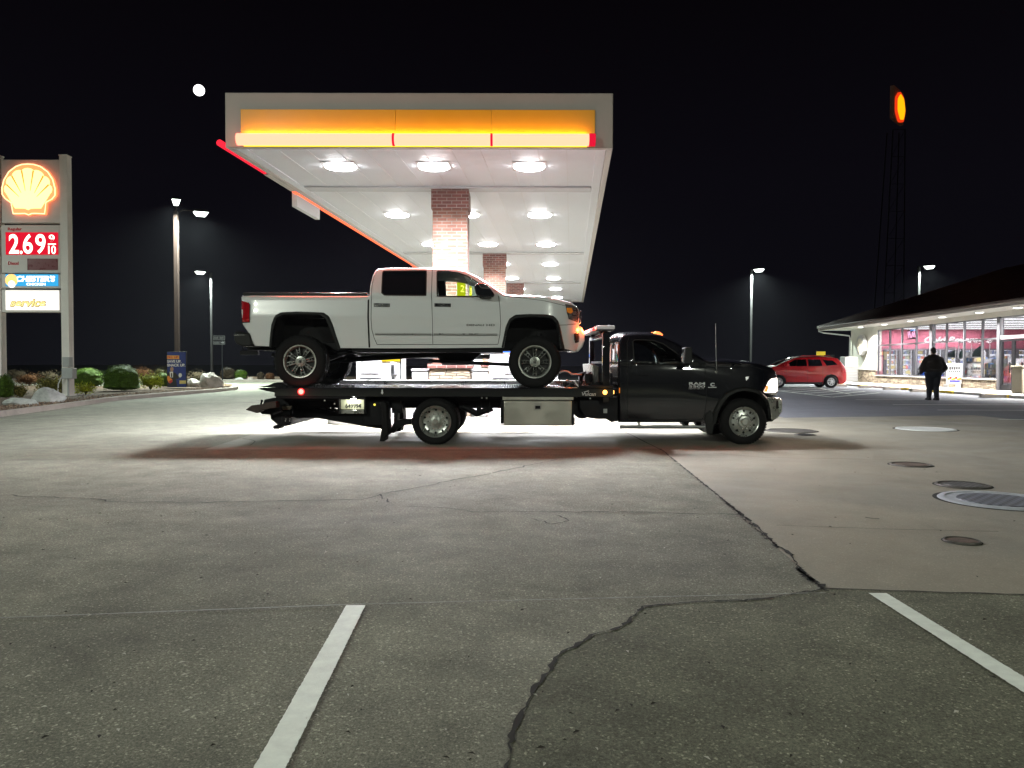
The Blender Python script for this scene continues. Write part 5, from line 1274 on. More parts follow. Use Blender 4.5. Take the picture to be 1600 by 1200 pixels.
remeshed('trousers', T, 'navy_cloth', p, .018, 4)
J = [('s', (0, 0, 1.06), (.31, .24, .13)), ('s', (0, 0, 1.24), (.325, .25, .24)), ('s', (0, -.01, 1.42), (.30, .20, .15)), ('c', (-.1, 0, 1.52), (.1, 0, 1.52), .105, .105), ('c', (0, .01, 1.52), (0, .015, 1.58), .10, .088)]
for s_ in (-1, 1):
    J += [('s', (s_*.20, 0, 1.45), (.13, .12, .11)), ('c', (s_*.25, 0, 1.40), (s_*.375, -.02, 1.14), .11, .11), ('c', (s_*.375, -.02, 1.14), (s_*.335, .18, .99), .105, .065)]
remeshed('jacket', J, 'black_cloth', p, .018, 5)
remeshed('hair', [('s', (0, .018, 1.775), (.092, .108, .108)), ('s', (0, -.03, 1.72), (.078, .06, .08))], 'hair', p, .012, 3)
for sx_, a in ((-1, (-.09, .16)), (1, (.09, -.06))):
    m_ = MB(); pr = [(-.14, .0), (-.14, .10), (-.05, .12), (.05, .09), (.15, .05), (.16, .0)]
    m_.add([(a[0]-.06, a[1]+q[0], q[1]) for q in pr]+[(a[0]+.06, a[1]+q[0], q[1]) for q in pr], [tuple(range(6)), tuple(range(11, 5, -1))]+[(i, 6+i, 6+(i+1) % 6, (i+1) % 6) for i in range(6)])
    m_.build('shoe', 'black_p', p, bevel=.02)
# ================================================================== WHEELS
def tyre_mb(c, r, wd, rr, sgn=1, lug=0, n=56):
    """c: centre of the outer face; sgn=+1 means the outer face looks to -y"""
    mb = MB(); d = sgn
    pr = [(rr, .015), (rr+.012, .0), (rr+(r-rr)*.35, -.012), (rr+(r-rr)*.72, -.006), (r*.965, .02), (r*.992, .045), (r, .075), (r, wd*.5), (r, wd-.075), (r*.992, wd-.045), (r*.965, wd-.02), (rr+(r-rr)*.5, wd), (rr, wd-.02)]
    mb.lathe([(a, b) for a, b in pr], c, n, 'y', d)
    # tread blocks
    k = lug or 44
    for i in range(k):
        a = 2*math.pi*i/k; da = math.pi/k*.62
        for (y0, y1, sh) in ((.028, wd*.30, 0), (wd*.34, wd*.48, .5), (wd*.52, wd*.66, 0), (wd*.70, wd-.028, .5)):
            aa = a+sh*2*math.pi/k
            v = []
            for yy in (y0, y1):
                for t_, rad in ((aa-da, r*.985), (aa+da, r*.985), (aa+da, r*1.012), (aa-da, r*1.012)):
                    v.append((c[0]+rad*math.cos(t_), c[1]+yy*d, c[2]+rad*math.sin(t_)))
            mb.add(v, [(0, 1, 2, 3), (7, 6, 5, 4), (0, 4, 5, 1), (1, 5, 6, 2), (2, 6, 7, 3), (3, 7, 4, 0)])
    return mb
def spoke_wheel(c, r, wd, rr, parent, sgn=1, nsp=8, lug=34, phase=0):
    """off-road alloy: black dish with polished split spokes"""
    x, y, z = c; d = sgn
    hub = MB(); hub.lathe([(.0005, .035), (.055, .035), (.06, .05), (.085, .055), (.09, .10)], c, 28, 'y', d)
    h = hub.build('wheel', 'rim_poli', parent)
    tyre_mb(c, r, wd, rr+.012, sgn, lug).build('tyre', 'rubber', h)
    m = MB(); m.lathe([(rr+.015, .012), (rr+.012, .002), (rr-.008, .004), (rr-.018, .02), (rr-.03, .10), (rr-.04, .17)], c, 56, 'y', d); m.build('rim', 'rim_poli', h)
    m = MB(); m.lathe([(.0005, .13), (rr-.045, .13), (rr-.03, .10)], c, 40, 'y', d); m.build('rim_dish', 'rim_dark', h)
    m = MB()
    for i in range(nsp):
        a = 2*math.pi*i/nsp+phase
        ca, sa = math.cos(a), math.sin(a)
        def pt(rad, off, yy): return (x+rad*ca-off*sa, y+yy*d, z+rad*sa+off*ca)
        for o_ in (-1, 1):
            q = [(.085, .008), (.085, .026), (rr-.022, .040), (rr-.022, .020)]
            vs = [pt(a_, b_*o_, .052) for a_, b_ in q]+[pt(a_, b_*o_, .10) for a_, b_ in q]
            m.add(vs, [(0, 1, 2, 3), (7, 6, 5, 4), (0, 4, 5, 1), (1, 5, 6, 2), (2, 6, 7, 3), (3, 7, 4, 0)])
        for rad in (.14, .185):   # bridge with its bolt
            if rad < rr-.04:
                vs = [pt(rad, -.02, .058), pt(rad, .02, .058), pt(rad+.018, .022, .058), pt(rad+.018, -.022, .058)]
                vs += [(v[0], v[1]+.04*d, v[2]) for v in vs]; m.add(vs, [(0, 1, 2, 3), (7, 6, 5, 4), (0, 4, 5, 1), (1, 5, 6, 2), (2, 6, 7, 3), (3, 7, 4, 0)])
    m.build('spokes', pm('spoke_grey', (.30, .31, .30), .25, metal=1.) if 'spoke_grey' not in bpy.data.materials else bpy.data.materials['spoke_grey'], h, bevel=.003)
    m = MB()
    for i in range(8):
        a = 2*math.pi*i/8+.2; p_ = (x+.066*math.cos(a), y+.048*d, z+.066*math.sin(a)); m.cyl(p_, (p_[0], p_[1]-.016*d, p_[2]), .009, .006, 6)
    m.cyl((x, y+.036*d, z), (x, y+.012*d, z), .038, .03, 20)
    m.build('lug_nuts', 'chrome', h); return h
def truck_wheel(c, r, wd, rr, parent, sgn=1, nh=10, deep=False, mat='rim_poli'):
    """steel truck wheel with polished simulator: round hand holes and a lug ring"""
    x, y, z = c; d = sgn; dp = .10 if deep else -.02
    if deep: pr = [(.0005, .02), (.04, .02), (.05, .045), (.075, .05), (.085, .13), (rr*.62, .14), (rr*.82, .12), (rr*.90, .05), (rr*.97, .015), (rr+.012, .004), (rr+.014, .02)]
    else: pr = [(.0005, -.06), (.05, -.06), (.065, -.035), (.10, -.03), (.115, .02), (rr*.66, .03), (rr*.84, .045), (rr*.92, .03), (rr*.97, .01), (rr+.012, .002), (rr+.014, .02)]
    h = MB(); h.lathe(pr, c, 56, 'y', d); h = h.build('wheel', mat, parent, smooth=50)
    tyre_mb(c, r, wd, rr+.010, sgn, 50).build('tyre', 'rubber', h)
    yo = (.118 if deep else .036)
    for i in range(nh):
        m = MB(); a = 2*math.pi*i/nh+.3; rad = rr*.76; m.cyl((x+rad*math.cos(a), y+(yo+.02)*d, z+rad*math.sin(a)), (x+rad*math.cos(a), y+(yo-.006)*d, z+rad*math.sin(a)), .019, n=14)
        m.build('hand_hole', 'dark_well', h)
    m = MB(); yl_ = .128 if deep else .012
    for i in range(10):
        a = 2*math.pi*i/10; rad = rr*.50; p_ = (x+rad*math.cos(a), y+yl_*d, z+rad*math.sin(a)); m.cyl(p_, (p_[0], p_[1]-.035*d, p_[2]), .014, .011, 8)
    m.build('lug_nuts', 'chrome', h); return h
def poly_px(lst, Y): return [XZ(a, b, Y) for a, b in lst]
def win(name, P, yfun, mat, parent, off=-.012, sp=.07):
    """glass pane following a side surface: P polygon in xz"""
    pts = dens(P+[P[0]], sp)[:-1]; n = len(pts); E = [(i, (i+1) % n) for i in range(n)]
    x0, x1 = min(p[0] for p in pts), max(p[0] for p in pts); z0, z1 = min(p[1] for p in pts), max(p[1] for p in pts)
    z = z0+sp*.6
    while z < z1:
        x = x0+sp*.6
        while x < x1:
            if inpoly(x, z, P) and min(segd((x, z), pts[a], pts[b]) for a, b in E) > sp*.3: pts.append((x, z))
            x += sp
        z += sp
    r = delaunay_2d_cdt([Vector(p) for p in pts], E, [], 0, 1e-6)
    f2 = [tuple(f) for f in r[2] if inpoly(sum(r[0][i][0] for i in f)/3, sum(r[0][i][1] for i in f)/3, P)]
    return MB().add([(v[0], yfun(v[0], v[1])-off, v[1]) for v in r[0]], f2).build(name, mat, parent, smooth=60)
def plate(name, P, yfun, th, mat, parent, sp=.05, bevel=.004, inset=0.):
    """raised plate following a side surface, P polygon in xz"""
    pts = dens(P+[P[0]], sp)[:-1]; n = len(pts); E = [(i, (i+1) % n) for i in range(n)]; B0 = list(pts)
    x0, x1 = min(p[0] for p in pts), max(p[0] for p in pts); z0, z1 = min(p[1] for p in pts), max(p[1] for p in pts); g_ = min(sp, (x1-x0)/4, (z1-z0)/4)
    z = z0+g_*.5
    while z < z1:
        x = x0+g_*.5
        while x < x1:
            if inpoly(x, z, P) and min(segd((x, z), B0[a], B0[b]) for a, b in E) > g_*.3: pts.append((x, z))
            x += g_
        z += g_
    r = delaunay_2d_cdt([Vector(p) for p in pts], E, [], 0, 1e-6); V = r[0]; m = len(V)
    f2 = [tuple(f) for f in r[2] if inpoly(sum(V[i][0] for i in f)/3, sum(V[i][1] for i in f)/3, P)]
    vs = [(v[0], yfun(v[0], v[1])-th, v[1]) for v in V]+[(v[0], yfun(v[0], v[1])+.02, v[1]) for v in V]
    fs = f2+[tuple(reversed([i+m for i in f])) for f in f2]+[(i, i+m, (i+1) % n+m, (i+1) % n) for i in range(n)]
    return MB().add(vs, fs).build(name, mat, parent, smooth=35, bevel=bevel)
def flare(name, inner, outer, yfun, th, mat, parent, depth=.06):
    A = dens(inner, .04); n = len(A); B_ = []
    # resample outer to the same count
    D = dens(outer, .01); L = len(D)
    for i in range(n): B_.append(D[int(i*(L-1)/(n-1))])
    vs = []
    for (a, b) in zip(A, B_):
        m_ = ((a[0]+b[0])/2, (a[1]+b[1])/2)
        vs += [(b[0], yfun(*b)+.004, b[1]), (b[0]*.75+a[0]*.25, yfun(*b)-th*.75, b[1]*.75+a[1]*.25), (m_[0], yfun(*b)-th, m_[1]), (a[0], yfun(*b)-th*.95, a[1]), (a[0], yfun(*b)+depth, a[1])]
    fs = []
    for i in range(n-1):
        for k in range(4): fs.append((i*5+k, i*5+k+1, (i+1)*5+k+1, (i+1)*5+k))
    return MB().add(vs, fs).build(name, mat, parent, smooth=60)

# ================================================================== WHITE PICKUP
YN = 13.10; YCP = 14.12
BODYY = YN+.03
t = thing('pickup_truck', 'white lifted crew-cab pickup carried on the flatbed of the tow truck', 'pickup truck', (XZ(654, 560, YCP)[0], YCP, .965)); ORG[0] = Vector(t.location); PK = t
zb_ = XZ(600, 464, YN)[1]; zrk = XZ(600, 541, YN)[1]; xF = XZ(906, 500, YN)[0]; xR = XZ(372, 480, YN)[0]
def ypk(x, z):
    y = BODYY
    if z > zb_: y += .30*(z-zb_)+.10*(z-zb_)**2
    else:
        h = (z-zrk)/(zb_-zrk)
        y += .030*(1-min(1, max(0, h)*2.2))**2+.028*max(0, (h-.62)/.38)**2 - .012*math.exp(-((h-.60)/.10)**2)
    if x > xF-.65: y += .30*((x-xF+.65)/.65)**2.4
    if x < xR+.25: y += .07*((xR+.25-x)/.25)**2
    return y
X = lambda l: poly_px(l, YN)
bed_top = X([(372.3, 463), (374, 460.5), (470, 460.8), (575.5, 461)])
cab_back = X([(575.5, 461), (576.2, 445), (579.5, 427), (583, 419.5), (587, 417)])
roof_ = X([(587, 417), (600, 415.6), (640, 415.4), (690, 416), (712, 417.6), (728, 421.5)])
wsh = X([(728, 421.5), (745, 430), (760, 439), (775, 449.8), (787, 458.5)])
hood = X([(787, 458.5), (800, 460), (825, 460.5), (850, 462.5), (875, 466.5), (893, 470.5), (901, 474.5)])
front = X([(901, 474.5), (906.5, 480), (908.5, 487), (908, 496), (907, 504), (910, 510), (913.5, 519), (914.5, 530), (911, 541), (904, 549)])
und1 = X([(904, 549), (890, 546), (877, 543.8)])
archf = X([(877, 543.8), (874.5, 520), (871, 507), (863, 498), (852, 495), (828, 494.5), (806, 496.5), (797, 503), (791.5, 520), (787, 543)])
und2 = X([(787, 543), (700, 543.8), (600, 544.2), (527, 543.6)])
archr = X([(527, 543.6), (517, 516), (509, 498), (500, 491.5), (465, 490.5), (441, 491.5), (432, 497), (426.5, 516), (422, 541)])
und3 = X([(422, 541), (394, 540)])
tail = X([(394, 540), (387, 522), (375, 506), (372.5, 480), (372.3, 463)])
wr = X([(595.3, 423.5), (597, 421.6), (664.3, 421), (665.2, 461.3), (600, 460.6), (595.6, 457)])
wf = X([(681.3, 423), (683, 421.8), (700, 422.4), (715, 424.5), (730, 430), (745, 439.5), (760, 451.5), (770.5, 462.8), (735, 463), (682.8, 462.4)])
segs = [('p', bed_top), ('p', cab_back), ('p', roof_), ('g', wsh), ('p', hood), ('p', front), ('d', und1), ('d', archf), ('d', und2), ('d', archr), ('d', und3), ('p', tail)]
body, yP = shell('body', segs, [wr, wf], ypk, YCP, t, ['white_body', 'dark_well'], 'glass_clear', sp=.055, RAD=.055, crown=.045, K=8)
win('rear_window', wr, yP, 'glass_tint', t, off=-.016); win('front_window', wf, yP, 'glass_clear', t, off=-.016)
yPf = lambda x, z: 2*YCP-yP(x, z)
win('rear_window', wr, yPf, 'glass_tint', t, off=.016); win('front_window', wf, yPf, 'glass_clear', t, off=.016)
# black window surrounds
for P in (wr, wf):
    mb = ribbon(dens(P+[P[0]], .05), .020, yP, .003); mb.build('window_seal', 'black_plastic', t)
# cabin lining, seats, dash, wheel
cx0, cx1 = X([(590, 500)])[0][0], X([(778, 500)])[0][0]
MB().box(cx0, cx1, BODYY+.09, 2*YCP-BODYY-.09, zrk+.06, zb_-.05).build('cabin_tub', 'interior', t, smooth=0)
ro = X([(590, 421), (640, 419), (700, 419.6), (722, 424)]); hl = MB()
n = len(ro); hl.add([(x, YCP-.75, z-.02) for x, z in ro]+[(x, YCP+.75, z-.02) for x, z in ro], [(i, i+1, n+i+1, n+i) for i in range(n-1)]); hl.build('headliner', 'interior_grey', t)
bp_ = MB()
for s_ in (0, 1):
    f_ = (lambda x, z: yP(x, z)+.05) if s_ == 0 else (lambda x, z: 2*YCP-yP(x, z)-.05)
    q = X([(665.5, 420), (680, 420), (682, 463), (665.5, 463)]); bp_.add([(x, f_(x, z), z) for x, z in q], [(0, 1, 2, 3)])
bp_.build('pillar_trim', 'interior', t, smooth=0)
def seat(cx, cy, par, z0):
    m = MB(); m.prism([(cx-.12, z0), (cx+.10, z0), (cx-.02, z0+.52), (cx-.18, z0+.52)], cy-.25, cy+.25); m.prism([(cx-.14, z0+.54), (cx-.04, z0+.54), (cx-.06, z0+.72), (cx-.16, z0+.72)], cy-.13, cy+.13); return m.build('seat', 'interior', par, bevel=.03)
sx0 = X([(676, 463)])[0][0]
for cy in (YCP-.42, YCP+.42): seat(sx0, cy, t, zb_-.38); seat(sx0-.85, cy, t, zb_-.38)
d0 = X([(752, 463), (782, 463)]); MB().box(d0[0][0]+.03, d0[1][0], YCP-.78, YCP+.78, zb_-.3, zb_+.02).build('dashboard', 'interior', t, bevel=.03)
sw = MB(); swc = (d0[0][0]-.08, YCP+.40, zb_-.02)
sw.tube([(swc[0]-.04*math.sin(a), swc[1]+.18*math.cos(a), swc[2]+.18*math.sin(a)) for a in [2*math.pi*k/20 for k in range(21)]], .015, 6); sw.build('steering_wheel', 'interior', t)
# centre block closes the wheel wells
MB().box(X([(425, 500)])[0][0]+.02, X([(525, 500)])[0][0], YCP-.45, YCP+.45, zrk-.05, zrk+.5).build('inner_well', 'dark_well', t, smooth=0)
MB().box(X([(788, 500)])[0][0], X([(874, 500)])[0][0], YCP-.45, YCP+.45, zrk-.05, zrk+.5).build('inner_well', 'dark_well', t, smooth=0)
# seams
def seam(name, pts, wd=.009, mat='dark_well', off=.0025, Y=YN, yf=yP, par=t):
    o = ribbon(dens(poly_px(pts, Y), .04), wd, yf, off).build(name, mat, par, smooth=60); return o
seam('door_seam', [(582, 428), (579.5, 445), (579.5, 500), (580.5, 515), (584, 528), (588, 537.5)])
seam('door_seam', [(673.6, 418), (673.8, 463), (675.5, 500), (675.8, 537.5)])
seam('door_seam', [(779, 462), (781, 480), (782.3, 505), (781, 523), (778, 537.5)])
seam('door_seam', [(588, 538), (675, 538.3), (778, 538)])
seam('bed_gap', [(574.8, 461), (575, 500), (576.2, 543)], .028, off=.004)
if False: seam('fuel_step', [(571, 543), (571, 537), (574, 534.5), (579, 534.5)], .045)
seam('hood_seam', [(787, 462), (812, 464.5), (850, 469.5), (884, 477)], .007)
seam('fender_seam', [(872, 507.8), (886, 507), (905, 504.5)], .008)
ribbon(dens(X([(586, 521.2), (674, 521.6)]), .05), .022, yP, .020).build('door_moulding', 'grey_letter', t); ribbon(dens(X([(677.5, 521.6), (777, 522)]), .05), .022, yP, .020).build('door_moulding', 'grey_letter', t)
ribbon(dens(X([(586, 522.9), (674, 523.3)]), .05), .008, yP, .023).build('moulding_shade_strip', 'black_plastic', t); ribbon(dens(X([(677.5, 523.3), (777, 523.7)]), .05), .008, yP, .023).build('moulding_shade_strip', 'black_plastic', t)  # black ribbons stand in for the shade under the door mouldings
# wheel arch flares
fi = X([(877.5, 545.5), (874.5, 520), (871, 507), (863, 498), (852, 495), (828, 494.5), (806, 496.5), (797, 503), (791.5, 520), (786.5, 544)])
fo = X([(884, 546), (880, 530), (877, 514), (873, 501), (866, 493.5), (855, 491), (828, 490.3), (805, 491.5), (795.5, 498), (790, 510), (787, 525), (783.5, 542)])
ri = X([(527.5, 545.5), (517, 516), (509, 498), (500, 491.5), (465, 490.5), (441, 491.5), (432, 497), (426.5, 516), (423, 543)])
ro_ = X([(531.5, 545), (525, 525), (520, 508), (514, 494), (505, 487.8), (465, 486.6), (438, 487.6), (428.5, 493), (423, 507), (420.5, 525), (418.5, 543)])
for a, b in ((fi, fo), (ri, ro_)):
    o = flare('fender_flare', a, b, yP, .045, 'black_plastic', t, .10); mirror_y(o, YCP)
# bed cover, rail caps
bt = MB(); q0, q1 = X([(377, 459.5), (573, 459.8)]); bt.box(q0[0], q1[0], BODYY+.035, 2*YCP-BODYY-.035, q0[1]-.02, q0[1]+.032); bt.build('bed_cover', 'black_plastic', t, bevel=.012)
bt = MB(); q0, q1 = X([(378, 456.2), (572.5, 457.8)]); bt.box(q0[0], q1[0], BODYY+.06, BODYY+.085, q1[1], q1[1]+.012); bt.build('cover_rail', 'chrome', t, bevel=.003)
# lamps
tl = X([(372.0, 469.5), (374, 468.8), (386.5, 472.5), (389, 476), (389.4, 503), (376.3, 503.2), (374, 497)])
o = plate('tail_lamp', tl, yP, .012, 'tail_red', t); mirror_y(o, YCP)
o = seam('lamp_bezel', [(386.5, 472.2), (389.6, 476), (389.8, 503.4), (376, 503.6)], .012, 'black_plastic', .014)
hl_ = X([(884.5, 475), (898, 476.5), (904.5, 479.5), (906.3, 489), (905, 501.5), (898, 499.5), (890, 497), (886.5, 488)])
o = plate('headlight', hl_, yP, .010, 'lamp_clear', t); mirror_y(o, YCP)
plate('turn_lens', X([(886, 480), (895, 479.5), (897, 486), (893, 489), (887, 487)]), yP, .016, 'amber', t)
seam('lamp_bezel', [(884.3, 474.6), (898, 476), (905, 479), (906.8, 489), (905.3, 502), (889.8, 497.4), (884.3, 474.6)], .010, 'black_plastic', .013)
for zz in (483, 491): seam('lamp_fin', [(895, zz), (904, zz+1)], .012, 'chrome', .013)
# grille and front bumper pieces
gx = X([(905.5, 478), (911, 506)])
g = MB(); g.prism(X([(903, 474.3), (909.5, 481), (911.2, 487), (910.8, 503.5), (905, 503.5), (904, 480)]), YCP-.62, YCP+.62); g = g.build('grille', 'chrome', t, bevel=.012)
bm_ = MB()
for k in range(5):
    a = X([(911.6, 482+k*4.4), (911.6, 484+k*4.4)]); bm_.box(a[0][0]-.02, a[0][0]+.012, YCP-.55, YCP+.55, a[1][1], a[0][1])
bm_.build('grille_bars', 'black_plastic', g, bevel=.004)
fb = MB(); fb.prism(X([(905, 505.5), (912, 509), (916, 519), (916.8, 531), (913.5, 541), (906, 549.5), (896, 548), (898, 520)]), YCP-.66, YCP+.66); fb.build('front_bumper', 'white_body', t, bevel=.025)
o = plate('fog_lamp_bezel', X([(898.7, 520), (906.5, 518.5), (908.8, 524), (908, 534), (901, 535.5), (899.2, 531)]), yP, .012, 'chrome', t); mirror_y(o, YCP)
o = plate('fog_lamp', X([(900.5, 522), (905.5, 521), (907.3, 525), (906.6, 532.5), (901.8, 533.5)]), yP, .018, 'black_plastic', t); mirror_y(o, YCP)
# rear bumper
rb = MB(); P = X([(364.5, 519.5), (367, 517.8), (388, 519.5), (390.5, 524), (394, 541), (378, 541.5), (367, 537), (364, 530)])
rb.prism(P, BODYY+.0, 2*YCP-BODYY); rb.build('rear_bumper', 'black_plastic', t, bevel=.03)
rs_ = MB(); a, b = X([(364.2, 520.5), (382, 524.2)]); rs_.box(a[0], b[0], BODYY-.012, BODYY+.2, b[1], b[1]+.022); rs_.build('step_strip', 'chrome', t, bevel=.004)
# mirror
for s_ in (1, -1):
    m = MB(); P = X([(741.5, 449), (745, 445), (755, 444.5), (762, 447), (769, 455), (773, 461), (771.5, 465.3), (752, 465.3), (744, 461)])
    y0 = BODYY-.20 if s_ == 1 else 2*YCP-BODYY-.12; y1 = BODYY+.12 if s_ == 1 else 2*YCP-BODYY+.20
    m.prism(P, y0, y0+.20 if s_ == 1 else y1); mo_ = m.build('side_mirror', 'black_body', t, bevel=.03)
    cp_ = X([(746, 444.2), (755, 443.8), (762, 446.5), (767.5, 453), (752, 452)]); c_ = MB(); c_.prism(cp_, y0-.004, y0+.17); c_.build('mirror_cap', 'chrome', mo_, bevel=.012)
    MB().prism(X([(745, 460), (768, 461), (768, 466), (750, 466)]), min(y0+.15, y1-.12), min(y0+.15, y1-.12)+.2).build('mirror_arm', 'black_plastic', mo_, bevel=.01)
# handles, badge
for a, b in ((584.5, 607.5), (679.5, 703)):
    h_ = X([(a, 474.2), (b, 474.6), (b, 478.6), (a, 478)]); o = plate('door_handle', h_, yP, .030, 'chrome', t, bevel=.008); h2 = plate('handle_recess', X([(a-1.2, 473.4), (b+1.2, 473.8), (b+1.2, 479.6), (a-1.2, 479)]), yP, .004, 'dark_well', t)
bx0, bz0 = X([(729, 509.2)])[0]; bx1, bz1 = X([(756, 506.2)])[0]
bd = pm('badge_grey', (.10, .10, .10), .35, metal=.4)
text('DENALI', bx0, bx1, bz0, bz1, 0, bd, t, bold=.02, flat=lambda x, z: yP(x, z)-.004, name='badge_lettering')
bx0 = X([(760, 509)])[0][0]; bx1 = X([(773, 509)])[0][0]; text('HD', bx0, bx1, bz0, bz1, 0, bd, t, bold=.02, flat=lambda x, z: yP(x, z)-.004, name='badge_lettering')
MB().box(X([(722, 420)])[0][0], X([(727, 420)])[0][0], YCP-.12, YCP-.02, X([(722, 417)])[0][1], X([(722, 416.0)])[0][1]+.03).build('roof_antenna', 'black_plastic', t, bevel=.01)
# running gear
wz = .965+.445; wxr = XZ(469.5, 566, YN)[0]; wxf = XZ(835.6, 567, YN)[0]
for wx, ph in ((wxr, .2), (wxf, .0)):
    spoke_wheel((wx, YN-.06, wz), .445, .33, .268, t, 1, phase=ph); spoke_wheel((wx, 2*YCP-YN+.06, wz), .445, .33, .268, t, -1, phase=ph)
fr = MB(); a, b = XZ(400, 548, YCP)[0], XZ(898, 548, YCP)[0]
for yy in (YCP-.48, YCP+.40): fr.box(a, b, yy, yy+.08, wz+.20, wz+.34)
fr.box(XZ(545, 5, YN)[0], XZ(785, 5, YN)[0], BODYY+.10, 2*YCP-BODYY-.10, zrk-.10, zrk+.01); fr.build('chassis_frame', 'black_metal', t, bevel=.01)
ax = MB()
for wx in (wxr, wxf): ax.cyl((wx, YN+.2, wz), (wx, 2*YCP-YN-.2, wz), .045); ax.lathe([(.001, -.16), (.10, -.10), (.15, 0), (.10, .10), (.001, .16)], (wx, YCP+.1, wz), 20)
ax.build('axles', 'black_metal', t)
lf = MB()
for yy in (YCP-.58, YCP+.58):
    pts = [(wxr-.62, wz+.12), (wxr-.3, wz+.03), (wxr, wz-.04), (wxr+.35, wz+.03), (wxr+.72, wz+.16)]; lf.tube([(x, yy, z) for x, z in pts], .035, 6)
    lf.tube([(wxr+.05, yy, wz+.05), (wxr+1.15, yy+.0, wz+.22)], .035, 8); lf.tube([(wxf-.05, yy, wz-.06), (wxf-1.15, yy, wz-.02), (wxf-1.9, YCP, wz+.02)], .032, 8)
    lf.tube([(wxf+.05, yy, wz), (wxf+.1, yy, wz+.5)], .05, 8); lf.tube([(wxr-.1, yy, wz), (wxr-.25, yy, wz+.45)], .04, 8)
lf.build('suspension_links', 'black_metal', t)
ds = MB(); ds.tube([(wxr, YCP+.1, wz), (wxr+1.9, YCP, wz+.12), (wxf-.9, YCP, wz+.2)], .05, 10); ds.prism([(wxf-1.65, wz-.06), (wxf-1.2, wz-.06), (wxf-.9, wz+.2), (wxf-1.8, wz+.2)], YCP-.2, YCP+.25); ds.build('drive_shaft', 'black_metal', t)
ex = MB(); ex.tube([(wxf-.8, YCP+.45, wz+.1), (wxr+.8, YCP+.45, wz+.12), (wxr, YCP+.5, wz+.4), (wxr-.75, YCP+.62, wz+.22)], .045, 8); ex.build('exhaust_pipe', 'steel', t)
ht = MB(); ht.box(XZ(372, 0, YCP)[0], XZ(400, 0, YCP)[0], YCP-.05, YCP+.05, wz+.12, wz+.2); ht.tube([(XZ(377, 0, YCP)[0], YCP, wz+.2), (XZ(375, 0, YCP)[0], YCP, wz+.25), (XZ(378, 0, YCP)[0], YCP-.02, wz+.3), (XZ(382, 0, YCP)[0], YCP-.04, wz+.25)], .012, 6); ht.build('tow_hitch', 'black_metal', t, bevel=.005)
ORG[0] = Vector((0, 0, 0))

# ================================================================== RED CAR
YR = 45.2; YCR = YR+.93
t = thing('red_car', 'red crossover car parked nose-left beside the pale grey locker', 'car', (XZ(1260, 600, YCR)[0], YCR, 0)); ORG[0] = Vector(t.location)
X = lambda l: poly_px(l, YR)
xa, xb = XZ(1192, 600, YR)[0], XZ(1326, 600, YR)[0]; zbr = X([(1260, 571)])[0][1]
def yrc(x, z):
    y = YR+.02
    if z > zbr: y += .34*(z-zbr)
    else: y += .05*((zbr-z)/.9)**2*.6
    y += .35*max(0, (xa+.7-x)/.7)**2.2+.20*max(0, (x-xb+.45)/.45)**2.2
    return y
segs = [('p', X([(1193, 590), (1194, 582), (1199, 577), (1209, 573)])), ('p', X([(1209, 573), (1214, 571.7)])), ('g', X([(1214, 571.7), (1228, 565), (1241.5, 559.8)])),
        ('p', X([(1241.5, 559.8), (1255, 557.8), (1272, 557.2), (1290, 557.5), (1305, 558.7), (1311, 560)])), ('g', X([(1311, 560), (1317, 566.5), (1320.5, 572)])),
        ('p', X([(1320.5, 572), (1324, 578), (1326, 585), (1326, 596), (1322, 599)])), ('d', X([(1322, 599), (1311.5, 600)])),
        ('d', X([(1311.5, 600), (1310.5, 592), (1306, 586.5), (1299, 584.5), (1292, 586.5), (1287.5, 592), (1286.5, 600)])), ('d', X([(1286.5, 600), (1229, 600.5)])),
        ('d', X([(1229, 600.5), (1228, 592), (1224, 587), (1217, 585), (1210, 587), (1206, 592), (1205, 600.5)])), ('d', X([(1205, 600.5), (1196, 599)])), ('p', X([(1196, 599), (1193, 590)]))]
w1 = X([(1228, 572), (1236, 565.5), (1244, 562), (1260.5, 561.2), (1261, 572.2)]); w2 = X([(1263.5, 561.2), (1283, 561.6), (1285.5, 571.8), (1263.5, 572.2)]); w3 = X([(1286.5, 562), (1303, 563.5), (1309, 569.8), (1292, 571.5)])
body, yRc = shell('body', segs, [w1, w2, w3], yrc, YCR, t, ['red_body', 'dark_well'], 'glass_clear', sp=.09, RAD=.10, crown=.06, K=6)
for P in (w1, w2, w3):
    win('side_window', P, yRc, 'glass_tint' if P is not w1 else 'glass_truck', t, off=-.02, sp=.12); win('side_window', P, lambda x, z: 2*YCR-yRc(x, z), 'glass_tint', t, off=.02, sp=.12)
MB().box(X([(1214, 580)])[0][0], X([(1318, 580)])[0][0], YR+.1, 2*YCR-YR-.1, .35, zbr-.05).build('cabin_tub', 'interior', t, smooth=0)
for px in (1262.3, 1286, 1228.5):
    ribbon(dens(X([(px, 573), (px, 585), (px+(0 if px < 1280 else -1), 598)]), .08), .012, yRc, .004).build('door_seam', 'dark_well', t)
ribbon(dens(X([(1229, 598.8), (1286, 598.6)]), .1), .12, yRc, .012).build('sill_trim', 'black_plastic', t)
for a, b in ((1253, 1259), (1278, 1284)):
    plate('door_handle', X([(a, 575.4), (b, 575.2), (b, 576.6), (a, 576.8)]), yRc, .03, 'red_body', t)
plate('tail_lamp', X([(1316, 575), (1321.5, 574), (1325, 579.5), (1324, 583.5), (1315, 580.5)]), yRc, .012, 'tail_red', t)
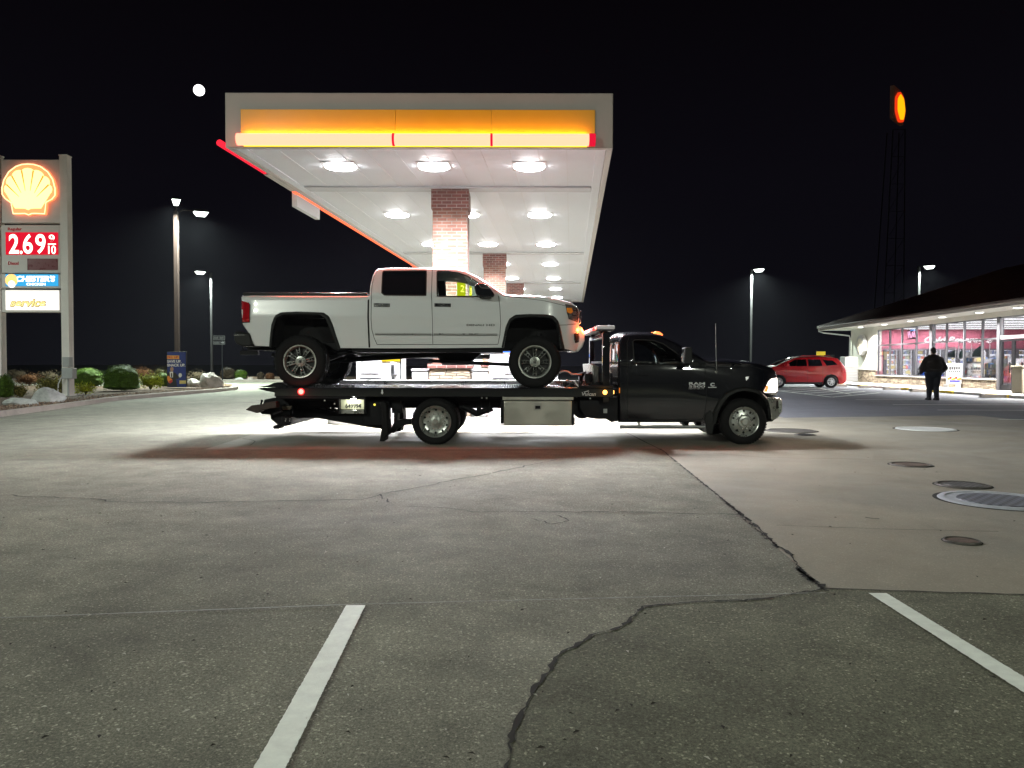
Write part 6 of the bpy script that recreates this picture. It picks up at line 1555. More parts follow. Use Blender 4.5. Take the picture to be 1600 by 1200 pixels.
for q in (1217.2, 1299.2):
    c = XZ(q, 594.5, YR)[0]; rr = .225
    for sgn, yy in ((1, YR-.0), (-1, 2*YCR-YR)):
        h = MB(); h.lathe([(.0005, .0), (.05, .0), (.06, .02), (rr-.03, .03), (rr, .008), (rr+.012, .02)], (c, yy, .37), 32, 'y', sgn); h = h.build('wheel', pm('silver_cover', (.55, .56, .56), .3, metal=.5) if 'silver_cover' not in bpy.data.materials else bpy.data.materials['silver_cover'], t)
        tyre_mb((c, yy, .37), .37, .23, rr+.01, sgn, 30, 36).build('tyre', 'rubber', h)
        m = MB()
        for i in range(7):
            a = 2*math.pi*i/7+.3
            m.cyl((c+.145*math.cos(a), yy+.03*sgn, .37+.145*math.sin(a)), (c+.145*math.cos(a), yy+.018*sgn, .37+.145*math.sin(a)), .03, n=10)
        m.build('cover_hole_pattern', 'dark_well', h)
m = MB(); a = X([(1229, 572)])[0]; m.box(a[0]-.12, a[0]+.12, YR-.17, YR+.03, a[1]-.03, a[1]+.14); m.build('side_mirror', 'red_body', t, bevel=.03)
m = MB(); r0 = X([(1252, 557)])[0]; r1 = X([(1303, 557)])[0]
m.tube([(r0[0], YR+.32, r0[1]-.03), (r0[0]+.15, YR+.31, r0[1]+.06), (r1[0]-.15, YR+.31, r1[1]+.05), (r1[0], YR+.32, r1[1]-.05)], .02, 6); m.build('roof_rail', 'red_body', t)
ORG[0] = Vector((0, 0, 0))
# ================================================================== TOW TRUCK
YT = 13.16; YCT = 14.20; YBN, YBF = 12.95, 15.45
t = thing('tow_truck', 'black flatbed tow truck with regular cab, red light bar and aluminium toolbox', 'tow truck', (XZ(810, 690, YCT)[0], YCT, 0)); ORG[0] = Vector(t.location); TT = t
X = lambda l: poly_px(l, YT)
xF = X([(1222, 600)])[0][0]; zb_ = X([(1040, 569)])[0][1]; zlo = X([(1040, 660)])[0][1]; xB = X([(967, 600)])[0][0]
def yt(x, z):
    y = YT
    if z > zb_: y += .26*(z-zb_)+.12*(z-zb_)**2
    else:
        h = (z-zlo)/(zb_-zlo); y += .04*(1-min(1, max(0, h)*2))**2+.03*max(0, (h-.7)/.3)**2
    if x > xF-.6: y += .22*((x-xF+.6)/.6)**2.3
    # fenders swell outwards over the front wheel
    y -= .045*math.exp(-((x-X0W)/.62)**2)*max(0, 1-max(0, (z-.75))/.55)
    return y
X0W = XZ(1161.5, 660, YT)[0]
A_ = X([(967, 660), (966.2, 620), (966, 570), (967.5, 540), (970, 527), (974, 522.5), (980, 520.2)])
roof_ = X([(980, 520.2), (1000, 518.9), (1023, 519.6), (1036, 522.4), (1044, 526)])
wsh = X([(1044, 526), (1058, 533), (1075, 543.8), (1090, 553.2), (1103, 561.3)])
hood = X([(1103, 561.3), (1112, 562), (1134, 562.3), (1160, 564.3), (1182, 567), (1200, 571), (1212, 575), (1218, 579.5)])
front = X([(1218, 579.5), (1222, 587), (1223.5, 600), (1223.5, 612), (1221, 619), (1206, 621)])
f2 = X([(1206, 621), (1206, 640), (1207, 655)])
arch = X([(1204, 655), (1202, 640), (1196, 627), (1186, 617), (1175, 612), (1162, 610.5), (1149, 612.5), (1137, 619), (1127, 631), (1121, 646), (1118, 662)])
und = X([(1118, 662), (1108, 664), (1095, 660), (967, 660)])
wn = X([(990.5, 533), (994, 530.6), (1010, 530.6), (1024, 532), (1038, 537), (1053, 547.5), (1066, 558), (1076.5, 569.2), (1040, 569.4), (991, 569)])
segs = [('p', A_), ('p', roof_), ('g', wsh), ('p', hood), ('p', front), ('p', f2), ('d', X([(1207, 655), (1204, 655)])), ('d', arch), ('d', und)]
body, yT = shell('cab', segs, [wn], yt, YCT, t, ['black_body', 'dark_well'], 'glass_truck', sp=.055, RAD=.06, crown=.05, K=8)
yTf = lambda x, z: 2*YCT-yT(x, z)
win('door_window', wn, yT, 'glass_truck', t, off=-.016); win('door_window', wn, yTf, 'glass_truck', t, off=.016)
ribbon(dens(wn+[wn[0]], .05), .018, yT, .003).build('window_seal', 'black_plastic', t)
cx0, cx1 = X([(972, 5)])[0][0], X([(1095, 5)])[0][0]
MB().box(cx0+.05, cx1, YT+.1, 2*YCT-YT-.1, zlo+.08, zb_-.03).build('cabin_tub', 'interior', t, smooth=0)
for cy in (YCT-.45, YCT+.45): seat(X([(1000, 5)])[0][0], cy, t, zb_-.36)
da, db = X([(1066, 5)])[0][0], X([(1096, 5)])[0][0]; MB().box(da, db, YCT-.8, YCT+.8, zb_-.3, zb_+.03).build('dashboard', 'interior_grey', t, bevel=.03)
swc = (da-.12, YCT+.42, zb_+.06); sw = MB(); sw.tube([(swc[0]-.07*math.sin(a), swc[1]+.19*math.cos(a), swc[2]+.18*math.sin(a)) for a in [2*math.pi*k/20 for k in range(21)]], .014, 6); sw.build('steering_wheel', 'interior_grey', t)
MB().box(XZ(1120, 0, YCT)[0], XZ(1200, 0, YCT)[0], YCT-.45, YCT+.45, .45, 1.0).build('inner_well', 'dark_well', t, smooth=0)
bw = MB(); q = XZ(966, 530, YT); bw.box(q[0]-.012, q[0]+.0, YCT-.55, YCT+.55, zb_+.02, q[1]-.03); bw.build('back_window', 'glass_tint', t, bevel=.02)
sm_ = lambda n, p_, wd=.008, mat='dark_well', off=.0025: seam(n, p_, wd, mat, off, YT, yT, t)
sm_('door_seam', [(985, 526), (981.5, 535), (980.8, 570), (981, 650), (983, 655)], .010)
sm_('door_seam', [(983, 655), (1040, 656), (1098, 655)], .010)
sm_('door_seam', [(1101, 566), (1103, 590), (1103.5, 625), (1101, 645), (1098, 655)], .010)
sm_('hood_seam', [(1103, 564), (1135, 566.5), (1170, 571), (1205, 580)], .008)
sm_('belt_line', [(985, 570.5), (1040, 570.8), (1078, 571)], .010, 'black_plastic', .008)
o = plate('door_handle', X([(989.5, 582.6), (1015, 583), (1015, 586.4), (989.5, 586)]), yT, .03, 'black_body', t, bevel=.008)
# lettering
def lt(s, a, b, c, d, **k):
    P = X([(a, d), (b, c)]); return text(s, P[0][0], P[1][0], P[0][1], P[1][1], 0, k.pop('m', 'grey_letter'), t, flat=lambda x, z: yT(x, z)-.004, name='badge_lettering', **k)
lt('RAM', 1076.3, 1101.3, 597.2, 601.3, bold=.03); lt('5500', 1076.3, 1101.3, 602, 605.6, bold=.02); lt('HEAVY DUTY', 1076.3, 1100, 606.6, 608, bold=.0)
lt('C', 1109.5, 1116, 598, 603.8, bold=.06); sm_('badge_bar', [(1106, 605.2), (1119, 605.2)], .012, 'grey_letter', .004)
o = plate('fender_badge', X([(1164, 589), (1170, 588), (1169, 591.5), (1165.5, 595)]), yT, .006, 'grey_letter', t, bevel=.002)
fi = arch
fo = X([(1209, 655), (1207.5, 638), (1200, 621), (1189, 611), (1176, 605.5), (1162, 604), (1147, 606), (1133, 612.5), (1121.5, 625), (1114, 642), (1111, 662)])
o = flare('fender_flare', fi, fo, yT, .05, 'black_plastic', t, .10); mirror_y(o, YCT)
# headlight, lit
hlp = X([(1193.5, 612), (1197, 606), (1203, 596), (1208, 592), (1220.5, 590.5), (1221.8, 600), (1221.5, 611.5), (1216, 614), (1197, 614)])
lit = pm('headlight_lit', (.9, .9, .9), .1, emit=(1., .90, .80), es=2.6, var=0)
o = plate('headlight', hlp, yT, .012, lit, t); mirror_y(o, YCT)
plate('side_marker', X([(1193.6, 612), (1199, 602.5), (1203, 603.5), (1199.5, 612.8)]), yT, .018, pm('marker_lit', (.8, .3, .05), .2, emit=(1, .30, .08), es=1.3, var=0), t)
sm_('lamp_bezel', [(1190.5, 614), (1207, 616.3), (1221, 616)], .03, 'chrome', .010)
P = W(1216, 603, 13.35); point('headlight_glow', (P.x+.22-ORG[0].x, 13.42-ORG[0].y, P.z-.02), 16, (1, .75, .62), .05, t)
# grille
g = MB(); g.prism(X([(1218.5, 579), (1224.5, 586), (1226, 600), (1226, 616), (1220, 618), (1219, 600)]), YCT-.62, YCT+.62); g = g.build('grille', 'chrome', t, bevel=.012)
b_ = MB(); b_.prism(X([(1223, 588), (1227.5, 590), (1228, 612), (1223, 612)]), YCT-.5, YCT-.04); b_.prism(X([(1223, 588), (1227.5, 590), (1228, 612), (1223, 612)]), YCT+.04, YCT+.5); b_.build('grille_mesh', 'black_plastic', g, bevel=.004)
# bumper: wraps round the corner
def bump_y(x, z):
    return YT+.0+.02+.30*max(0, (x-(xF-.30))/.45)**2
bp_o = X([(1199, 621.5), (1203, 620.8), (1214, 621.5), (1225, 622), (1227.2, 632), (1227, 641), (1223.5, 650), (1217, 655), (1207.5, 657.5), (1206.5, 645), (1203.5, 632)])
plate('front_bumper', bp_o, bump_y, .0, 'rim_poli', t, bevel=.01); bm2 = plate('front_bumper', bp_o, bump_y, .0, 'rim_poli', t, bevel=.01); me = bm2.data
for v in me.vertices: v.co.y = 2*(YCT-ORG[0].y)-v.co.y
me.flip_normals()
cb = MB(); cb.prism(X([(1222, 622), (1227.5, 624), (1228.5, 634), (1227.5, 645), (1221, 652), (1216, 650), (1220, 630)]), YCT-.88, YCT+.88); cb.build('bumper_bar', 'rim_poli', t, bevel=.03)
plate('bumper_recess', X([(1216.5, 626), (1220.5, 626), (1221, 636), (1223, 638), (1217, 640), (1215.5, 637)]), bump_y, .006, 'black_plastic', t)
th = MB(); th.tube([(X([(1217, 652)])[0][0], YT+.42, .27*1.7), (X([(1224, 653)])[0][0]+.02, YT+.42, X([(1224, 653)])[0][1]), (X([(1227, 655)])[0][0], YT+.42, X([(1227, 655)])[0][1])], .02, 8); th.build('tow_hook', 'black_metal', t)
vl = MB(); vl.prism(X([(1196, 655), (1217, 655), (1212, 659.5), (1199, 661)]), YT+.15, 2*YCT-YT-.15); vl.build('air_dam', 'black_plastic', t, bevel=.02)
# mirrors, antenna, marker lamps, running board
def tow_mirror(yo, s_):
    P = X([(1063.6, 544.5), (1066, 542.8), (1073, 542.8), (1075, 545), (1075.5, 566), (1073.5, 569), (1065, 569), (1063.4, 566)])
    m = MB(); m.prism(P, yo-.13, yo+.13); m = m.build('side_mirror', 'black_plastic', t, bevel=.03)
    P2 = X([(1064.8, 546), (1064.6, 566)]); g_ = MB(); g_.box(P2[0][0]-.02, P2[0][0]-.014, yo-.10, yo+.10, P2[1][1], P2[0][1]); g_.build('mirror_glass', 'chrome', m)
    a = MB(); a.tube([(P2[0][0]+.06, yo+.1*s_, P2[1][1]+.08), (P2[0][0]+.13, yo+.26*s_, P2[1][1]+.04)], .02, 8); a.tube([(P2[0][0]+.06, yo+.1*s_, P2[1][1]+.2), (P2[0][0]+.13, yo+.26*s_, P2[1][1]+.12)], .02, 8); a.build('mirror_arm', 'black_plastic', m)
tow_mirror(YT-.19, 1); tow_mirror(2*YCT-YT+.19, -1)
P0 = X([(1119, 581)])[0]; P1 = X([(1120.5, 505)])[0]; an = MB(); an.cyl((P0[0], yT(*P0)+.02, P0[1]), (P0[0], yT(*P0)-.01, P0[1]), .02); an.tube([(P0[0], yT(*P0)-.02, P0[1]), (P1[0], YT+.10, P1[1])], [.006, .004], 6); an.build('antenna', 'steel', t)
for k in range(5):
    yy = YT+.33+k*.355; zz = X([(1033, 521.4)])[0]
    m = MB(); m.prism(X([(1026, 519.8), (1029, 516.4), (1036, 517.6), (1041, 521.4), (1040, 525)]), yy-.05, yy+.05)
    m.build('roof_marker_lamp', pm('roof_marker_lit', (.9, .4, .1), .2, emit=(1, .20, .05), es=2.6, var=0) if k == 0 else bpy.data.materials['roof_marker_lit'], t, bevel=.008)
rbd = MB(); a, b = X([(968, 666), (1101, 666)]); rbd.tube([(a[0], YT-.02, a[1]-.01), (b[0], YT-.02, b[1]-.01)], .030, 12); rbd.tube([(a[0]+.35, YT-.02, a[1]), (a[0]+.35, YT+.25, a[1]+.08)], .02, 6); rbd.tube([(b[0]-.35, YT-.02, a[1]), (b[0]-.35, YT+.25, a[1]+.08)], .02, 6); rbd.build('running_board', pm('step_grey', (.20, .21, .21), .35, metal=.6), t)
# wheels
wzf = .395
for xx in (X0W,):
    truck_wheel((xx, YT-.05, wzf), .395, .24, .243, t, 1); truck_wheel((xx, 2*YCT-YT+.05, wzf), .395, .24, .243, t, -1)
xr = XZ(680, 665, 13.0)[0]
truck_wheel((xr, 12.99, .395), .395, .24, .258, t, 1, deep=True); truck_wheel((xr, 13.27, .395), .395, .24, .258, t, 1, deep=True)
truck_wheel((xr, 15.41, .395), .395, .24, .258, t, -1, deep=True); truck_wheel((xr, 15.13, .395), .395, .24, .258, t, -1, deep=True)
ax = MB(); ax.cyl((xr, 13.3, .395), (xr, 15.1, .395), .07); ax.lathe([(.001, -.2), (.14, -.14), (.2, 0), (.14, .14), (.001, .2)], (xr, YCT, .42), 20); ax.cyl((X0W, YT+.2, .395), (X0W, 2*YCT-YT-.2, .395), .06); ax.build('axles', 'black_metal', t)
# mud flaps of the front wheel and rear
Xb = lambda l: poly_px(l, YBN+.05)
mf = MB(); mf.prism(X([(1101, 648), (1110, 640), (1116, 662), (1113, 678), (1104, 677), (1102, 665)]), YT-.02, YT+.30); o = mf.build('mud_flap', 'black_plastic', t, bevel=.01); mirror_y(o, YCT)
# ---- flatbed
z_deck = .965
xh = Xb([(958, 600)])[0][0]; xt = Xb([(430, 606)])[0][0]; xtip = Xb([(403, 606)])[0][0]
r0, r1 = Xb([(430, 619.5)])[0][1], z_deck+.0
for yy0, yy1, top in ((YBN, YBN+.07, .004), (YBF-.07, YBF, .085)):
    m = MB(); P = [(xtip, r1-.015), (xtip+.10, r1+.0), (xh, r1+top), (xh, r0), (xt, r0), (xt, r0+.07), (xt-.12, r0+.09)]
    if top > .05: P = [(xtip, r1-.015), (xtip+.3, r1+.01), (xtip+.6, r1+top), (xh-.6, r1+top), (xh, r1+top), (xh, r0), (xt, r0), (xt-.12, r0+.09)]
    m.prism(P, yy0, yy1); m.build('side_rail', 'black_body' if top < .05 else 'steel', t, bevel=.008)
xe = Xb([(903, 600)])[0][0]
dk_ = MB(); dk_.box(xt, xe, YBN+.072, YBF-.072, z_deck-.04, z_deck-.004)
dk_.prism([(xtip+.03, r1-.02), (xt-.002, z_deck-.006), (xt-.002, z_deck-.05)], YBN+.072, YBF-.072); dk_.build('flatbed_deck', 'deck_steel', t, smooth=0)
tr_ = MB(); rnd = random.Random(2)
x = xt+.05; row = 0
while x < xe-.03:   # raised tread pattern rows
    y = YBN+.1+(.03 if row % 2 else 0)
    while y < YBF-.12:
        a = .012 if (row % 2) else -.012
        tr_.add([(x-.018, y-a, z_deck-.0035), (x, y-.005, z_deck+.0005), (x+.018, y+a, z_deck-.0035), (x, y+.005, z_deck+.0005)], [(0, 1, 2, 3)]); y += .075
    x += .045; row += 1
tr_.build('deck_tread', 'deck_steel', t, smooth=0)
fd = MB(); fd.box(xe+.005, xh, YBN+.072, YBF-.072, z_deck-.05, z_deck-.03); fd.build('winch_platform', 'black_metal', t, smooth=0)
# black edge rail over the platform
dk2 = MB(); dk2.box(xe+.01, xh, YBN+.002, YBN+.08, z_deck+.006, z_deck+.05); dk2.build('platform_edge', 'black_metal', t, bevel=.006)
ar = MB(); P = Xb([(597, 608.6), (599, 608.6), (599, 613), (600.2, 613), (598, 616.3), (595.8, 613), (597, 613)]); ar.prism(P, YBN-.004, YBN-.001); ar.build('rail_marker_arrow', 'white_p', t, smooth=0)
hl2 = MB(); a, b = Xb([(440, 618.3), (600, 618.6)]); hl2.box(a[0], b[0], YBN-.003, YBN-.001, a[1]-.004, a[1]+.003); hl2.build('rail_edge_line', 'pole_grey', t, smooth=0)
# lamps on the rail
red_l = pm('tail_lamp_lit', (.9, .1, .1), .2, emit=(1, .16, .13), es=4.5, var=0)
def round_lamp(px, py, r, mat, nm, y=YBN):
    P = poly_px([(px, py)], y)[0]; m = MB(); m.lathe([(.0005, -.018), (r*.6, -.014), (r, 0), (r*1.0, .01)], (P[0], y-.004, P[1]), 24); o = m.build(nm, mat, t)
    m = MB(); m.lathe([(r*1.0, -.006), (r*1.35, -.004), (r*1.4, .004)], (P[0], y-.002, P[1]), 24); m.build('lamp_grommet', pm('red_grommet', (.25, .01, .01), .4, emit=(1, .01, .02), es=.35, var=0) if 'red' in nm else 'black_plastic', o); return P
P = round_lamp(470.5, 612, .045, red_l, 'red_tail_lamp'); point('tail_lamp_glow', (P[0]-ORG[0].x, YBN-.10-ORG[0].y, P[1]), 2.5, (1, .05, .04), .03, t)
amb_l = pm('amber_marker_lit', (.9, .5, .1), .2, emit=(1, .50, .12), es=3.5, var=0)
P = round_lamp(945.3, 613, .038, amb_l, 'amber_marker_lamp'); point('marker_lamp_glow', (P[0]-ORG[0].x, YBN-.08-ORG[0].y, P[1]), 1.6, (1, .42, .05), .03, t)
for a, b, c, d in ((957.5, 959.5, 610, 615.5), (967.3, 968.6, 606, 614)):
    q0, q1 = poly_px([(a, d), (b, c)], YT-.02); MB().box(q0[0], q1[0], YT-.03, YT-.005, q0[1], q1[1]).build('amber_reflector', amb_l if a < 960 else pm('amber_dim', (.7, .25, .03), .3, emit=(1, .3, .03), es=.5, var=0), t, bevel=.003)
q0, q1 = Xb([(908.8, 618.2), (930.5, 612.6)]); text('Vulcan', q0[0], q1[0], q0[1], q1[1], YBN-.002, 'grey_letter', t, shear=.2, bold=.02)
m = MB(); m.prism(Xb([(911, 612.2), (919, 609.8), (920.5, 611.2), (914, 612.4)]), YBN-.004, YBN-.002); m.build('badge_wing', 'grey_letter', t, smooth=0)
m = MB()
for px, py in ((921.8, 622.3), (753, 621.5), (760.5, 621.8), (508, 625.5), (523.6, 630.8)):
    q = XZ(px, py, YBN+.1); m.lathe([(.0005, -.012), (.012, -.006), (.014, .01)], (q[0], YBN+.06, q[1]), 10)
m.build('rail_bolts', 'white_metal', t)
# headboard
xhb = XZ(947.5, 560, 13.0)[0]
zt_ = XZ(947, 519, 13.05)[1]; hb = MB()
hb.box(xhb-.065, xhb+.055, YBN+.02, YBN+.14, z_deck-.25, zt_+.0); hb.box(xhb-.05, xhb+.05, YBF-.12, YBF-.02, z_deck-.02, zt_)
hb.box(xhb-.05, xhb+.05, YBN+.141, YBF-.121, zt_-.09, zt_-.005)
hb.build('headboard', 'black_body', t, bevel=.015)
hb = MB()
hb.box(xhb-.02, xhb+.02, YBN+.141, YBF-.121, z_deck+.42, z_deck+.46); hb.build('headboard_bar', 'black_metal', t)
wb_ = MB(); P = poly_px([(931, 562), (941, 567), (941, 590), (936, 590)], 14.0); wb_.prism([(xhb-.16, z_deck+.05), (xhb-.06, z_deck+.02), (xhb-.06, z_deck+.36), (xhb-.20, z_deck+.42)], 13.5, 15.2); wb_.build('headboard_guard', 'steel', t, bevel=.02)
# light bar
lb0 = (XZ(950, 512.5, 13.0)[1]); lbz = lb0-.03
lb = MB(); lb.box(xhb-.17, xhb+.15, YBN+.05, YBF-.05, lbz-.012, lbz+.008); lb.box(xhb-.06, xhb+.06, YBN+.4, YBN+.5, zt_-.01, lbz-.012); lb.box(xhb-.06, xhb+.06, YBF-.5, YBF-.4, zt_-.01, lbz-.012); lb = lb.build('light_bar', 'black_metal', t, bevel=.006)
seg_m = [pm('bar_clear', (.5, .5, .5), .15, emit=(1, .9, .9), es=.12, var=0), pm('bar_red', (.5, .03, .03), .15, emit=(1, .05, .05), es=.5, var=0), pm('bar_red_lit', (.9, .3, .3), .15, emit=(1, .35, .33), es=2.8, var=0)]
ys = [YBN+.06, YBN+.45, YBN+.9, YBN+1.25, YBN+1.6, YBN+2.0, YBF-.06]; mm = [0, 1, 0, 2, 2, 2]
for a, b, k in zip(ys[:-1], ys[1:], mm):
    m = MB(); m.box(xhb-.165, xhb+.145, a+.004, b-.004, lbz+.009, lbz+.075); m.build('lens', seg_m[k], lb, bevel=.02)
area('light_bar_red', (xhb-.24-ORG[0].x, 14.3-ORG[0].y, lbz+.04), 1.0, 28, (1, .13, .03), lb, rot=(0, R(90), 0), size_y=.08)
point('strobe_glow', (xhb-.33-ORG[0].x, YBN+.50-ORG[0].y, lbz+.02), 9, (1, .12, .02), .03, lb)
# winch, straps, hose
wn_ = MB(); wx = XZ(925, 0, 14.2)[0]; wn_.cyl((wx, 13.7, z_deck+.12), (wx, 14.7, z_deck+.12), .10, n=24); wn_.cyl((wx, 13.68, z_deck+.12), (wx, 13.72, z_deck+.12), .16, n=24); wn_.cyl((wx, 14.68, z_deck+.12), (wx, 14.72, z_deck+.12), .16, n=24); wn_.box(wx-.16, wx+.16, 13.55, 13.67, z_deck-.03, z_deck+.24); wn_.box(wx-.16, wx+.16, 14.73, 14.9, z_deck-.03, z_deck+.24); wn_.build('winch', 'black_metal', t, bevel=.01)
st = MB(); rnd = random.Random(9)
for k in range(9):
    x0 = XZ(rnd.uniform(872, 936), 0, 13.4)[0]; y0 = rnd.uniform(13.1, 14.6); pts = [(x0, y0, z_deck-.0)]
    for j in range(5): pts.append((pts[-1][0]+rnd.uniform(-.12, .12), pts[-1][1]+rnd.uniform(-.1, .2), z_deck+rnd.uniform(.0, .13)))
    st.tube(smooth_poly3(pts) if False else pts, .014, 6)
st.build('tie_chains', 'steel', t)
hs = MB(); P = poly_px([(874, 583), (877, 581), (882, 580), (888, 581), (893, 585), (900, 585.3), (909, 586)], 14.2); hs.tube([(x, 14.2, z) for x, z in P], .018, 8); hs.build('hydraulic_hose', 'white_metal', t)
cl = MB()
for k in range(26):
    x0 = XZ(rnd.uniform(885, 940), 0, 13.3)[0]; y0 = rnd.uniform(13.15, 14.0); s_ = rnd.uniform(.015, .05); cl.box(x0-s_, x0+s_, y0-s_, y0+s_, z_deck-.03, z_deck+rnd.uniform(.02, .12))
cl.build('binder_hardware', 'black_metal', t, bevel=.005)
# polished strip ahead of the front wheel
m = MB(); q0, q1 = Xb([(855, 606), (903, 600.5)]); m.box(q0[0], q1[0], YBN+.075, YBN+.35, z_deck-.003, z_deck+.012); m.build('deck_edge_strip', 'steel', t, bevel=.005)
# ---- under the bed
fr = MB(); xa_, xb_ = XZ(455, 0, YCT)[0], XZ(1180, 0, YCT)[0]
for yy in (YCT-.43, YCT+.33): fr.box(xa_, xb_, yy, yy+.10, .58, .80)
fr.box(XZ(440, 0, YBN)[0], xh-.05, YBN+.28, YBN+.38, .74, r0-.004); fr.box(XZ(440, 0, YBN)[0], xh-.05, YBF-.38, YBF-.28, .74, r0-.004)
for k in range(12):
    xx = xt+.25+k*.46; fr.box(xx, xx+.06, YBN+.075, YBF-.075, r0+.0, z_deck-.045)
fr.build('chassis_frame', 'black_metal', t, bevel=.008)
m = MB(); m.box(XZ(596, 0, 13.4)[0], XZ(785, 0, 13.4)[0], 13.42, 13.6, .70, r0-.006); m.box(XZ(716, 0, 13.4)[0], XZ(785, 0, 13.4)[0], 13.45, 14.0, .60, .72); m.tube([(XZ(722, 0, 13.4)[0], 13.5, .63), (XZ(745, 0, 13.4)[0], 13.5, .50), (XZ(770, 0, 13.4)[0], 13.5, .60)], .06, 8)
m.box(XZ(745, 0, 13.4)[0], XZ(752, 0, 13.4)[0], 13.40, 13.5, .5, .78); m.box(XZ(762, 0, 13.4)[0], XZ(766, 0, 13.4)[0], 13.40, 13.5, .52, .78); m.build('subframe', 'black_metal', t, bevel=.01)
m = MB(); pts = Xb([(716, 622), (716, 630)]); m.box(XZ(650, 0, 13)[0]-.0, XZ(712, 0, 13)[0], 13.0, 13.6, .838, .85); m.build('wheel_guard', 'black_plastic', t, bevel=.01)
# toolbox
yt0 = YBN+.03; Xt = lambda l: poly_px(l, yt0)
q0, q1 = Xt([(787.2, 665), (893.5, 626.2)]); tb = MB(); tb.box(q0[0], q1[0], yt0, yt0+.5, q0[1], q1[1]); tb = tb.build('toolbox', 'alu_box', t, bevel=.008)
e0, e1 = Xt([(785, 625), (895.8, 620.2)]); m = MB(); m.box(e0[0], e1[0], yt0-.02, yt0+.5, e0[1]+.002, e1[1]); m.build('lid_rail', 'alu_box', tb, bevel=.005)
m = MB(); m.box(q0[0]+.015, q1[0]-.015, yt0-.012, yt0-.001, q0[1]+.015, q1[1]-.012); m.build('toolbox_door', 'alu_box', tb, bevel=.006)
m = MB(); m.box(q0[0]-.055, q0[0]-.003, yt0+.01, yt0+.45, q0[1]+.03, q1[1]); m.box(q1[0]+.003, q1[0]+.04, yt0+.01, yt0+.45, q0[1]+.0, q1[1]); m.build('toolbox_bracket', 'black_metal', tb, bevel=.005)
l0, l1 = Xt([(834.5, 640.5), (846, 629.3)]); m = MB(); m.box(l0[0], l1[0], yt0-.018, yt0-.013, l0[1], l1[1]); m.build('latch_plate', 'steel', tb, bevel=.002)
m = MB(); m.box(l0[0]+.02, l1[0]-.02, yt0-.03, yt0-.019, l0[1]+.02, l1[1]-.05); m.build('latch_handle', 'black_metal', tb, bevel=.004)
# tanks between toolbox and cab
m = MB(); m.cyl((XZ(912, 0, 13.3)[0], 13.25, .60), (XZ(912, 0, 13.3)[0], 13.9, .60), .17, n=24); m.build('air_tank', 'black_metal', t, bevel=.01)
m = MB(); q0, q1 = poly_px([(915, 652), (966, 622)], 13.1); m.prism(poly_px([(905, 621), (966, 621), (966, 658), (956, 660), (948, 655), (935, 655), (925, 654), (915, 652), (907, 640)], 13.1), 13.14, 13.9); m.build('cab_step_box', 'black_metal', t, bevel=.01)
m = MB(); q0, q1 = poly_px([(943.2, 645.6), (949, 639)], 13.1); m.box(q0[0], q1[0], 13.125, 13.138, q0[1], q1[1]); m.build('reflector_plate', 'grey_box', t, smooth=0)
# licence plate lamp box
q0, q1 = Xb([(528, 647), (569.5, 620.5)]); m = MB(); m.box(q0[0], q1[0], YBN+.16, YBN+.24, q0[1], q1[1]); m.box(q0[0], q0[0]+.03, YBN+.03, YBN+.158, q0[1], q1[1]); m.box(q0[0]+.03, q1[0], YBN+.03, YBN+.158, q1[1]-.02, q1[1]); plb = m.build('plate_housing', 'black_metal', t, bevel=.004)
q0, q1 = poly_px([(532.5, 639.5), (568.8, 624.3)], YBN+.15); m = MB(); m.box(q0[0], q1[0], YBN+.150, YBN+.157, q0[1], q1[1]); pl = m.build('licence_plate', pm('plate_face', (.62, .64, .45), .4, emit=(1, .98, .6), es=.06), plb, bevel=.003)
d0, d1 = poly_px([(540, 637.8), (564, 630.5)], YBN+.15); text('649994', d0[0], d1[0], d0[1], d1[1], YBN+.147, 'black_p', pl, bold=.02, name='plate_number')
m = MB(); q0, q1 = poly_px([(531, 646.5), (569, 640.5)], YBN+.14); m.box(q0[0], q1[0], YBN+.13, YBN+.148, q0[1], q1[1]); m.build('plate_bracket', 'steel', plb, bevel=.01)
q = XZ(551.5, 624, YBN+.1); m = MB(); m.lathe([(.0005, -.03), (.04, -.02), (.05, .0)], (q[0], YBN+.13, q[1]), 16); m.build('plate_lamp', emi('plate_lamp_glow', (1, 1, .96), 8.), plb)
point('plate_light', (q[0]-ORG[0].x, YBN+.06-ORG[0].y, q[1]-.02), 2.6, (1, 1, .92), .02, plb)
q = XZ(585.3, 632.3, YBN+.25); m = MB(); m.lathe([(.0005, -.02), (.016, -.012), (.02, .0)], (q[0], YBN+.25, q[1]), 14); m.build('yellow_marker_lamp', emi('yellow_lamp_glow', (1, .85, .12), 1.3), t)
m = MB(); m.box(XZ(566, 0, 13.2)[0], XZ(606, 0, 13.2)[0], YBN+.28, YBN+.5, XZ(0, 664, 13.2)[1], r0-.005); m.build('lamp_panel', 'black_metal', t, bevel=.01)
# rear mud flap, stabiliser leg
m = MB(); P = Xb([(592.5, 629), (598, 627.5), (603, 631), (604.5, 655), (606, 680), (600.8, 683), (600, 690), (592.5, 690), (596.5, 665), (597, 645)]); m.prism(P, YBN+.08, YBN+.50); o = m.build('mud_flap', 'rubber', t, bevel=.01); mirror_y(o, YCT)
m = MB(); P = poly_px([(616, 640), (622.5, 640), (621.5, 657), (631, 654.5), (643, 655), (643, 662.5), (630, 664), (620, 670.5), (616.5, 676), (608.5, 675.5), (612, 668), (616, 660)], 13.3); m.prism(P, 13.25, 13.5); m.build('fender_bracket', 'black_metal', t, bevel=.01)
m = MB(); m.box(XZ(612, 0, 13.4)[0], XZ(628, 0, 13.4)[0], 13.3, 13.6, XZ(0, 644, 13.4)[1], r0-.01); m.build('bracket_mount', 'black_metal', t, bevel=.01)
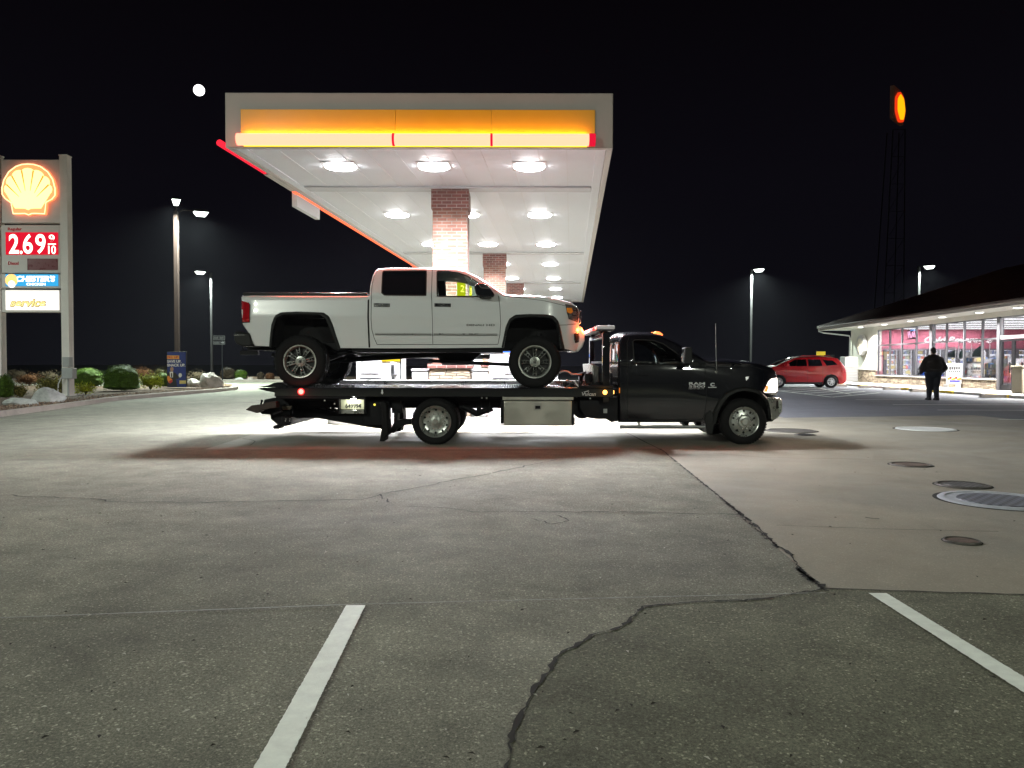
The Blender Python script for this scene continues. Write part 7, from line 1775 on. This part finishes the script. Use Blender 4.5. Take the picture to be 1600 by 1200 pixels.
# underlift boom and wheel-lift
Xc = lambda l: poly_px(l, 14.0)
m = MB(); P = Xc([(452, 628), (470, 630), (486, 633), (500, 638), (530, 643), (600, 640), (600, 669.5), (575, 666), (545, 660.5), (500, 652.5), (478, 652), (457, 655)]); m.prism(P, 13.85, 14.4); m.build('underlift_boom', 'black_metal', t, bevel=.015)
m = MB(); P = Xc([(470, 619), (530, 619), (530, 630), (504, 631), (486, 632), (470, 630)]); m.prism(P, 13.7, 14.6); m.build('boom_mount', 'black_metal', t, bevel=.01)
m = MB(); P = Xc([(432, 621.5), (446, 619), (470, 620), (470, 660), (462, 661), (455, 662), (441.5, 650), (441, 644), (428, 643), (424.5, 639), (430, 630)]); m.prism(P, 13.3, 15.0); m.build('crossbar', 'black_metal', t, bevel=.015)
m = MB(); P = poly_px([(442.5, 650), (457, 651), (457, 661), (444, 664), (438, 669.5), (429.8, 669.3), (429.4, 665), (441.5, 660.5)], 13.2); m.prism(P, 13.1, 13.35); m.build('wheel_lift_foot', 'black_metal', t, bevel=.01); m = MB(); m.prism(P, 14.85, 15.1); m.build('wheel_lift_foot', 'black_metal', t, bevel=.01)
m = MB()
for px, py in ((446.8, 654.7), (453.3, 654.7), (446.2, 657.6), (452.9, 657.6)):
    q = XZ(px, py, 13.1); m.cyl((q[0], 13.088, q[1]), (q[0], 13.10, q[1]), .007, n=8)
m.build('foot_bolts', 'white_metal', t)
m = MB(); P = poly_px([(385.5, 640), (395, 633), (408.5, 632), (417, 628.5), (433, 627), (434, 637), (420, 638.5), (409, 641.5), (405, 645), (402, 645), (396, 643)], 13.0)
m.prism(P, 12.93, 13.15); m.build('lift_fork', pm('fork_rust', (.045, .030, .026), .55, metal=.3, var=.4, vs=9), t, bevel=.012)
q = XZ(408, 626.5, 13.0); m = MB(); m.tube([(q[0]-.02, 13.04, q[1]-.07), (q[0], 13.04, q[1])], .016, 8); m.lathe([(.001, -.02), (.022, 0), (.001, .02)], (q[0], 13.04, q[1]), 12); m.build('fork_pin', 'black_metal', t)
m = MB(); a, b = poly_px([(427.5, 648), (440, 642.5)], 13.1); m.tube([(a[0], 13.1, a[1]), (b[0], 13.12, b[1])], .028, 10); m.build('fork_rod', 'black_metal', t)
m = MB(); a = poly_px([(442, 634), (458, 634), (455, 640), (442, 640)], 13.28); m.prism(a, 13.22, 13.298); m.build('fork_socket', pm('socket_brown', (.06, .045, .03), .5, metal=.4), t, bevel=.008)
m = MB()
for k, (a, b) in enumerate((((504, 632), (520, 641)), ((510, 631), (524, 640)), ((500, 636), (512, 640)))):
    p0, p1 = poly_px([a, b], 13.6); m.tube([(p0[0], 13.6+k*.1, p0[1]), ((p0[0]+p1[0])/2, 13.6+k*.1, (p0[1]+p1[1])/2-.03), (p1[0], 13.6+k*.1, p1[1])], .014, 6)
m.build('hydraulic_hoses', 'rubber', t)
m = MB(); P = poly_px([(405, 603.4), (424, 602), (434, 597.5), (444, 597.8), (452, 602), (456, 603.8), (430, 605)], 13.6); m.prism(P, 13.4, 13.8); m.build('tail_plate', 'black_metal', t, bevel=.01)
m = MB(); q0, q1 = Xb([(432, 619.6), (458, 618)]); m.box(q0[0], q1[0]+1.0, YBN+.01, YBN+.3, q0[1]-.035, q1[1]-.01); m.build('tail_beam', 'black_metal', t, bevel=.008)
ORG[0] = Vector((0, 0, 0))

# ================================================================== GLOW HAZE
def haze(density):
    mb = MB(); mb.box(-75, 95, -22, 135, -1.2, 48); o = mb.build('haze', 'dark_well', smooth=0); o.data.materials.clear()
    m = bpy.data.materials.new('glow_haze'); m.use_nodes = True; t = m.node_tree; t.nodes.clear()
    out = t.nodes.new('ShaderNodeOutputMaterial'); v = t.nodes.new('ShaderNodeVolumePrincipled'); v.inputs['Density'].default_value = density
    v.inputs['Color'].default_value = (.80, .82, .95, 1); v.inputs['Anisotropy'].default_value = .3; t.links.new(v.outputs[0], out.inputs['Volume'])
    o.data.materials.append(m); tag(o, 'thin night haze over the whole lot', 'haze', kind='stuff')
haze(.00009)  # volume added so the lamps get a soft glow around them
scene.cycles.volume_bounces = 0
